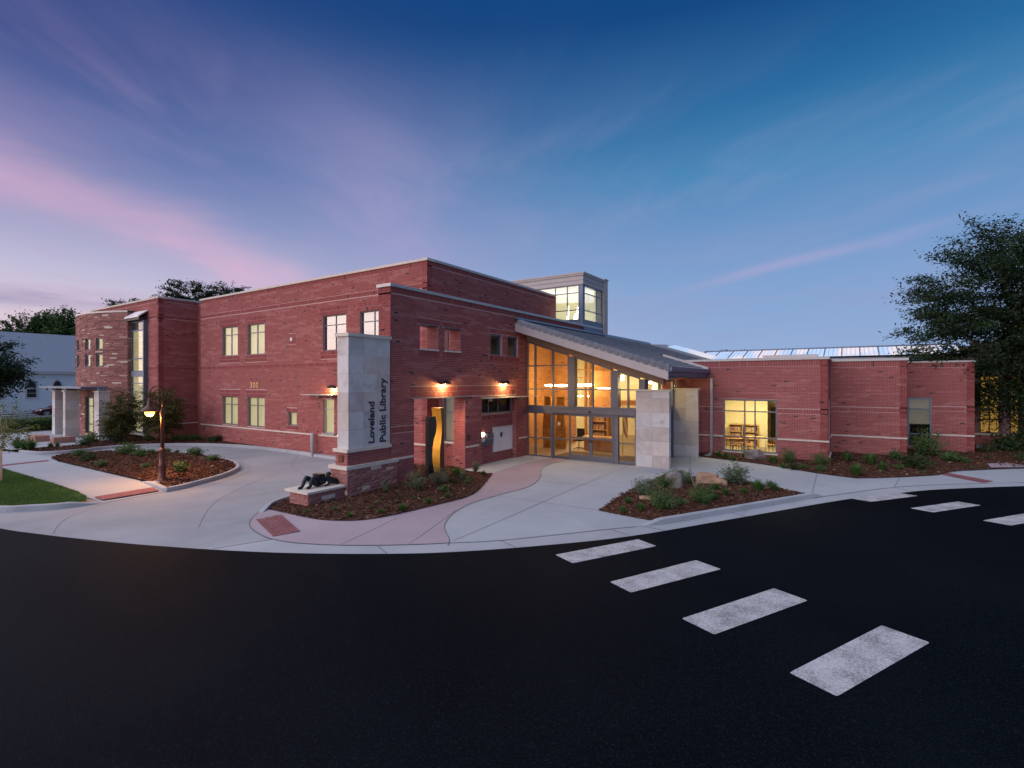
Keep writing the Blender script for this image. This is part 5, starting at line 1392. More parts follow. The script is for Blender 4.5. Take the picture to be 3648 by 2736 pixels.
for axis, c_, n_, a0, a1 in (('x', -13.43, 1, 10.63, 12.47), ('y', 10.63, -1, -14.03, -13.42)):
    BB = brick_rects(a0, a1, 1.10, 1.53, [], [])
    for k in range(len(BB)):
        me = np_mesh('brick', brick_verts(axis, c_, n_, BB[k:k + 1])[0] - np.array(O), BF, M['brick'], attr=np.full(5, .05 if rng.random() < .03 else min(.8, max(.2, rng.gauss(.45, .09)))))
        link(bpy.data.objects.new('brick', me), SIGN)
rows_ = 6; hz = (5.28 - 1.63) / rows_
for r_ in range(rows_):
    z0, z1 = 1.63 + r_ * hz + .003, 1.63 + (r_ + 1) * hz - .003
    for c_ in range(3):
        y0 = 10.70 + c_ * .577
        local(MB().box(-13.455, y0 + .003, z0, -13.42 + rng.uniform(-.003, .003), y0 + .574, z1), O).build('stone_slab', M['flagstone'], SIGN)
    local(MB().box(-13.975, 10.66 + rng.uniform(-.003, .003), z0, -13.425, 10.695, z1), O).build('stone_slab', M['flagstone'], SIGN)
    local(MB().box(-13.98, 10.70, z0, -13.945, 12.42, z1), O).build('stone_slab', M['flagstone'], SIGN)
local(MB().box(-13.84, 10.585, 1.20, -13.62, 10.615, 1.44), O).build('plaque', M['bronze_side'], SIGN)

def text_mesh(body, size, extrude, mat, name, parent, fit=None, bold=.0):
    cu_ = bpy.data.curves.new(name, 'FONT'); cu_.body = body; cu_.size = size; cu_.extrude = extrude; cu_.offset = bold; cu_.resolution_u = 3
    tmp = bpy.data.objects.new(name, cu_); COL.objects.link(tmp)
    dg = bpy.context.evaluated_depsgraph_get(); me = bpy.data.meshes.new_from_object(tmp.evaluated_get(dg))
    bpy.data.objects.remove(tmp); me.materials.clear(); me.materials.append(mat)
    co = np.empty(len(me.vertices) * 3); me.vertices.foreach_get('co', co); co = co.reshape(-1, 3)
    co[:, 0] -= co[:, 0].min()
    if fit: co[:, 0] *= fit / co[:, 0].max()
    me.vertices.foreach_set('co', co.ravel()); me.update(); me.name = name
    o = bpy.data.objects.new(name, me); link(o, parent); return o
# lettering runs up the face: text x -> world z, text y -> world -y
RUP = Matrix(((0, 0, 1, 0), (0, -1, 0, 0), (1, 0, 0, 0), (0, 0, 0, 1)))
RUP = Matrix(((0, 0, 1, 0), (0, -1, 0, 0), (1, 0, 0, 0), (0, 0, 0, 1)))
def sign_text(body, ybase, z0, length, size):
    o = text_mesh(body, size, .006, M['letter'], 'lettering', SIGN, length, .009)
    o.matrix_local = Matrix.Translation((-13.410 - O[0], ybase - O[1], z0)) @ RUP
sign_text('Loveland', 11.71, 1.745, 1.40, .345)
sign_text('Public Library', 12.212, 1.74, 2.20, .375)
# drive-up keypad on the pillar's drive side
O2 = (-14.02, 10.95, 1.6); KP = thing('drive_up_keypad', O2, 'small lit keypad on the drive side of the sign pillar', 'keypad')
local(MB().box(-14.06, 10.80, 1.55, -13.985, 11.0, 1.98), O2).build('housing', M['plastic_dark'], KP)
local(MB().lathe([(0, -.05), (.05, -.03), (.06, .02), (.03, .05), (0, .055)], (-14.07, 10.80, 2.03), 12), O2).build('light', M['lamp_white'], KP)

# --- stone bench with bronze statue
O = (-13.95, 9.9, 0)
BEN = thing('stone_plinth', O, 'low red sandstone plinth with pale slab top carrying the bronze', 'plinth')
local(MB().box(-14.41, 9.26, 0, -13.50, 10.56, .44), O).build('core', M['mortar'], BEN)
local(MB().box(-14.56, 9.16, .445, -13.40, 10.70, .51), O).build('slab', M['limestone'], BEN)
ashlar('x', -13.50, 1, 9.25, 10.55, .03, .44, O, BEN, (.10, .13, .15), .25, .55, .12)
ashlar('y', 9.26, -1, -14.42, -13.49, .03, .44, O, BEN, (.12, .14), .2, .4, .0)
ashlar('x', -14.41, -1, 9.25, 10.55, .03, .44, O, BEN, (.13, .14), .3, .5, .0)

def skinned(name, chains, mat, parent, sub=2, org=(0, 0, 0)):
    """continuous body grown round joint chains: each chain is a list of (x,y,z,radius); shared points join up"""
    vs, es, rs, idx = [], [], [], {}
    for ch in chains:
        prev = None
        for p in ch:
            key = tuple(round(q, 3) for q in p[:3])
            if key not in idx:
                idx[key] = len(vs); vs.append(Vector(p[:3]) - Vector(org)); rs.append(p[3] if isinstance(p[3], tuple) else (p[3], p[3]))
            if prev is not None and prev != idx[key]: es.append((prev, idx[key]))
            prev = idx[key]
    me = bpy.data.meshes.new(name); me.from_pydata(vs, es, []); ob = bpy.data.objects.new(name, me); COL.objects.link(ob)
    ob.modifiers.new('skin', 'SKIN').use_smooth_shade = True
    for v, r_ in zip(me.skin_vertices[0].data, rs): v.radius = r_
    me.skin_vertices[0].data[0].use_root = True
    sm = ob.modifiers.new('sub', 'SUBSURF'); sm.levels = sub; sm.render_levels = sub
    dg = bpy.context.evaluated_depsgraph_get(); m2 = bpy.data.meshes.new_from_object(ob.evaluated_get(dg)); m2.name = name
    bpy.data.objects.remove(ob); m2.materials.clear(); m2.materials.append(mat)
    m2.polygons.foreach_set('use_smooth', [True] * len(m2.polygons))
    o = bpy.data.objects.new(name, m2); link(o, parent); return o
O = (-13.98, 10.0, .51); zt = .51
ST = thing('bronze_statue', O, 'dark bronze of a reclining reader with bent legs, open book and curled dog', 'statue')
xs = -13.98
skinned('figure', [[(xs, 10.02, zt + .11, 0.137), (xs, 9.86, zt + .12, 0.130), (xs + .06, 9.80, zt + .18, 0.098), (xs + .08, 9.70, zt + .33, 0.081), (xs + .09, 9.63, zt + .22, 0.068), (xs + .10, 9.60, zt + .085, 0.055), (xs + .11, 9.56, zt + .045, 0.055), (xs + .13, 9.44, zt + .035, 0.044)],
                   [(xs, 9.86, zt + .12, 0.130), (xs - .07, 9.78, zt + .18, 0.098), (xs - .08, 9.58, zt + .34, 0.081), (xs - .07, 9.49, zt + .21, 0.068), (xs - .06, 9.43, zt + .085, 0.055), (xs - .06, 9.39, zt + .045, 0.055), (xs - .05, 9.27, zt + .035, 0.044)],
                   [(xs, 10.02, zt + .11, 0.137), (xs - .04, 10.16, zt + .16, 0.130), (xs - .10, 10.30, zt + .22, 0.111), (xs - .12, 10.38, zt + .27, 0.058), (xs - .13, 10.44, zt + .32, 0.091), (xs - .13, 10.47, zt + .36, 0.065)],
                   [(xs - .04, 10.16, zt + .16, 0.130), (xs + .08, 10.17, zt + .24, 0.052), (xs + .10, 10.06, zt + .28, 0.044), (xs + .04, 9.99, zt + .32, 0.034)]], M['bronze'], ST, 2, O)
mb = MB()
mb.hexa([(xs - .14, 9.93, zt + .12), (xs + .16, 9.90, zt + .10), (xs + .16, 10.05, zt + .11), (xs - .14, 10.05, zt + .12), (xs - .14, 9.83, zt + .40), (xs + .16, 9.82, zt + .40), (xs + .16, 10.08, zt + .395), (xs - .14, 10.08, zt + .395)])
local(mb, O).build('book', M['bronze'], ST)
skinned('dog', [[(xs + .10, 10.58, zt + .10, .10), (xs + .10, 10.44, zt + .12, .105), (xs + .10, 10.30, zt + .14, .095), (xs + .09, 10.23, zt + .22, .07), (xs + .09, 10.20, zt + .29, .075), (xs + .12, 10.13, zt + .265, .042), (xs + .13, 10.09, zt + .25, .03)],
                [(xs + .09, 10.20, zt + .29, .075), (xs + .04, 10.22, zt + .36, .022), (xs + .02, 10.21, zt + .39, .012)],
                [(xs + .10, 10.30, zt + .14, .095), (xs + .17, 10.22, zt + .06, .036), (xs + .19, 10.10, zt + .03, .028), (xs + .19, 10.03, zt + .025, .024)],
                [(xs + .10, 10.58, zt + .10, .10), (xs + .19, 10.62, zt + .06, .05), (xs + .22, 10.50, zt + .03, .032), (xs + .22, 10.42, zt + .028, .026)],
                [(xs + .10, 10.58, zt + .10, .10), (xs + .04, 10.68, zt + .05, .03), (xs + .14, 10.70, zt + .03, .022), (xs + .24, 10.66, zt + .022, .014)]], M['bronze'], ST, 2, O)

# --- wave sculpture of black stone and gilded bronze
O = (-13.5, 14.7, .1)
SC = thing('wave_sculpture', O, 'black stone slab with gilded wavy bronze blade under the brick arch', 'sculpture')
blk = [(2.477, 14.69), (2.30, 14.735), (2.147, 14.756), (2.0, 14.752), (1.855, 14.718), (1.572, 14.60), (1.285, 14.53), (.995, 14.51), (.70, 14.53), (.395, 14.61), (.08, 14.72)]
prof = [(14.31, .08), (14.31, 2.477)] + [(y, z) for z, y in blk]
mb = MB(); mb.prism(prof, lambda y, z: (-13.52, y, z), lambda y, z: (-13.35, y, z))
so_ = local(mb, O).build('stone_slab', [M['granite_black'], M['granite_edge']], SC)
for p in so_.data.polygons:
    if p.normal.y < -.9 or p.normal.z > .9: p.material_index = 1
gold = smooth_pts([(2.79, 14.955), (2.431, 15.004), (2.131, 15.035), (1.833, 15.026), (1.538, 14.99), (1.246, 14.94), (.95, 14.922), (.653, 14.922), (.352, 14.951), (.08, 14.99)], 4)
prof = [(y, z) for z, y in gold] + [(15.17, .08), (15.17, 2.79)]
mb = MB(); mb.prism(prof, lambda y, z: (-13.80, y, z), lambda y, z: (-13.33, y, z))
go = local(mb, O).build('bronze_blade', [M['bronze_side'], M['gold']], SC)
for p in go.data.polygons:
    if p.normal.y < -.35: p.material_index = 1; p.use_smooth = False
# lamp let into the arch soffit above the sculpture
NL = thing('recessed_lamp', (-13.75, 15.35, 3.17), 'recessed warm lamp in the soffit of the brick arch', 'lamp')
MB().lathe([(.09, 0), (.09, .02), (0, .02)], (0, 0, 0), 16).build('lens', M['lamp_soft'], NL)
ld = bpy.data.lights.new('lamp_light', 'SPOT'); ld.energy = 150; ld.color = (1, .52, .26); ld.spot_size = R(150); ld.spot_blend = .6; ld.shadow_soft_size = .09
lo = bpy.data.objects.new('lamp_light', ld); link(lo, NL); lo.location = (0, 0, -.03)
# pale concrete pad under it
PADP = smooth_pts([(-14.1, 13.9), (-14.3, 15.2), (-14.1, 16.4), (-13.3, 16.5), (-12.66, 16.15), (-12.72, 15.5), (-12.6, 14.7), (-12.7, 13.75), (-13.2, 13.5)], 4, True)
sheet('sculpture_pad', PADP, M['concrete'], lambda V: np.full(len(V), .145), .5)
sheet('entry_slab', [(-13.5, 16.5), (-12.6, 16.2), (-11.84, 16.3), (-12.0, 17.6), (-12.12, 19.4), (-12.0, 21.4), (-13.5, 21.4)], M['concrete'], lambda V: gz(V) + .020, .6)

# --- book return, notice board, house number
O = (-13.5, 18.2, 1.2); BR = thing('book_return', O, 'grey metal book return hatches with a lit lamp, left of the white board', 'book return')
local(MB().box(-13.63, 17.76, .98, -13.52, 18.22, 1.30), O).build('hatch', M['door_metal'], BR)
local(MB().box(-13.63, 18.25, 1.0, -13.50, 18.70, 1.50), O).build('hatch', M['mullion'], BR)
local(MB().box(-13.515, 17.80, 1.16, -13.505, 18.1, 1.28), O).build('notice', M['board_white'], BR)
local(MB().box(-13.50, 18.30, 1.24, -13.46, 18.65, 1.27), O).build('flap_handle', M['galvanised'], BR)
mb = MB(); mb.lathe([(0, -.07), (.10, -.05), (.14, 0), (.10, .05), (0, .07)], (0, 0, 0), 14); mb.v = [(-13.56 + z * .8, 17.98 + y * 1.3, 1.47 + x * .7) for x, y, z in mb.v]
local(mb, O).build('lamp', M['lamp_white'], BR)
O = (-13.5, 19.58, 1.17); NB = thing('donor_board', O, 'white rectangular board of small name plates on the brick beside the doors', 'notice board')
local(MB().box(-13.63, 18.81, .60, -13.545, 20.36, 1.70), O).build('panel', M['board_white'], NB)
local(MB().box(-13.64, 18.79, 1.705, -13.50, 20.38, 1.745), O).build('cap', M['limestone'], NB)
for i in range(5):
    for j in range(9):
        if (i, j) in ((1, 5), (1, 6), (2, 6)): continue
        y0, z0 = 18.86 + i * .297, .64 + j * .115
        local(MB().box(-13.545, y0 + .008, z0 + .006, -13.540, y0 + .289, z0 + .107), O).build('name_plate', M['white_metal'], NB)
local(MB().box(-13.545, 19.33, 1.25, -13.538, 19.50, 1.47), O).build('portrait_plate', M['plastic_dark'], NB)
O = (-28.74, 16.2, 3.64); HN = thing('house_number', O, 'gilt metal numerals 300 on the brick above the lower windows', 'house number')
for k, ch in enumerate('300'):
    o = text_mesh(ch, .46, .012, M['brass'], 'numeral', HN, .25, .0)
    o.matrix_local = Matrix.Translation((-.43 + k * .31, -.0, -.175)) @ Matrix.Rotation(R(90), 4, 'X')
    o.location.y = -.0

# --- wall lamps
def wall_lamp(axis, c, n, a, z, label):
    p = P3(axis, c, n, np.array(a), 0, z); O = tuple(p)
    L_ = thing('wall_lamp', O, label, 'lamp', 'dome wall lamps')
    mb = MB(); nseg = 14
    rings = []
    for k in range(7):
        t = k / 6 * PI / 2; rr = .24 * math.cos(t); zz_ = .155 * math.sin(t); rings.append((rr, zz_))
    q = lambda u, d, zq: Vector(P3(axis, 0, n, np.array(u), d, zq))
    for (r0, z0), (r1, z1) in zip(rings[:-1], rings[1:]):
        for j in range(nseg):
            a0, a1 = PI * 2 * j / nseg, PI * 2 * (j + 1) / nseg
            f = lambda r_, t: (r_ * math.cos(t), .21 + r_ * .85 * math.sin(t))
            p0, p1, p2, p3 = f(r0, a0), f(r0, a1), f(r1, a1), f(r1, a0)
            mb.face([q(p0[0], p0[1], z0), q(p1[0], p1[1], z0), q(p2[0], p2[1], z1), q(p3[0], p3[1], z1)], 0, True)
    mb.build('shade', M['dark_metal'], L_)
    mb = MB(); b0, b1 = q(-.06, 0, -.02), q(.06, .09, .12); mb.box(min(b0.x, b1.x), min(b0.y, b1.y), -.02, max(b0.x, b1.x), max(b0.y, b1.y), .12); mb.build('bracket', M['dark_metal'], L_)
    mb = MB(); cc = q(0, .17, .035); mb.lathe([(0, -.05), (.04, -.03), (.05, 0), (.03, .04), (0, .05)], cc, 10); mb.build('bulb', M['sconce_bulb'], L_)
    ld = bpy.data.lights.new('lamp_light', 'POINT'); ld.energy = 85; ld.color = (1, .66, .24); ld.shadow_soft_size = .05
    lo = bpy.data.objects.new('lamp_light', ld); link(lo, L_); lo.location = q(0, .20, -.07)
wall_lamp('y', 16.25, -1, -21.55, 3.50, 'dark dome wall lamp above the drive-up window behind the sign pillar')
wall_lamp('x', -13.42, 1, 15.13, 3.72, 'dark dome wall lamp over the brick arch with the sculpture')
wall_lamp('x', -13.42, 1, 19.34, 3.72, 'dark dome wall lamp over the long metal awning beside the entrance')
# bollard by the drive-up window
O = (-22.97, 16.0, 0); BO = thing('pipe_bollard', O, 'grey concrete-filled pipe bollard at the wall by the drive', 'bollard')
MB().lathe([(.10, .0), (.10, 1.10), (.09, 1.15), (.05, 1.19), (0, 1.20)], (0, 0, 0), 16).build('post', M['kerb_concrete'], BO)
MB().box(-.17, -.17, 0, .17, .17, .14).build('base', M['kerb_concrete'], BO)

# --- street lamp
O = (-21.16, 8.45, .18); SLP = thing('street_lamp', O, 'brown gooseneck street lamp glowing orange on the mulch island', 'street lamp')
MB().lathe([(.20, -.06), (.20, .02), (.15, .03), (.145, .12), (.115, .15), (.115, .50), (.125, .52), (.125, .58), (.105, .60), (.10, 1.05), (.12, 1.08), (.12, 1.13), (.07, 1.17), (.062, 1.2)], (0, 0, 0), 18).build('base', M['post_brown'], SLP)
MB().lathe([(.062, 1.18), (.055, 2.30), (.065, 2.31), (.065, 2.36), (.06, 2.38), (.085, 2.46), (.075, 2.52), (.03, 2.66), (.026, 2.72)], (0, 0, 0), 16).build('pole', M['post_brown'], SLP)
arc_ = [(0, 0, 2.66), (0, 0, 3.15)] + [tuple(-RT * (.235 - .235 * math.cos(t)) + Vector((0, 0, 3.20 + .26 * math.sin(t)))) for t in np.linspace(0, PI, 12)] + [tuple(-RT * .47 + Vector((0, 0, 3.0)))]
MB().tube(arc_, .024, 8).build('gooseneck', M['post_brown'], SLP)
hc = -RT * .47
MB().lathe([(.032, 3.02), (.04, 2.98), (.05, 2.97), (.05, 2.93), (.062, 2.92), (.062, 2.87), (.075, 2.85), (.085, 2.76), (.12, 2.71), (.20, 2.66), (.275, 2.58), (.285, 2.535), (.275, 2.53), (.19, 2.61), (.08, 2.70)], (hc.x, hc.y, 0), 24).build('shade', M['post_brown'], SLP)
MB().lathe([(.16, 2.575), (.165, 2.54), (.155, 2.47), (.12, 2.40), (.07, 2.365), (0, 2.355)], (hc.x, hc.y, 0), 20).build('globe', M['lamp_globe'], SLP)
ld = bpy.data.lights.new('lamp_light', 'POINT'); ld.energy = 330; ld.color = (1, .40, .07); ld.shadow_soft_size = .14
lo = bpy.data.objects.new('lamp_light', ld); link(lo, SLP); lo.location = (hc.x, hc.y, 2.18)
MB().lathe([(.30, -.08), (.30, -.02), (.0, -.018)], (0, 0, 0), 20).build('footing', M['kerb_concrete'], SLP)

# --- lobby lamps and furniture
def lamp_light(parent, loc, e, col, size=.15, name='lamp_light'):
    ld = bpy.data.lights.new(name, 'POINT'); ld.energy = e; ld.color = col; ld.shadow_soft_size = size
    lo = bpy.data.objects.new(name, ld); link(lo, parent); lo.location = loc
PEND = [(-14.07, 25.0, 3.6, 'glowing oval pendant lamp farthest left in the lobby glass', 230), (-13.36, 25.0, 3.6, 'glowing oval pendant lamp second from left in the lobby glass', 230),
        (-12.80, 26.0, 3.62, 'glowing oval pendant lamp third from left in the lobby glass', 150), (-12.2, 26.0, 3.63, 'glowing oval pendant lamp nearest the brick pier in the lobby', 150), (-10.6, 24.4, 3.45, 'glowing oval pendant lamp above the reception desk', 130)]
for x, y, z, lb, en in PEND:
    L_ = thing('pendant_lamp', (x, y, z), lb, 'lamp', 'oval pendant lamps in the lobby')
    MB().lathe([(0, -.065), (.20, -.055), (.33, -.015), (.35, .02), (.30, .05), (.12, .07), (0, .075)], (0, 0, 0), 20).build('diffuser', M['lamp_white'], L_)
    MB().tube([(0, 0, .07), (0, 0, 1.4)], .005, 6).build('stem', M['dark_metal'], L_)
    lamp_light(L_, (0, 0, -.18), en * .26, (1, .50, .12)); lamp_light(L_, (.12, -.1, .45), en * .20, (1, .50, .12), .3)
for k, (x, y, z) in enumerate([(-14.4, 29.5, 2.9), (-13.95, 29.6, 2.9), (-13.55, 29.5, 2.9)]):
    L_ = thing('pendant_lamp', (x, y, z), 'small glowing pendant lamp deep in the library, %s of three in a row' % ('left', 'middle', 'right')[k], 'lamp', 'small pendants deep inside')
    MB().lathe([(0, -.04), (.14, -.03), (.19, 0), (.10, .04), (0, .045)], (0, 0, 0), 16).build('diffuser', M['lamp_white'], L_)
    MB().tube([(0, 0, .04), (0, 0, 1.6)], .008, 6).build('stem', M['galvanised'], L_)
    lamp_light(L_, (0, 0, -.14), 90, (1, .78, .42))
for k, (x, y, z, h, lb) in enumerate([(-7.62, 23.5, 3.42, .46, 'square glowing lamp seen over the near stone wall'), (-12.4, 31.5, 3.9, .35, 'pale box lamp high at the back of the library'), (-7.95, 24.0, 3.72, .3, 'small lit ceiling lamp at the right end of the lobby glass')]):
    L_ = thing('lantern_lamp', (x, y, z), lb, 'lamp')
    MB().box(-.11, -.11, 0, .11, .11, h).build('diffuser', M['lamp_soft'] if k == 0 else M['lamp_white'], L_)
    MB().box(-.12, -.12, h, .12, .12, h + .04).build('cap', M['dark_metal'], L_)
    MB().tube([(0, 0, h + .04), (0, 0, h + .6)], .012, 6).build('stem', M['dark_metal'], L_)
    lamp_light(L_, (0, -.2, -.08), (14, 160, 70)[k], (1, .72, .30))
for k, (x, lb) in enumerate([(-14.0, 'carved golden relief panel, left of the pair in the lobby'), (-13.2, 'carved golden relief panel, right of the pair in the lobby')]):
    P_ = thing('relief_panel', (x, 24.6, .16), lb, 'artwork', 'carved panels in the lobby')
    mb = MB(); n = 10
    for j in range(n):
        z0, z1 = 2.85 * j / n, 2.85 * (j + 1) / n; w0, w1 = .26 + .06 * math.sin(j * .5 + k), .26 + .06 * math.sin((j + 1) * .5 + k)
        mb.hexa([(-w0, -.05, z0), (w0, -.05, z0), (w0, .05, z0), (-w0, .05, z0), (-w1, -.05, z1), (w1, -.05, z1), (w1, .05, z1), (-w1, .05, z1)])
    mb.build('panel', M['relief_gold'], P_)
    for j in range(9):
        mb = MB(); z0 = .2 + j * .29; mb.box(-.2 + .05 * (j % 3), -.085, z0, .1 + .05 * (j % 2), -.052, z0 + .16); mb.build('relief', M['relief_gold'], P_)
D_ = thing('reception_desk', (-11.0, 25.0, .16), 'brown wooden reception desk behind the automatic doors', 'desk')
MB().box(-.85, -.3, 0, .75, .3, .70).build('front', M['wood'], D_); MB().box(-.95, -.38, .70, .85, .38, .75).build('top', M['wood_light'], D_)
Sf = thing('bookcase', (-11.6, 26.40, .16), 'wooden bookcase of orange lit shelves against the lobby pier', 'bookcase')
MB().box(-.45, -.02, 0, .45, .12, 2.0).build('back', M['wood'], Sf); MB().box(-.48, -.3, 0, -.44, -.02, 2.0).build('side', M['wood_light'], Sf); MB().box(.44, -.3, 0, .48, -.02, 2.0).build('side', M['wood_light'], Sf)
for j in range(5): MB().box(-.44, -.29, .05 + j * .46, .44, -.02, .09 + j * .46).build('shelf', M['wood_light'], Sf)
for j in range(4): MB().box(-.40, -.24, .09 + j * .46, .30, -.06, .36 + j * .46).build('books', M['book'], Sf)
C_ = thing('office_chair', (-12.3, 25.0, .16), 'dark swivel chair beside the reception desk', 'chair')
MB().lathe([(.03, .05), (.03, .45)], (0, 0, 0), 8).build('stem', M['galvanised'], C_); MB().box(-.24, -.24, .45, .24, .24, .53).build('seat', M['plastic_dark'], C_); MB().box(-.22, .2, .6, .22, .26, 1.1).build('backrest', M['plastic_dark'], C_)
for k in range(5): MB().tube([(0, 0, .08), (.3 * math.cos(k * 1.257), .3 * math.sin(k * 1.257), .04)], .02, 6).build('foot', M['plastic_dark'], C_)
FL = thing('flag', (-9.26, 23.6, .16), 'striped flag on a pole with brass base right of the doors', 'flag')
MB().tube([(0, 0, .1), (0, 0, 2.5)], .015, 8).build('pole', M['brass'], FL); MB().lathe([(.13, 0), (.13, .03), (.03, .08), (.02, .14)], (0, 0, 0), 14).build('base', M['brass'], FL)
for k in range(7):
    mb = MB(); x0 = .02 + k * .035
    for j in range(6):
        z0, z1 = 2.35 - j * .2 - k * .05, 2.35 - (j + 1) * .2 - k * .05; yy = lambda z: .03 * math.sin(z * 6 + k)
        mb.face([(x0, yy(z0) + .012 * (k % 2), z0), (x0 + .035, yy(z0) - .012 * (k % 2), z0), (x0 + .035, yy(z1) - .012 * (k % 2), z1), (x0, yy(z1) + .012 * (k % 2), z1)])
    mb.build('stripe', M['flag_red'] if k % 2 else M['flag_cloth'], FL)

# --- reading room behind the wing window
rx0, rx1, ry0, ry1 = -6.4, -1.1, 27.32, 33.4
mb = MB()
mb.face([(rx0, ry0, .152), (rx1, ry0, .152), (rx1, ry1, .152), (rx0, ry1, .152)]); lib(mb.build('room_floor', M['floor_tile']))
mb = MB(); mb.face([(rx0, ry0, 3.35), (rx1, ry0, 3.35), (rx1, ry1, 3.35), (rx0, ry1, 3.35)]); lib(mb.build('room_ceiling', M['ceiling']))
mb = MB(); mb.face([(rx0, ry0, .15), (rx0, ry1, .15), (rx0, ry1, 3.4), (rx0, ry0, 3.4)]); mb.face([(rx1, ry0, .15), (rx1, ry1, .15), (rx1, ry1, 3.4), (rx1, ry0, 3.4)]); mb.face([(rx0, ry1, .15), (rx1, ry1, .15), (rx1, ry1, 3.4), (rx0, ry1, 3.4)])
mb.face([(rx0, ry0, .15), (-5.4, ry0, .15), (-5.4, ry0, 3.4), (rx0, ry0, 3.4)]); mb.face([(-2.85, ry0, .15), (rx1, ry0, .15), (rx1, ry0, 3.4), (-2.85, ry0, 3.4)]); mb.face([(-5.4, ry0, 3.0), (-2.85, ry0, 3.0), (-2.85, ry0, 3.4), (-5.4, ry0, 3.4)])
mb.box(rx0, 31.5, .15, -3.87, 31.65, 3.35); lib(mb.build('room_wall', M['plaster']))
rd = lib(MB().box(-3.95, 32.95, .16, -3.45, 33.0, 2.5).build('room_door', M['wood'])); MB().box(-3.88, 32.93, .5, -3.52, 32.96, 2.35).build('pane', M['glass_dark'], rd)
RL = thing('ceiling_lamp', (-4.2, 29.2, 3.3), 'flat ceiling lamp lighting the reading room in the right wing', 'lamp')
MB().box(-.6, -.6, 0, .6, .6, .045).build('diffuser', M['lamp_soft'], RL)
ld = bpy.data.lights.new('lamp_light', 'AREA'); ld.shape = 'SQUARE'; ld.size = 1.2; ld.energy = 190; ld.color = (1, .82, .42)
lo = bpy.data.objects.new('lamp_light', ld); link(lo, RL); lo.location = (0, 0, -.03)
for k, (x, lb) in enumerate([(-5.35, 'low wooden bookcase at the left of the reading room wall'), (-4.55, 'low wooden bookcase at the right of the reading room wall')]):
    Sf = thing('low_bookcase', (x - .1, 31.25, .155), lb, 'bookcase', 'reading room bookcases')
    MB().box(-.36, .18, 0, .36, .22, 1.25).build('back', M['wood'], Sf)
    for s_ in (-.36, .33): MB().box(s_, -.15, 0, s_ + .03, .18, 1.25).build('side', M['wood_light'], Sf)
    for j in range(4): MB().box(-.33, -.14, .04 + j * .39, .33, .18, .07 + j * .39).build('shelf', M['wood_light'], Sf)
    for j in range(3): MB().box(-.30, -.08, .07 + j * .39, .24, .1, .32 + j * .39).build('books', M['book'], Sf)
for k, (x, y, r_, lb) in enumerate([(-4.25, 29.6, .45, 'round wooden table at the back of the reading room'), (-5.15, 28.5, .5, 'round wooden table nearest the reading room glass')]):
    T_ = thing('round_table', (x, y, .155), lb, 'table', 'reading room tables')
    MB().lathe([(r_, .71), (r_, .74)], (0, 0, 0), 28).build('top', M['wood_light'], T_); MB().lathe([(.035, .02), (.035, .71)], (0, 0, 0), 10).build('pedestal', M['galvanised'], T_)
    for q in range(4): MB().tube([(0, 0, .05), (.3 * math.cos(q * PI / 2 + .4), .3 * math.sin(q * PI / 2 + .4), .02)], .018, 6).build('foot', M['galvanised'], T_)
def room_chair(x, y, rz, lb):
    C_ = thing('reading_chair', (x, y, .155), lb, 'chair', 'reading room chairs', rz)
    for sx in (-.2, .2):
        MB().tube([(sx, -.2, .0), (sx, -.17, .43)], .012, 6).build('leg', M['dark_metal'], C_); MB().tube([(sx, .22, .0), (sx, .17, .44), (sx, .22, .82)], .012, 6).build('leg', M['dark_metal'], C_)
        MB().tube([(sx, -.16, .43), (sx, -.14, .63), (sx, .19, .65)], .011, 6).build('armrest', M['dark_metal'], C_)
    MB().box(-.21, -.2, .43, .21, .19, .455).build('seat', M['wood'], C_)
    mb = MB(); mb.hexa([(-.2, .185, .55), (.2, .185, .55), (.2, .205, .55), (-.2, .205, .55), (-.2, .215, .82), (.2, .215, .82), (.2, .235, .82), (-.2, .235, .82)]); mb.build('backrest', M['wood'], C_)
room_chair(-4.75, 28.9, 2.6, 'wooden chair between the two reading room tables'); room_chair(-4.35, 28.55, 1.1, 'wooden chair in front of the back reading room table'); room_chair(-5.45, 28.0, -.3, 'wooden chair at the left edge of the reading room glass')
room_chair(-3.4, 28.9, -1.9, 'wooden chair under the narrow door at the right of the reading room'); room_chair(-4.9, 28.05, 0.5, 'wooden chair closest to the reading room glass')

# --- boulders
def rock(name, loc, size, seed, mat, label, rz=0, flat_top=False):
    import bmesh
    bm = bmesh.new(); bmesh.ops.create_icosphere(bm, subdivisions=4, radius=1)
    rs_ = random.Random(seed); planes = [(Vector((rs_.gauss(0, 1), rs_.gauss(0, 1), rs_.gauss(0, .6))).normalized(), rs_.uniform(.62, .85)) for _ in range(9)]
    if flat_top: planes += [(Vector((.05, .04, 1)).normalized(), .55), (Vector((0, -1, .1)).normalized(), .6), (Vector((1, 0, .1)).normalized(), .75)]
    for v in bm.verts:
        p = v.co.copy()
        for nn_, d in planes:
            e = p.dot(nn_) - d
            if e > 0: p -= nn_ * e
        p += p.normalized() * (mnoise.noise(p * 2.1 + Vector((seed, 0, 0))) * .07 + mnoise.noise(p * 6 + Vector((0, seed, 0))) * .025)
        v.co = Vector((p.x * size[0], p.y * size[1], p.z * size[2] + size[2] * .55))
    me = bpy.data.meshes.new(name); bm.to_mesh(me); bm.free(); me.materials.append(M[mat])
    o = bpy.data.objects.new(name, me); link(o); o.location = loc; o.rotation_euler = (0, 0, rz); return tag(o, label, 'boulder')
rock('boulder', (-5.05, 17.62, .10), (.34, .28, .42), 3, 'boulder_grey', 'upright grey and tan boulder left in the kerbside planter')
rock('boulder', (-4.25, 19.05, .08), (.52, .40, .40), 5, 'boulder', 'big flat-topped orange boulder at the back of the kerbside planter', .3, True)
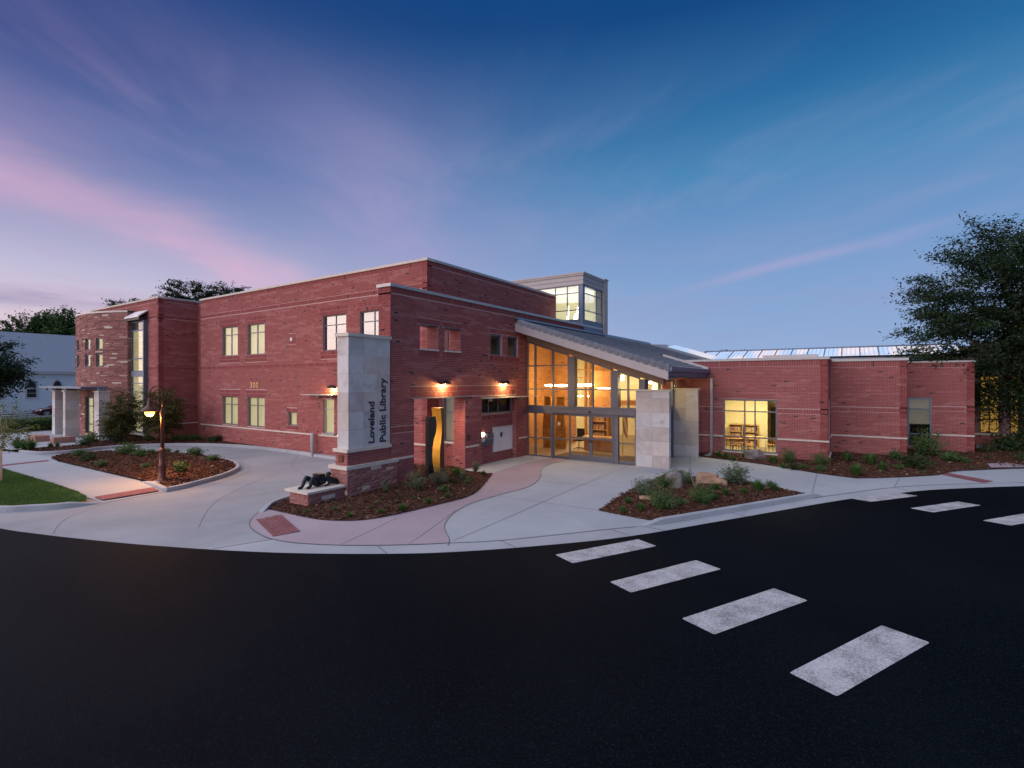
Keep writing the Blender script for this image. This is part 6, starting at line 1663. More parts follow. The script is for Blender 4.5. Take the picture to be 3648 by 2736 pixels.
rock('boulder', (-3.82, 19.0, .08), (.24, .26, .24), 8, 'boulder', 'small brown boulder leaning on the big orange one in the planter', .9)
rock('boulder', (-5.25, 15.45, .06), (.34, .22, .16), 12, 'boulder', 'low half-buried tan boulder at the front left of the planter', .2, True)
rock('boulder', (-3.7, 26.0, .12), (.50, .35, .36), 15, 'boulder_grey', 'dark grey boulder under the reading room window', .1)
rock('boulder', (-6.35, 16.0, .02), (.12, .16, .10), 21, 'boulder_grey', 'small grey stone on the left edge of the kerbside planter', .1)
# sandstone block seats by the side entrance
for k, (x, y, sx, sy, lb) in enumerate([(-42.6, 10.1, 1.5, .7, 'red sandstone block seat farther from the curved stone tower steps'), (-40.15, 10.65, .55, 1.05, 'red sandstone block seat nearer the mulch border by the side entrance')]):
    S_ = thing('block_seat', (x, y, .09), lb, 'seat', 'sandstone block seats')
    mb = MB(); n = 5
    for i in range(n):
        for s0, s1 in ((0, .17), (.173, .36)):
            j = [rng.uniform(-.02, .02) for _ in range(4)]
            mb.box(-sx / 2 + sx * i / n, -sy / 2 + j[0], s0, -sx / 2 + sx * (i + 1) / n, sy / 2 + j[1], s1)
    mb.build('block', M['sand_bench'], S_)
# low garden wall at the far right
O = (8.5, 37.0, 0); GW = thing('garden_wall', O, 'low red brick garden wall with pale cap under the dark tree', 'wall')
local(MB().box(5.6, 36.9, 0, 14, 37.3, .95), O).build('core', M['mortar'], GW); local(MB().box(5.5, 36.82, .95, 14.1, 37.38, 1.03), O).build('cap', M['limestone'], GW); local(MB().box(5.6, 36.5, 0, 14.1, 36.88, .42), O).build('ledge', M['kerb_concrete'], GW)
BB = brick_rects(5.6, 14, .42, .95, [], []); V = brick_verts('y', 36.9, -1, BB).reshape(-1, 3) - np.array(O); F = (np.arange(len(BB))[:, None, None] * 8 + BF[None]).reshape(-1, 4)
o = bpy.data.objects.new('bricks', np_mesh('bricks', V, F, M['brick'], attr=np.repeat(np.clip(nrg.normal(.45, .09, len(BB)), .1, .9), 5))); link(o, GW); o['kind'] = 'stuff'

# --- white church across the street
O = (-88, 24, 0); CH = thing('church', O, 'white clapboard church with pale blue shingle roof and pointed windows', 'church')
cw = -83.0; CWIN = [16.15, 18.99, 21.42, 24.0, 26.6]
mb = MB(); hs = 4.05
zs_ = [.3]
mb.box(-93, 5, .0, cw, 40, 5.0); local(mb, O).build('wall', M['clapboard'], CH)
mb = MB()
for k in range(38): 
    z = .35 + k * .122; mb.hexa([(cw, 5, z), (cw + .035, 5, z), (cw + .035, 40, z), (cw, 40, z), (cw, 5, z + .118), (cw + .008, 5, z + .118), (cw + .008, 40, z + .118), (cw, 40, z + .118)])
cb = local(mb, O).build('clapboards', M['clapboard'], CH); cb['kind'] = 'stuff'
mb = MB(); mb.hexa([(cw + .35, 4.6, 4.95), (-88, 4.6, 9.95), (-88, 40.4, 9.95), (cw + .35, 40.4, 4.95), (cw + .35, 4.6, 5.1), (-88, 4.6, 10.1), (-88, 40.4, 10.1), (cw + .35, 40.4, 5.1)])
mb.hexa([(-93.35, 4.6, 4.95), (-88, 4.6, 9.95), (-88, 40.4, 9.95), (-93.35, 40.4, 4.95), (-93.35, 4.6, 5.1), (-88, 4.6, 10.1), (-88, 40.4, 10.1), (-93.35, 40.4, 5.1)])
local(mb, O).build('roof', M['shingle_blue'], CH)
local(MB().box(cw + .30, 4.6, 4.80, cw + .42, 40.4, 5.0), O).build('eaves', M['trim_white'], CH)
for y in CWIN:
    z0, sp, zt_ = 1.95, 3.15, 3.95; hw = .42
    def gothic(w_, top):
        pts = [(-w_, z0 - (w_ - hw)), (w_, z0 - (w_ - hw)), (w_, sp)]
        for t in np.linspace(.15, 1, 7): pts.append((w_ * (1 - t ** 1.5), sp + (top - sp) * math.sin(t * PI / 2)))
        for t in np.linspace(1, .15, 7)[1:]: pts.append((-w_ * (1 - t ** 1.5), sp + (top - sp) * math.sin(t * PI / 2)))
        return pts + [(-w_, sp)]
    mb = MB(); mb.prism(gothic(hw + .17, zt_ + .2), lambda a, z: (cw + .0, y + a, z), lambda a, z: (cw + .09, y + a, z)); W_ = local(mb, O).build('window', M['trim_white'], CH)
    mb = MB(); mb.prism(gothic(hw, zt_), lambda a, z: (cw + .05, y + a, z), lambda a, z: (cw + .10, y + a, z)); local(mb, O).build('pane', M['plastic_dark'], W_)
    local(MB().box(cw + .10, y - hw, 2.95, cw + .13, y + hw, 3.1), O).build('rail', M['trim_white'], W_); local(MB().box(cw + .10, y - hw, 2.42, cw + .12, y + hw, 2.47), O).build('rail', M['trim_white'], W_)

# --- parked car, nose to the left
O = (-75.0, 19.6, -.02); CAR = thing('parked_car', O, 'dark red car parked by the church, mostly hidden by the stone piers', 'car')
def car_body():
    mb = MB(); rings = []
    side = [(-2.25, .32, .60, .78), (-2.15, .24, .70, .84), (-1.75, .20, .80, .88), (-1.2, .20, .90, .90), (-.85, .20, .95, .90), (0, .20, .98, .90), (.9, .20, 1.0, .90), (1.6, .22, 1.0, .88), (2.1, .28, .98, .82), (2.25, .36, .90, .76)]
    for y, zb, zt_, hw in side:
        rings.append([(hw * .9, y, zb), (hw, y, zb + .12), (hw, y, (zb + zt_) / 2), (hw * .97, y, zt_ - .08), (hw * .86, y, zt_), (0, y, zt_ + .03), (-hw * .86, y, zt_), (-hw * .97, y, zt_ - .08), (-hw, y, (zb + zt_) / 2), (-hw, y, zb + .12), (-hw * .9, y, zb)])
    n = len(rings[0]); mb.v = [p for r_ in rings for p in r_]
    for i in range(len(rings) - 1):
        for j in range(n - 1): mb.f.append((i * n + j, i * n + j + 1, (i + 1) * n + j + 1, (i + 1) * n + j)); mb.m.append(0); mb.sm.append(True)
    for i in (0, len(rings) - 1): mb.f.append(tuple(i * n + j for j in range(n))); mb.m.append(0); mb.sm.append(False)
    return mb
car_body().build('body', M['car_paint'], CAR)
mb = MB(); cab = [(-.95, .95, .80), (-.2, 1.40, .66), (.5, 1.47, .64), (1.1, 1.38, .66), (1.75, 1.0, .78)]
for i in range(len(cab) - 1):
    (y0, z0, w0), (y1, z1, w1) = cab[i], cab[i + 1]
    mb.face([(w0, y0, z0), (w1, y1, z1), (-w1, y1, z1), (-w0, y0, z0)], 0, True); mb.face([(w0, y0, z0), (w1, y1, z1), (.84, y1, .94), (.84, y0, .94)], 0, True); mb.face([(-w0, y0, z0), (-w1, y1, z1), (-.84, y1, .94), (-.84, y0, .94)], 0, True)
mb.build('cabin', M['car_paint'], CAR)
mb = MB(); mb.face([(.70, -.2, 1.33), (.69, .45, 1.40), (.80, .42, 1.0), (.83, -.72, 1.0)]); mb.face([(.69, .52, 1.40), (.72, 1.05, 1.32), (.82, 1.3, 1.02), (.80, .5, 1.0)])
mb.v = [(x + .012, y, z) for x, y, z in mb.v]; mb.build('side_window', M['plastic_dark'], CAR)
mb = MB(); mb.face([(.72, -.90, 1.0), (.60, -.24, 1.39), (-.60, -.24, 1.39), (-.72, -.90, 1.0)]); mb.v = [(x, y - .02, z + .02) for x, y, z in mb.v]; mb.build('windscreen', M['glass_coated'], CAR)
for y in (-1.35, 1.35):
    for sx in (1, -1):
        mb = MB(); mb.lathe([(.20, -.1), (.33, -.1), (.335, -.05), (.335, .05), (.33, .1), (.20, .1)], (0, 0, 0), 24); mb.v = [(z + sx * .82, x + y, q + .335) for x, q, z in mb.v]; Wh = mb.build('wheel', M['tyre'], CAR)
        mb = MB()
        mb.lathe([(.0, .02), (.06, .03), (.07, .0)], (0, 0, 0), 10)
        for k in range(5):
            t = k * 2 * PI / 5; c_, s_ = math.cos(t), math.sin(t); mb.hexa([(c_ * r_ - s_ * d, s_ * r_ + c_ * d, z) for z in (-.01, .025) for r_, d in ((.05, -.035), (.225, -.05), (.225, .05), (.05, .035))])
        mb.lathe([(.20, 0), (.235, .02), (.235, -.02), (.2, -.01)], (0, 0, 0), 20)
        mb.v = [(z * sx + sx * .92, x + y, q + .335) for x, q, z in mb.v]; mb.build('rim', M['alloy'], Wh)
for sx in (1, -1):
    mb = MB(); mb.hexa([(sx * .55, -2.23, .60), (sx * .86, -1.95, .62), (sx * .86, -1.9, .62), (sx * .55, -2.1, .60), (sx * .55, -2.19, .76), (sx * .87, -1.75, .82), (sx * .86, -1.7, .82), (sx * .55, -2.05, .76)]); mb.build('headlight', M['white_metal'], CAR)
MB().box(-.5, -2.29, .42, .5, -2.2, .56).build('grille', M['plastic_dark'], CAR)
# ------------------------------------------------------------------ planting
PLANTS = {
    'bed3': [('tuft', -5.45, 13.92, 0.19), ('tuft', -5.58, 14.63, 0.2), ('tuft', -5.04, 14.26, 0.22), ('bush', -5.58, 16.11, 0.49), ('leafy', -5.68, 18.0, 0.2), ('bush', -4.52, 14.61, 0.57), ('bush', -5.29, 17.54, 0.44), ('leafy', -5.67, 20.25, 0.2), ('leafy', -4.21, 15.25, 0.18), ('bush', -4.91, 18.73, 0.42), ('twig', -4.39, 17.83, 0.4), ('bush', -3.72, 15.87, 0.49), ('leafy', -3.58, 16.59, 0.19), ('tuft', -3.8, 18.04, 0.21), ('tuft', -3.34, 17.34, 0.24), ('leafy', -3.6, 19.6, 0.15), ('bush', -3.42, 19.51, 0.65), ('tuft', -2.89, 17.82, 0.2), ('tuft', -2.55, 18.49, 0.34), ('leafy', -2.42, 20.17, 0.16), ('tuft', -2.14, 19.05, 0.26)],
    'bed2': [('tuft', -12.94, 8.85, 0.1), ('tuft', -12.29, 9.28, 0.12), ('tuft', -11.48, 9.15, 0.14), ('tuft', -12.03, 9.64, 0.07), ('tuft', -11.55, 9.97, 0.09), ('tuft', -11.75, 10.33, 0.08), ('tuft', -11.04, 9.87, 0.13), ('tuft', -12.01, 10.79, 0.08), ('airy', -12.74, 11.58, 0.39), ('tuft', -11.29, 10.29, 0.07), ('tuft', -11.69, 11.22, 0.1), ('tuft', -10.77, 10.43, 0.19), ('tuft', -11.22, 11.36, 0.09), ('airy', -12.03, 12.31, 0.6), ('tuft', -10.61, 11.34, 0.17), ('airy', -11.92, 13.32, 0.56), ('leafy', -11.12, 12.66, 0.21), ('tuft', -10.56, 12.2, 0.17), ('leafy', -11.69, 13.76, 0.17), ('tuft', -12.57, 15.04, 0.32), ('airy', -11.75, 14.46, 0.38), ('leafy', -11.37, 14.11, 0.15), ('leafy', -11.7, 14.8, 0.13), ('airy', -12.53, 16.13, 0.39), ('tuft', -11.89, 15.83, 0.16)],
    'alcove': [('tuft', -16.09, 16.54, 0.24)],
    'isl': [('leafy', -31.5, 9.03, 0.3), ('leafy', -29.42, 8.66, 0.32), ('leafy', -26.86, 8.43, 0.25), ('leafy', -29.68, 10.31, 0.48), ('leafy', -28.05, 10.31, 0.32), ('leafy', -24.6, 9.24, 0.19), ('leafy', -29.23, 11.25, 0.18), ('leafy', -29.89, 12.18, 0.19), ('leafy', -29.08, 12.25, 0.16), ('leafy', -21.96, 9.43, 0.34), ('leafy', -27.6, 12.34, 0.28), ('leafy', -27.05, 12.36, 0.34), ('leafy', -24.33, 11.74, 0.28)],
    'wing1': [('tuft', -5.33, 26.0, 0.23), ('tuft', -4.95, 25.64, 0.24), ('tuft', -4.55, 25.31, 0.18), ('tuft', -4.18, 26.03, 0.21), ('tuft', -3.01, 25.66, 0.22), ('tuft', -2.83, 25.45, 0.24), ('leafy', -2.41, 24.5, 0.14), ('bush', -2.28, 25.82, 0.43), ('leafy', -2.01, 24.38, 0.21), ('leafy', -1.65, 24.68, 0.15), ('leafy', -1.06, 24.5, 0.19), ('bush', -1.1, 25.87, 0.4)],
    'wing2': [('tuft', -0.16, 30.1, 0.14), ('tuft', -0.14, 27.6, 0.32), ('tuft', 0.17, 24.53, 0.35), ('tuft', 0.73, 27.35, 0.38), ('tuft', 1.06, 26.04, 0.27), ('leafy', 1.66, 29.39, 0.27), ('leafy', 1.72, 26.97, 0.14), ('leafy', 2.23, 27.57, 0.42), ('leafy', 2.51, 26.77, 0.08), ('bush', 3.05, 31.48, 0.87), ('leafy', 2.96, 28.84, 0.14), ('leafy', 3.74, 30.19, 0.32), ('leafy', 4.25, 30.25, 0.17), ('leafy', 4.31, 28.95, 0.09), ('leafy', 4.74, 29.37, 0.07), ('leafy', 5.24, 31.78, 0.11)],
    'left': [('tuft', -38.3, 8.2, 0.53), ('tuft', -37.43, 8.28, 0.47), ('tuft', -37.15, 8.46, 0.55), ('tuft', -37.06, 9.29, 0.28), ('tuft', -37.33, 9.64, 0.26), ('leafy', -36.83, 10.7, 0.37), ('leafy', -38.21, 11.42, 0.56), ('leafy', -38.72, 12.68, 0.68), ('leafy', -36.64, 12.28, 0.34), ('leafy', -39.88, 13.42, 0.67), ('leafy', -36.52, 13.94, 0.32), ('leafy', -35.46, 14.86, 0.34), ('leafy', -34.36, 15.59, 0.38)],
    'walla': [('leafy', -34.74, 15.12, 0.33), ('leafy', -34.49, 15.53, 0.34), ('leafy', -32.71, 16.37, 0.41), ('leafy', -31.75, 16.62, 0.07)],
}
def leaf_quads(C, N, size, asp=.5, fold=True, seed=0):
    """one quad per leaf: centres, directions, sizes"""
    r_ = np.random.default_rng(seed); n = len(C)
    N = N / np.maximum(np.linalg.norm(N, axis=1, keepdims=True), 1e-6)
    T = r_.normal(size=(n, 3)); T -= (T * N).sum(1, keepdims=True) * N; T /= np.maximum(np.linalg.norm(T, axis=1, keepdims=True), 1e-6)
    W = np.cross(N, T); s = (size * r_.uniform(.6, 1.3, n))[:, None]
    a, b, c, d = C - T * s * .5, C + W * s * asp * .5 + N * s * .06, C + T * s * .5, C - W * s * asp * .5 + N * s * .06
    V = np.stack([a, b, c, d], 1).reshape(-1, 3); F = np.arange(n * 4).reshape(-1, 4)
    return V, F
def foliage(name, V, F, mat, tone): return np_mesh(name, V, F, mat, attr=tone)

def bush_mesh(kind, seed):
    """unit-height plant: (stem mesh builder, leaf vertices, leaf faces, tones, leaf material)"""
    r_ = np.random.default_rng(seed); pr = random.Random(seed); st = MB()
    if kind == 'tuft':
        n = 170; V = []; 
        for k in range(n):
            t = pr.uniform(0, 2 * PI); lean = pr.uniform(.1, 1.0); h = pr.uniform(.55, 1.05) * (1.15 - .35 * lean); w_ = .018
            d = Vector((math.cos(t), math.sin(t), 0)); s = Vector((-d.y, d.x, 0)) * w_; b0 = d * pr.uniform(0, .12)
            p1 = b0 + d * lean * .30 + Vector((0, 0, h * .6)); p2 = b0 + d * lean * .72 + Vector((0, 0, h * (1 - .25 * lean)))
            V += [b0 - s, b0 + s, p1 + s, p1 - s, p1 - s, p1 + s, p2 + s * .2, p2 - s * .2]
        V = np.array(V); F = np.arange(len(V)).reshape(-1, 4); return st, V, F, np.repeat(r_.random(n), 2), 'blade_green'
    if kind == 'twig':
        for k in range(14):
            t = pr.uniform(0, 2 * PI); d = Vector((math.cos(t), math.sin(t), 0)); p = [(0, 0, 0)]
            for q in range(1, 4): p.append(tuple(d * (.12 * q + pr.uniform(-.05, .05)) + Vector((pr.uniform(-.05, .05), pr.uniform(-.05, .05), .33 * q))))
            st.tube(p, [.014, .011, .008, .003], 5)
        C = r_.normal(0, .2, (30, 3)) + [0, 0, .6]; V, F = leaf_quads(C, r_.normal(size=(30, 3)), .07, .5, seed=seed); return st, V, F, r_.random(30), 'leaf_olive'
    C, N, Tn = [], [], []
    ns = {'bush': 26, 'leafy': 14, 'airy': 26}[kind]; wid = {'bush': .62, 'leafy': .75, 'airy': .38}[kind]
    for k in range(ns):
        t = pr.uniform(0, 2 * PI); le = pr.random() ** .6; d = Vector((math.cos(t), math.sin(t), 0)); h = (1.0 - .45 * le * le) * pr.uniform(.7, 1.05)
        p0 = d * .04; p1 = d * le * wid * .45 + Vector((0, 0, h * .5)); p2 = d * le * wid + Vector((0, 0, h))
        st.tube([tuple(p0), tuple(p1), tuple(p2)], [.016, .011, .004], 4)
        m_ = {'bush': 64, 'leafy': 42, 'airy': 40}[kind]
        for q in range(m_):
            u = pr.uniform(.18, 1.0) if kind != 'airy' else pr.uniform(.25, 1.0); p = p0.lerp(p1, u * 2) if u < .5 else p1.lerp(p2, u * 2 - 1)
            sp = {'bush': .10, 'leafy': .12, 'airy': .06}[kind]
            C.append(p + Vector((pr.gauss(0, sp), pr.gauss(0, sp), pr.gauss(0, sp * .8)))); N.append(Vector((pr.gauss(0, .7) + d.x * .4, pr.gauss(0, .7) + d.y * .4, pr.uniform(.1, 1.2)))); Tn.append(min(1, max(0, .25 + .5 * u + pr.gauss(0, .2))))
    C = np.array(C); C[:, 2] = np.maximum(C[:, 2], .03)
    V, F = leaf_quads(C, np.array(N), {'bush': .085, 'leafy': .15, 'airy': .075}[kind], {'bush': .42, 'leafy': .55, 'airy': .25}[kind], seed=seed)
    return st, V, F, np.array(Tn), {'bush': 'leaf_sage', 'leafy': 'leaf_green', 'airy': 'leaf_sage'}[kind]
PM = {}
for kind in ('bush', 'leafy', 'tuft', 'airy', 'twig'):
    for v in range(4 if kind != 'twig' else 1):
        st, V, F, tn, lm = bush_mesh(kind, 31 * v + len(kind) * 7)
        if kind == 'bush' and v % 2: lm = 'leaf_green'
        if kind == 'leafy' and v == 3: lm = 'leaf_dark'
        PM[kind, v] = (st.mesh('stems', M['dry_stem' if kind == 'twig' else 'stem']) if st.v else None, foliage('leaves', V, F, M[lm], tn))
ORD = ['first', 'second', 'third', 'fourth', 'fifth', 'sixth', 'seventh', 'eighth', 'ninth', 'tenth', 'eleventh', 'twelfth', 'thirteenth', 'fourteenth', 'fifteenth', 'sixteenth', 'seventeenth', 'eighteenth', 'nineteenth', 'twentieth',
       'twenty-first', 'twenty-second', 'twenty-third', 'twenty-fourth', 'twenty-fifth', 'twenty-sixth', 'twenty-seventh', 'twenty-eighth']
WHERE = {'bed3': 'in the kerbside planter', 'bed2': 'in the sign pillar bed', 'alcove': 'in the mulch behind the wavy sculpture', 'isl': 'on the street lamp island',
         'wing1': 'under the reading room window', 'wing2': 'before the stepped brick wings', 'left': 'by the curved stone tower', 'walla': 'at the foot of the long brick wall'}
WORD = {'bush': ('shrub', 'rounded leafy shrub'), 'leafy': ('leafy_plant', 'low leafy green plant'), 'tuft': ('grass_clump', 'tuft of green ornamental grass'), 'airy': ('airy_shrub', 'upright feathery grey-green shrub'), 'twig': ('dry_shrub', 'pale leafless dry shrub')}
ZF = {'bed3': z_bed3, 'bed2': z_bed2, 'alcove': z_bed2, 'isl': z_isl, 'wing1': z_wing, 'wing2': z_wing, 'left': z_left, 'walla': z_left}
for bedn, lst in PLANTS.items():
    cnt = {}; tot = {}
    for p in lst: tot[p[0]] = tot.get(p[0], 0) + 1
    for (kind, x, y, h) in lst:
        k = cnt[kind] = cnt.get(kind, 0) + 1
        if bedn == 'walla': y = min(y, 15.95)
        nm, wd = WORD[kind]; lb = ('%s %s, %s from the left' % (wd, WHERE[bedn], ORD[k - 1])) if tot[kind] > 1 else '%s %s' % (wd, WHERE[bedn])
        v = rng.randrange(4) if kind != 'twig' else 0; sm_, fm = PM[kind, v]
        z = float(ZF[bedn](np.array([[x, y]]))[0]) - .02
        root = tag(empty(nm, (x, y, z), rng.uniform(0, 6.28)), lb, 'plant', '%s %s' % (wd.split()[-1] + 's', WHERE[bedn]))
        wsc = {'bush': rng.uniform(1.0, 1.3), 'leafy': rng.uniform(1.2, 1.7), 'tuft': rng.uniform(1.0, 1.35), 'airy': rng.uniform(1.1, 1.5), 'twig': 1}[kind]; h *= 1.12 * (1.35 if bedn.startswith('wing') else 1.12)
        root.scale = (h * wsc, h * wsc, h * 1.02)
        if sm_: link(bpy.data.objects.new('stems', sm_), root)
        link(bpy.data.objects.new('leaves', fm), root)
# darker shrubs at the far right
for k, (x, y, h, lb) in enumerate([(6.7, 35.6, 1.3, 'tall dark shrub before the garden wall, left of two'), (7.9, 35.9, 1.1, 'tall dark shrub before the garden wall, right of two'), (6.45, 32.2, .5, 'low shrub at the right edge by the sidewalk'), (5.75, 34.6, .6, 'low shrub at the corner of the last brick wing')]):
    root = tag(empty('shrub', (x, y, .15), k), lb, 'plant', 'shrubs at the far right'); root.scale = (h, h, h)
    link(bpy.data.objects.new('stems', PM['bush', 1][0]), root); link(bpy.data.objects.new('leaves', PM['leafy', 3][1]), root)

# bark chips strewn over the beds, grass blades on the lawn
def chips(name, poly, zf, n, smin=.02, smax=.07, near=None):
    P = np.array(poly); lo, hi = P.min(0), P.max(0); Q = nrg.uniform(lo, hi, (n * 3, 2)); Q = Q[inside(poly, Q)][:n]
    z = zf(Q) + .006 + nrg.uniform(0, .012, len(Q)); C = np.c_[Q, z]
    N = np.c_[nrg.normal(0, .45, (len(Q), 2)), np.ones(len(Q))]; N /= np.linalg.norm(N, axis=1, keepdims=True)
    T = np.c_[nrg.normal(size=(len(Q), 2)), np.zeros(len(Q))]; T -= (T * N).sum(1, keepdims=True) * N; T /= np.linalg.norm(T, axis=1, keepdims=True); Wd = np.cross(N, T)
    l = nrg.uniform(smin, smax, len(Q))[:, None]; w_ = l * nrg.uniform(.18, .45, len(Q))[:, None]; th = .008
    V = np.stack([C - T * l - Wd * w_, C + T * l - Wd * w_, C + T * l + Wd * w_, C - T * l + Wd * w_, C - T * l * .95 - Wd * w_ + N * th, C + T * l * .95 - Wd * w_ + N * th, C + T * l * .95 + Wd * w_ + N * th, C - T * l * .95 + Wd * w_ + N * th], 1).reshape(-1, 3)
    F = (np.arange(len(Q))[:, None, None] * 8 + BF[None]).reshape(-1, 4)
    o = bpy.data.objects.new(name, np_mesh(name, V, F, M['chips'], attr=np.repeat(np.clip(nrg.beta(2, 3.2, len(Q)) + (nrg.random(len(Q)) < .04) * .4, 0, 1), 5))); link(o)
    return tag(o, None, None, None, 'stuff')
tag(chips('bark_mulch', bed2_poly, z_bed2, 7000), 'shredded bark mulch in the bed below the sign pillar', 'mulch')
tag(chips('bark_mulch', bed3_poly, z_bed3, 6000), 'shredded bark mulch in the kerbside planter', 'mulch')
tag(chips('bark_mulch', isl_poly, z_isl, 8000, .025, .09), 'shredded bark mulch on the lamp island', 'mulch')
tag(chips('bark_mulch', wing_poly, z_wing, 7000, .025, .08), 'shredded bark mulch before the brick wings', 'mulch')
tag(chips('bark_mulch', back_poly, z_left, 3500, .03, .09), 'shredded bark mulch by the curved tower', 'mulch')
Q = nrg.uniform((-31, 3.4), (-19.6, 6.15), (60000, 2)); Q = Q[inside(lawn_poly, Q)]; z = lawn_z(Q)
t = nrg.uniform(0, 2 * PI, len(Q)); d = np.c_[np.cos(t), np.sin(t)]; h = nrg.uniform(.035, .075, len(Q)); wv = np.c_[-d[:, 1], d[:, 0]] * .006
le = d * (h * nrg.uniform(.1, .8, len(Q)))[:, None]
V = np.stack([np.c_[Q - wv, z], np.c_[Q + wv, z], np.c_[Q + le, z + h]], 1).reshape(-1, 3)
o = bpy.data.objects.new('grass', np_mesh('grass', V, np.arange(len(V)).reshape(-1, 3), M['blade_green'], attr=np.clip(nrg.normal(.4, .22, len(Q)) + .25 * vnoise(Q[:, 0] * 1.3, Q[:, 1] * 1.3), 0, 1))); link(o); tag(o, 'short mown grass of the corner lawn', 'grass', None, 'stuff')

# ------------------------------------------------------------------ trees
def tree(name, base, blobs, label, leafm='leaf_dark', barkm='bark', nclump=260, per=60, leaf=.16, cl=.55, trunk=.22, seed=1, droop=.15, group=None, flatc=.45, limb=10, asp=.45, shell=.55, lean=(0, 0)):
    """blobs: crown volumes (x,y,z,rx,ry,rz) relative to the base"""
    r_ = np.random.default_rng(seed); pr = random.Random(seed)
    root = tag(empty(name, base), label, 'tree', group)
    vol = np.array([b[3] * b[4] * b[5] for b in blobs]) ** .8; vol /= vol.sum(); C = []
    for b in r_.choice(len(blobs), nclump, p=vol):
        bb = blobs[b]; u = r_.normal(size=3); u /= np.linalg.norm(u); rr = (shell + (1 - shell) * r_.random()) if r_.random() < .75 else r_.random() ** .5
        C.append(np.array(bb[:3]) + u * rr * np.array(bb[3:]))
    C = np.array(C)
    cen = np.array([sum(b[k] for b in blobs) / len(blobs) for k in range(3)])
    # wood: trunk, limbs to the blobs, twigs to clumps
    mb = MB(); zc_ = min(b[2] - b[5] for b in blobs); fork = Vector((lean[0] * .5, lean[1] * .5, max(zc_ * .9, .25 * max(b[2] for b in blobs))))
    top = Vector((cen[0] * .6 + lean[0], cen[1] * .6 + lean[1], cen[2] + .3 * blobs[0][5]))
    mb.tube([(0, 0, -.15), (fork.x * .3, fork.y * .3, fork.z * .4), tuple(fork), tuple(fork.lerp(top, .5)), tuple(top)], [trunk * 1.25, trunk, trunk * .8, trunk * .5, trunk * .12], 8)
    for k in range(limb):
        b = Vector(C[pr.randrange(len(C))]); s = fork.lerp(top, pr.uniform(0, .6)); mid = s.lerp(b, .5) + Vector((pr.uniform(-.3, .3), pr.uniform(-.3, .3), .25 + pr.uniform(0, .4))) * (b - s).length * .2
        mb.tube([tuple(s), tuple(mid), tuple(b)], [trunk * .38, trunk * .22, trunk * .05], 6)
    for k in r_.choice(len(C), min(len(C), 160), replace=False):
        b = Vector(C[k]); d = (b - Vector(cen)).normalized(); s = b - d * cl * 1.6 - Vector((0, 0, .1 * cl)); mb.tube([tuple(s), tuple(b)], [trunk * .07, trunk * .02], 4)
    mb.build('trunk', M[barkm], root)
    P, N, Tn = [], [], []
    out = C - cen; out /= np.maximum(np.linalg.norm(out, axis=1, keepdims=True), 1e-6)
    for c_, o_ in zip(C, out):
        m_ = max(6, int(per * r_.uniform(.5, 1.4))); ax = o_ * np.array([1, 1, .45]); ax /= max(np.linalg.norm(ax), 1e-6)
        side = np.cross(ax, [0, 0, 1]); side /= max(np.linalg.norm(side), 1e-6); up_ = np.cross(side, ax)
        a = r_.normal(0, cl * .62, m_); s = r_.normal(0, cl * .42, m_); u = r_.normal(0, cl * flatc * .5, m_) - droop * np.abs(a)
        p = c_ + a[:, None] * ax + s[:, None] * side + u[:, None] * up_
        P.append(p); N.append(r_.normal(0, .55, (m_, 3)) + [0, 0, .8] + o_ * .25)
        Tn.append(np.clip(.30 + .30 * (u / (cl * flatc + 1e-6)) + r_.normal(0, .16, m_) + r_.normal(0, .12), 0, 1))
    P, N, Tn = np.concatenate(P), np.concatenate(N), np.concatenate(Tn)
    V, F = leaf_quads(P, N, leaf, asp, seed=seed)
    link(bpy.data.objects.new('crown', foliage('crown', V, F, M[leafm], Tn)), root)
    return root
def at_px(px, D, z=0.0):
    p = FW * D + RT * ((px - 1824) / 1810 * D); return (p.x, p.y, z)
# the big tree at the right edge, layered drooping sprays
tree('locust_tree', at_px(3650, 26, .1), [(0, 0, 8.3, 4.7, 4.7, 3.6), (-2.4, -1.4, 5.8, 3.4, 3.0, 2.0), (-1.0, -.4, 4.4, 3.0, 3.0, 1.6), (2.4, 1.0, 6.2, 4.0, 4.0, 3.0), (-.5, -.4, 10.6, 2.6, 2.6, 1.7), (-2.9, -1.9, 7.6, 2.3, 2.1, 1.6), (-.2, -.3, 2.9, 2.6, 2.6, 1.5), (1.5, 0, 9.0, 4.0, 4.0, 3.0)],
     'large dark leafy tree overhanging the right end of the building', nclump=900, per=105, leaf=.20, cl=.72, trunk=.26, seed=5, droop=.25, flatc=.35, limb=26, asp=.36)
tree('dark_shade_tree', at_px(3800, 31, .1), [(0, 0, 5.0, 4.5, 4.5, 4.0), (-3.0, -2.0, 2.8, 2.6, 2.6, 1.6)], 'second dark tree behind the large one at the right edge', nclump=300, per=60, leaf=.22, cl=.7, seed=6)
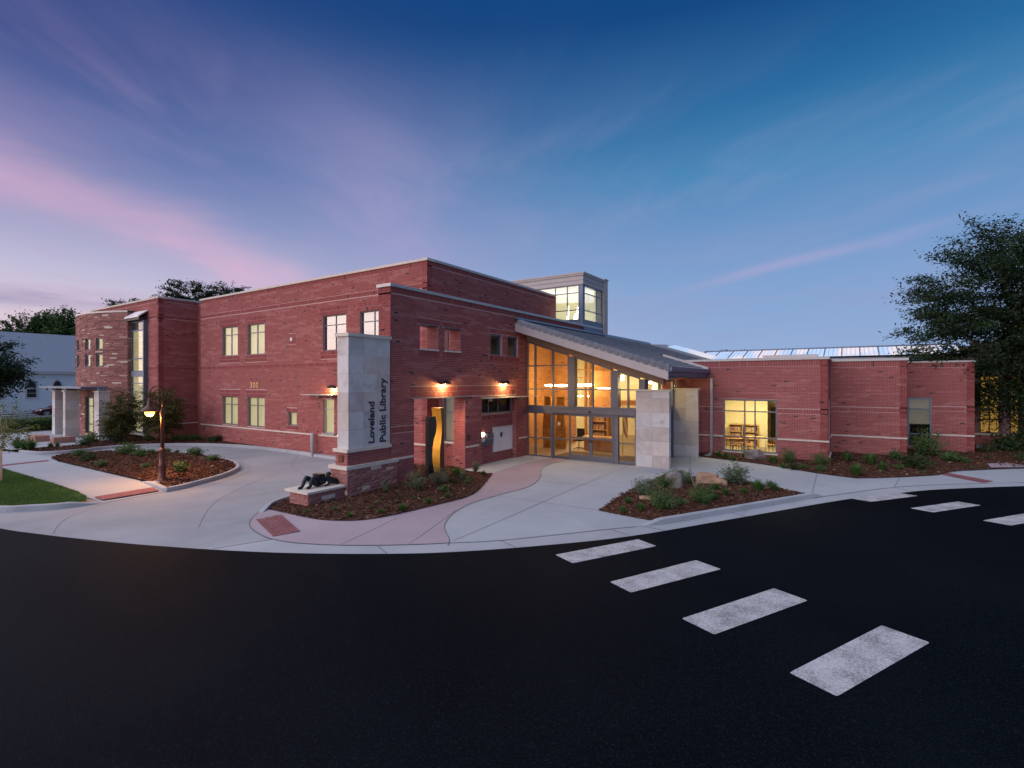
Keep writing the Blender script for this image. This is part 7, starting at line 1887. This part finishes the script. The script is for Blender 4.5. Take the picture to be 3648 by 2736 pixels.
# sparse crowns showing above the roofline
tree('honey_locust', at_px(470, 52), [(0, 0, 11.0, 2.6, 2.6, 1.5), (-2.0, -1.3, 10.4, 1.6, 1.6, .8), (1.5, 1, 11.4, 1.4, 1.4, 1.0)], 'thin treetop above the left roof, leftmost of three', leafm='leaf_dark', nclump=120, per=48, leaf=.25, cl=.48, trunk=.16, seed=8, group='treetops above the roof', droop=.35, limb=14)
tree('honey_locust', at_px(655, 50), [(0, 0, 12.0, 2.2, 2.2, 2.0), (1.5, 1.0, 11.2, 1.8, 1.8, 1.2)], 'tallest thin treetop above the roof, middle of three', leafm='leaf_dark', nclump=150, per=52, leaf=.25, cl=.48, trunk=.16, seed=9, group='treetops above the roof', droop=.35, limb=14)
tree('honey_locust', at_px(815, 52), [(0, 0, 12.7, 2.4, 2.4, 1.2), (-1.6, -1.0, 12.0, 1.2, 1.2, 1.0), (2.0, 1.3, 13.0, .8, .8, .6)], 'thin treetop above the long brick wall, rightmost of three', leafm='leaf_dark', nclump=110, per=48, leaf=.25, cl=.46, trunk=.14, seed=10, group='treetops above the roof', droop=.3, limb=12)
tree('distant_tree', at_px(2600, 66), [(0, 0, 6.9, 2.0, 2.0, 1.5), (-1.8, -1.2, 6.6, 1.0, 1.0, 1.3)], 'small distant tree behind the glowing roof lights', nclump=46, per=40, leaf=.24, cl=.45, trunk=.15, seed=11)
# dense trees behind the church, one at the left edge
for k, (px_, D, sc_, lb) in enumerate([(95, 98, 1.0, 'dense green tree behind the church, left of three'), (178, 100, 1.06, 'dense green tree behind the church, middle of three'), (240, 98, 1.08, 'dense green tree behind the church, right of three next to the tower')]):
    tree('shade_tree', at_px(px_, D), [(0, 0, 12.4 * sc_, 3.8, 3.8, 4.2 * sc_), (1.5, 1.0, 10, 3.6, 3.6, 4), (-1.8, -1.0, 10, 3.4, 3.4, 4)], lb, leafm='leaf_green', nclump=330, per=60, leaf=.46, cl=1.0, trunk=.3, seed=20 + k, group='trees behind the church', limb=4, asp=.6)
tree('maple_tree', at_px(-75, 44), [(0, 0, 5.2, 3.2, 3.2, 2.4), (1.6, 1.1, 4.2, 1.9, 1.9, 1.5), (.2, .2, 7.0, 2.0, 2.0, 1.4)], 'dark tree at the left edge in front of the church', nclump=230, per=56, leaf=.26, cl=.7, trunk=.2, seed=31, limb=8)
# young trees
tree('young_tree', (-26.3, 5.17, .1), [(.15, .1, 2.25, .95, .95, .85), (.3, .2, 1.75, .8, .8, .6)], 'slender young tree with pale trunk on the corner lawn', leafm='leaf_light', barkm='bark_pale', nclump=90, per=22, leaf=.075, cl=.20, trunk=.045, seed=40, limb=10, droop=.1, asp=.6)
tree('ornamental_tree', (-36.9, 12.75, .1), [(0, 0, 1.9, 1.05, 1.05, 1.15), (-.3, -.2, 1.2, .95, .95, .7)], 'small ornamental tree before the tall stair window', leafm='leaf_olive', nclump=190, per=46, leaf=.15, cl=.28, trunk=.05, seed=41, limb=8, group='ornamental trees by the wall', asp=.4)
tree('ornamental_tree', (-34.5, 13.75, .1), [(0, 0, 2.1, 1.1, 1.1, 1.3), (-.1, 0, 1.3, 1.05, 1.05, .8)], 'small ornamental tree right of the street lamp before the dark brick return', leafm='leaf_olive', nclump=210, per=46, leaf=.15, cl=.28, trunk=.05, seed=42, limb=8, group='ornamental trees by the wall', asp=.4)
# clipped hedge beside the side plaza
C = nrg.uniform((-53.0, 8.2, .05), (-51.2, 14.0, .95), (9000, 3)); f_ = nrg.integers(0, 3, 9000); C[f_ == 0, 0] = -51.2 + nrg.normal(0, .05, (f_ == 0).sum()); C[f_ == 1, 2] = .95 + nrg.normal(0, .04, (f_ == 1).sum())
V, F = leaf_quads(C, nrg.normal(size=(9000, 3)) + [.5, 0, .5], .12, .6, seed=50)
hd = thing('hedge', (-52, 11, 0), 'low clipped green hedge along the side plaza', 'hedge')
o = bpy.data.objects.new('foliage', foliage('foliage', V - np.array([-52, 11, 0]), F, M['leaf_green'], nrg.random(9000))); link(o, hd)
local(MB().box(-52.8, 8.4, 0, -51.4, 13.8, .8), (-52, 11, 0)).build('core', M['leaf_dark'], hd)
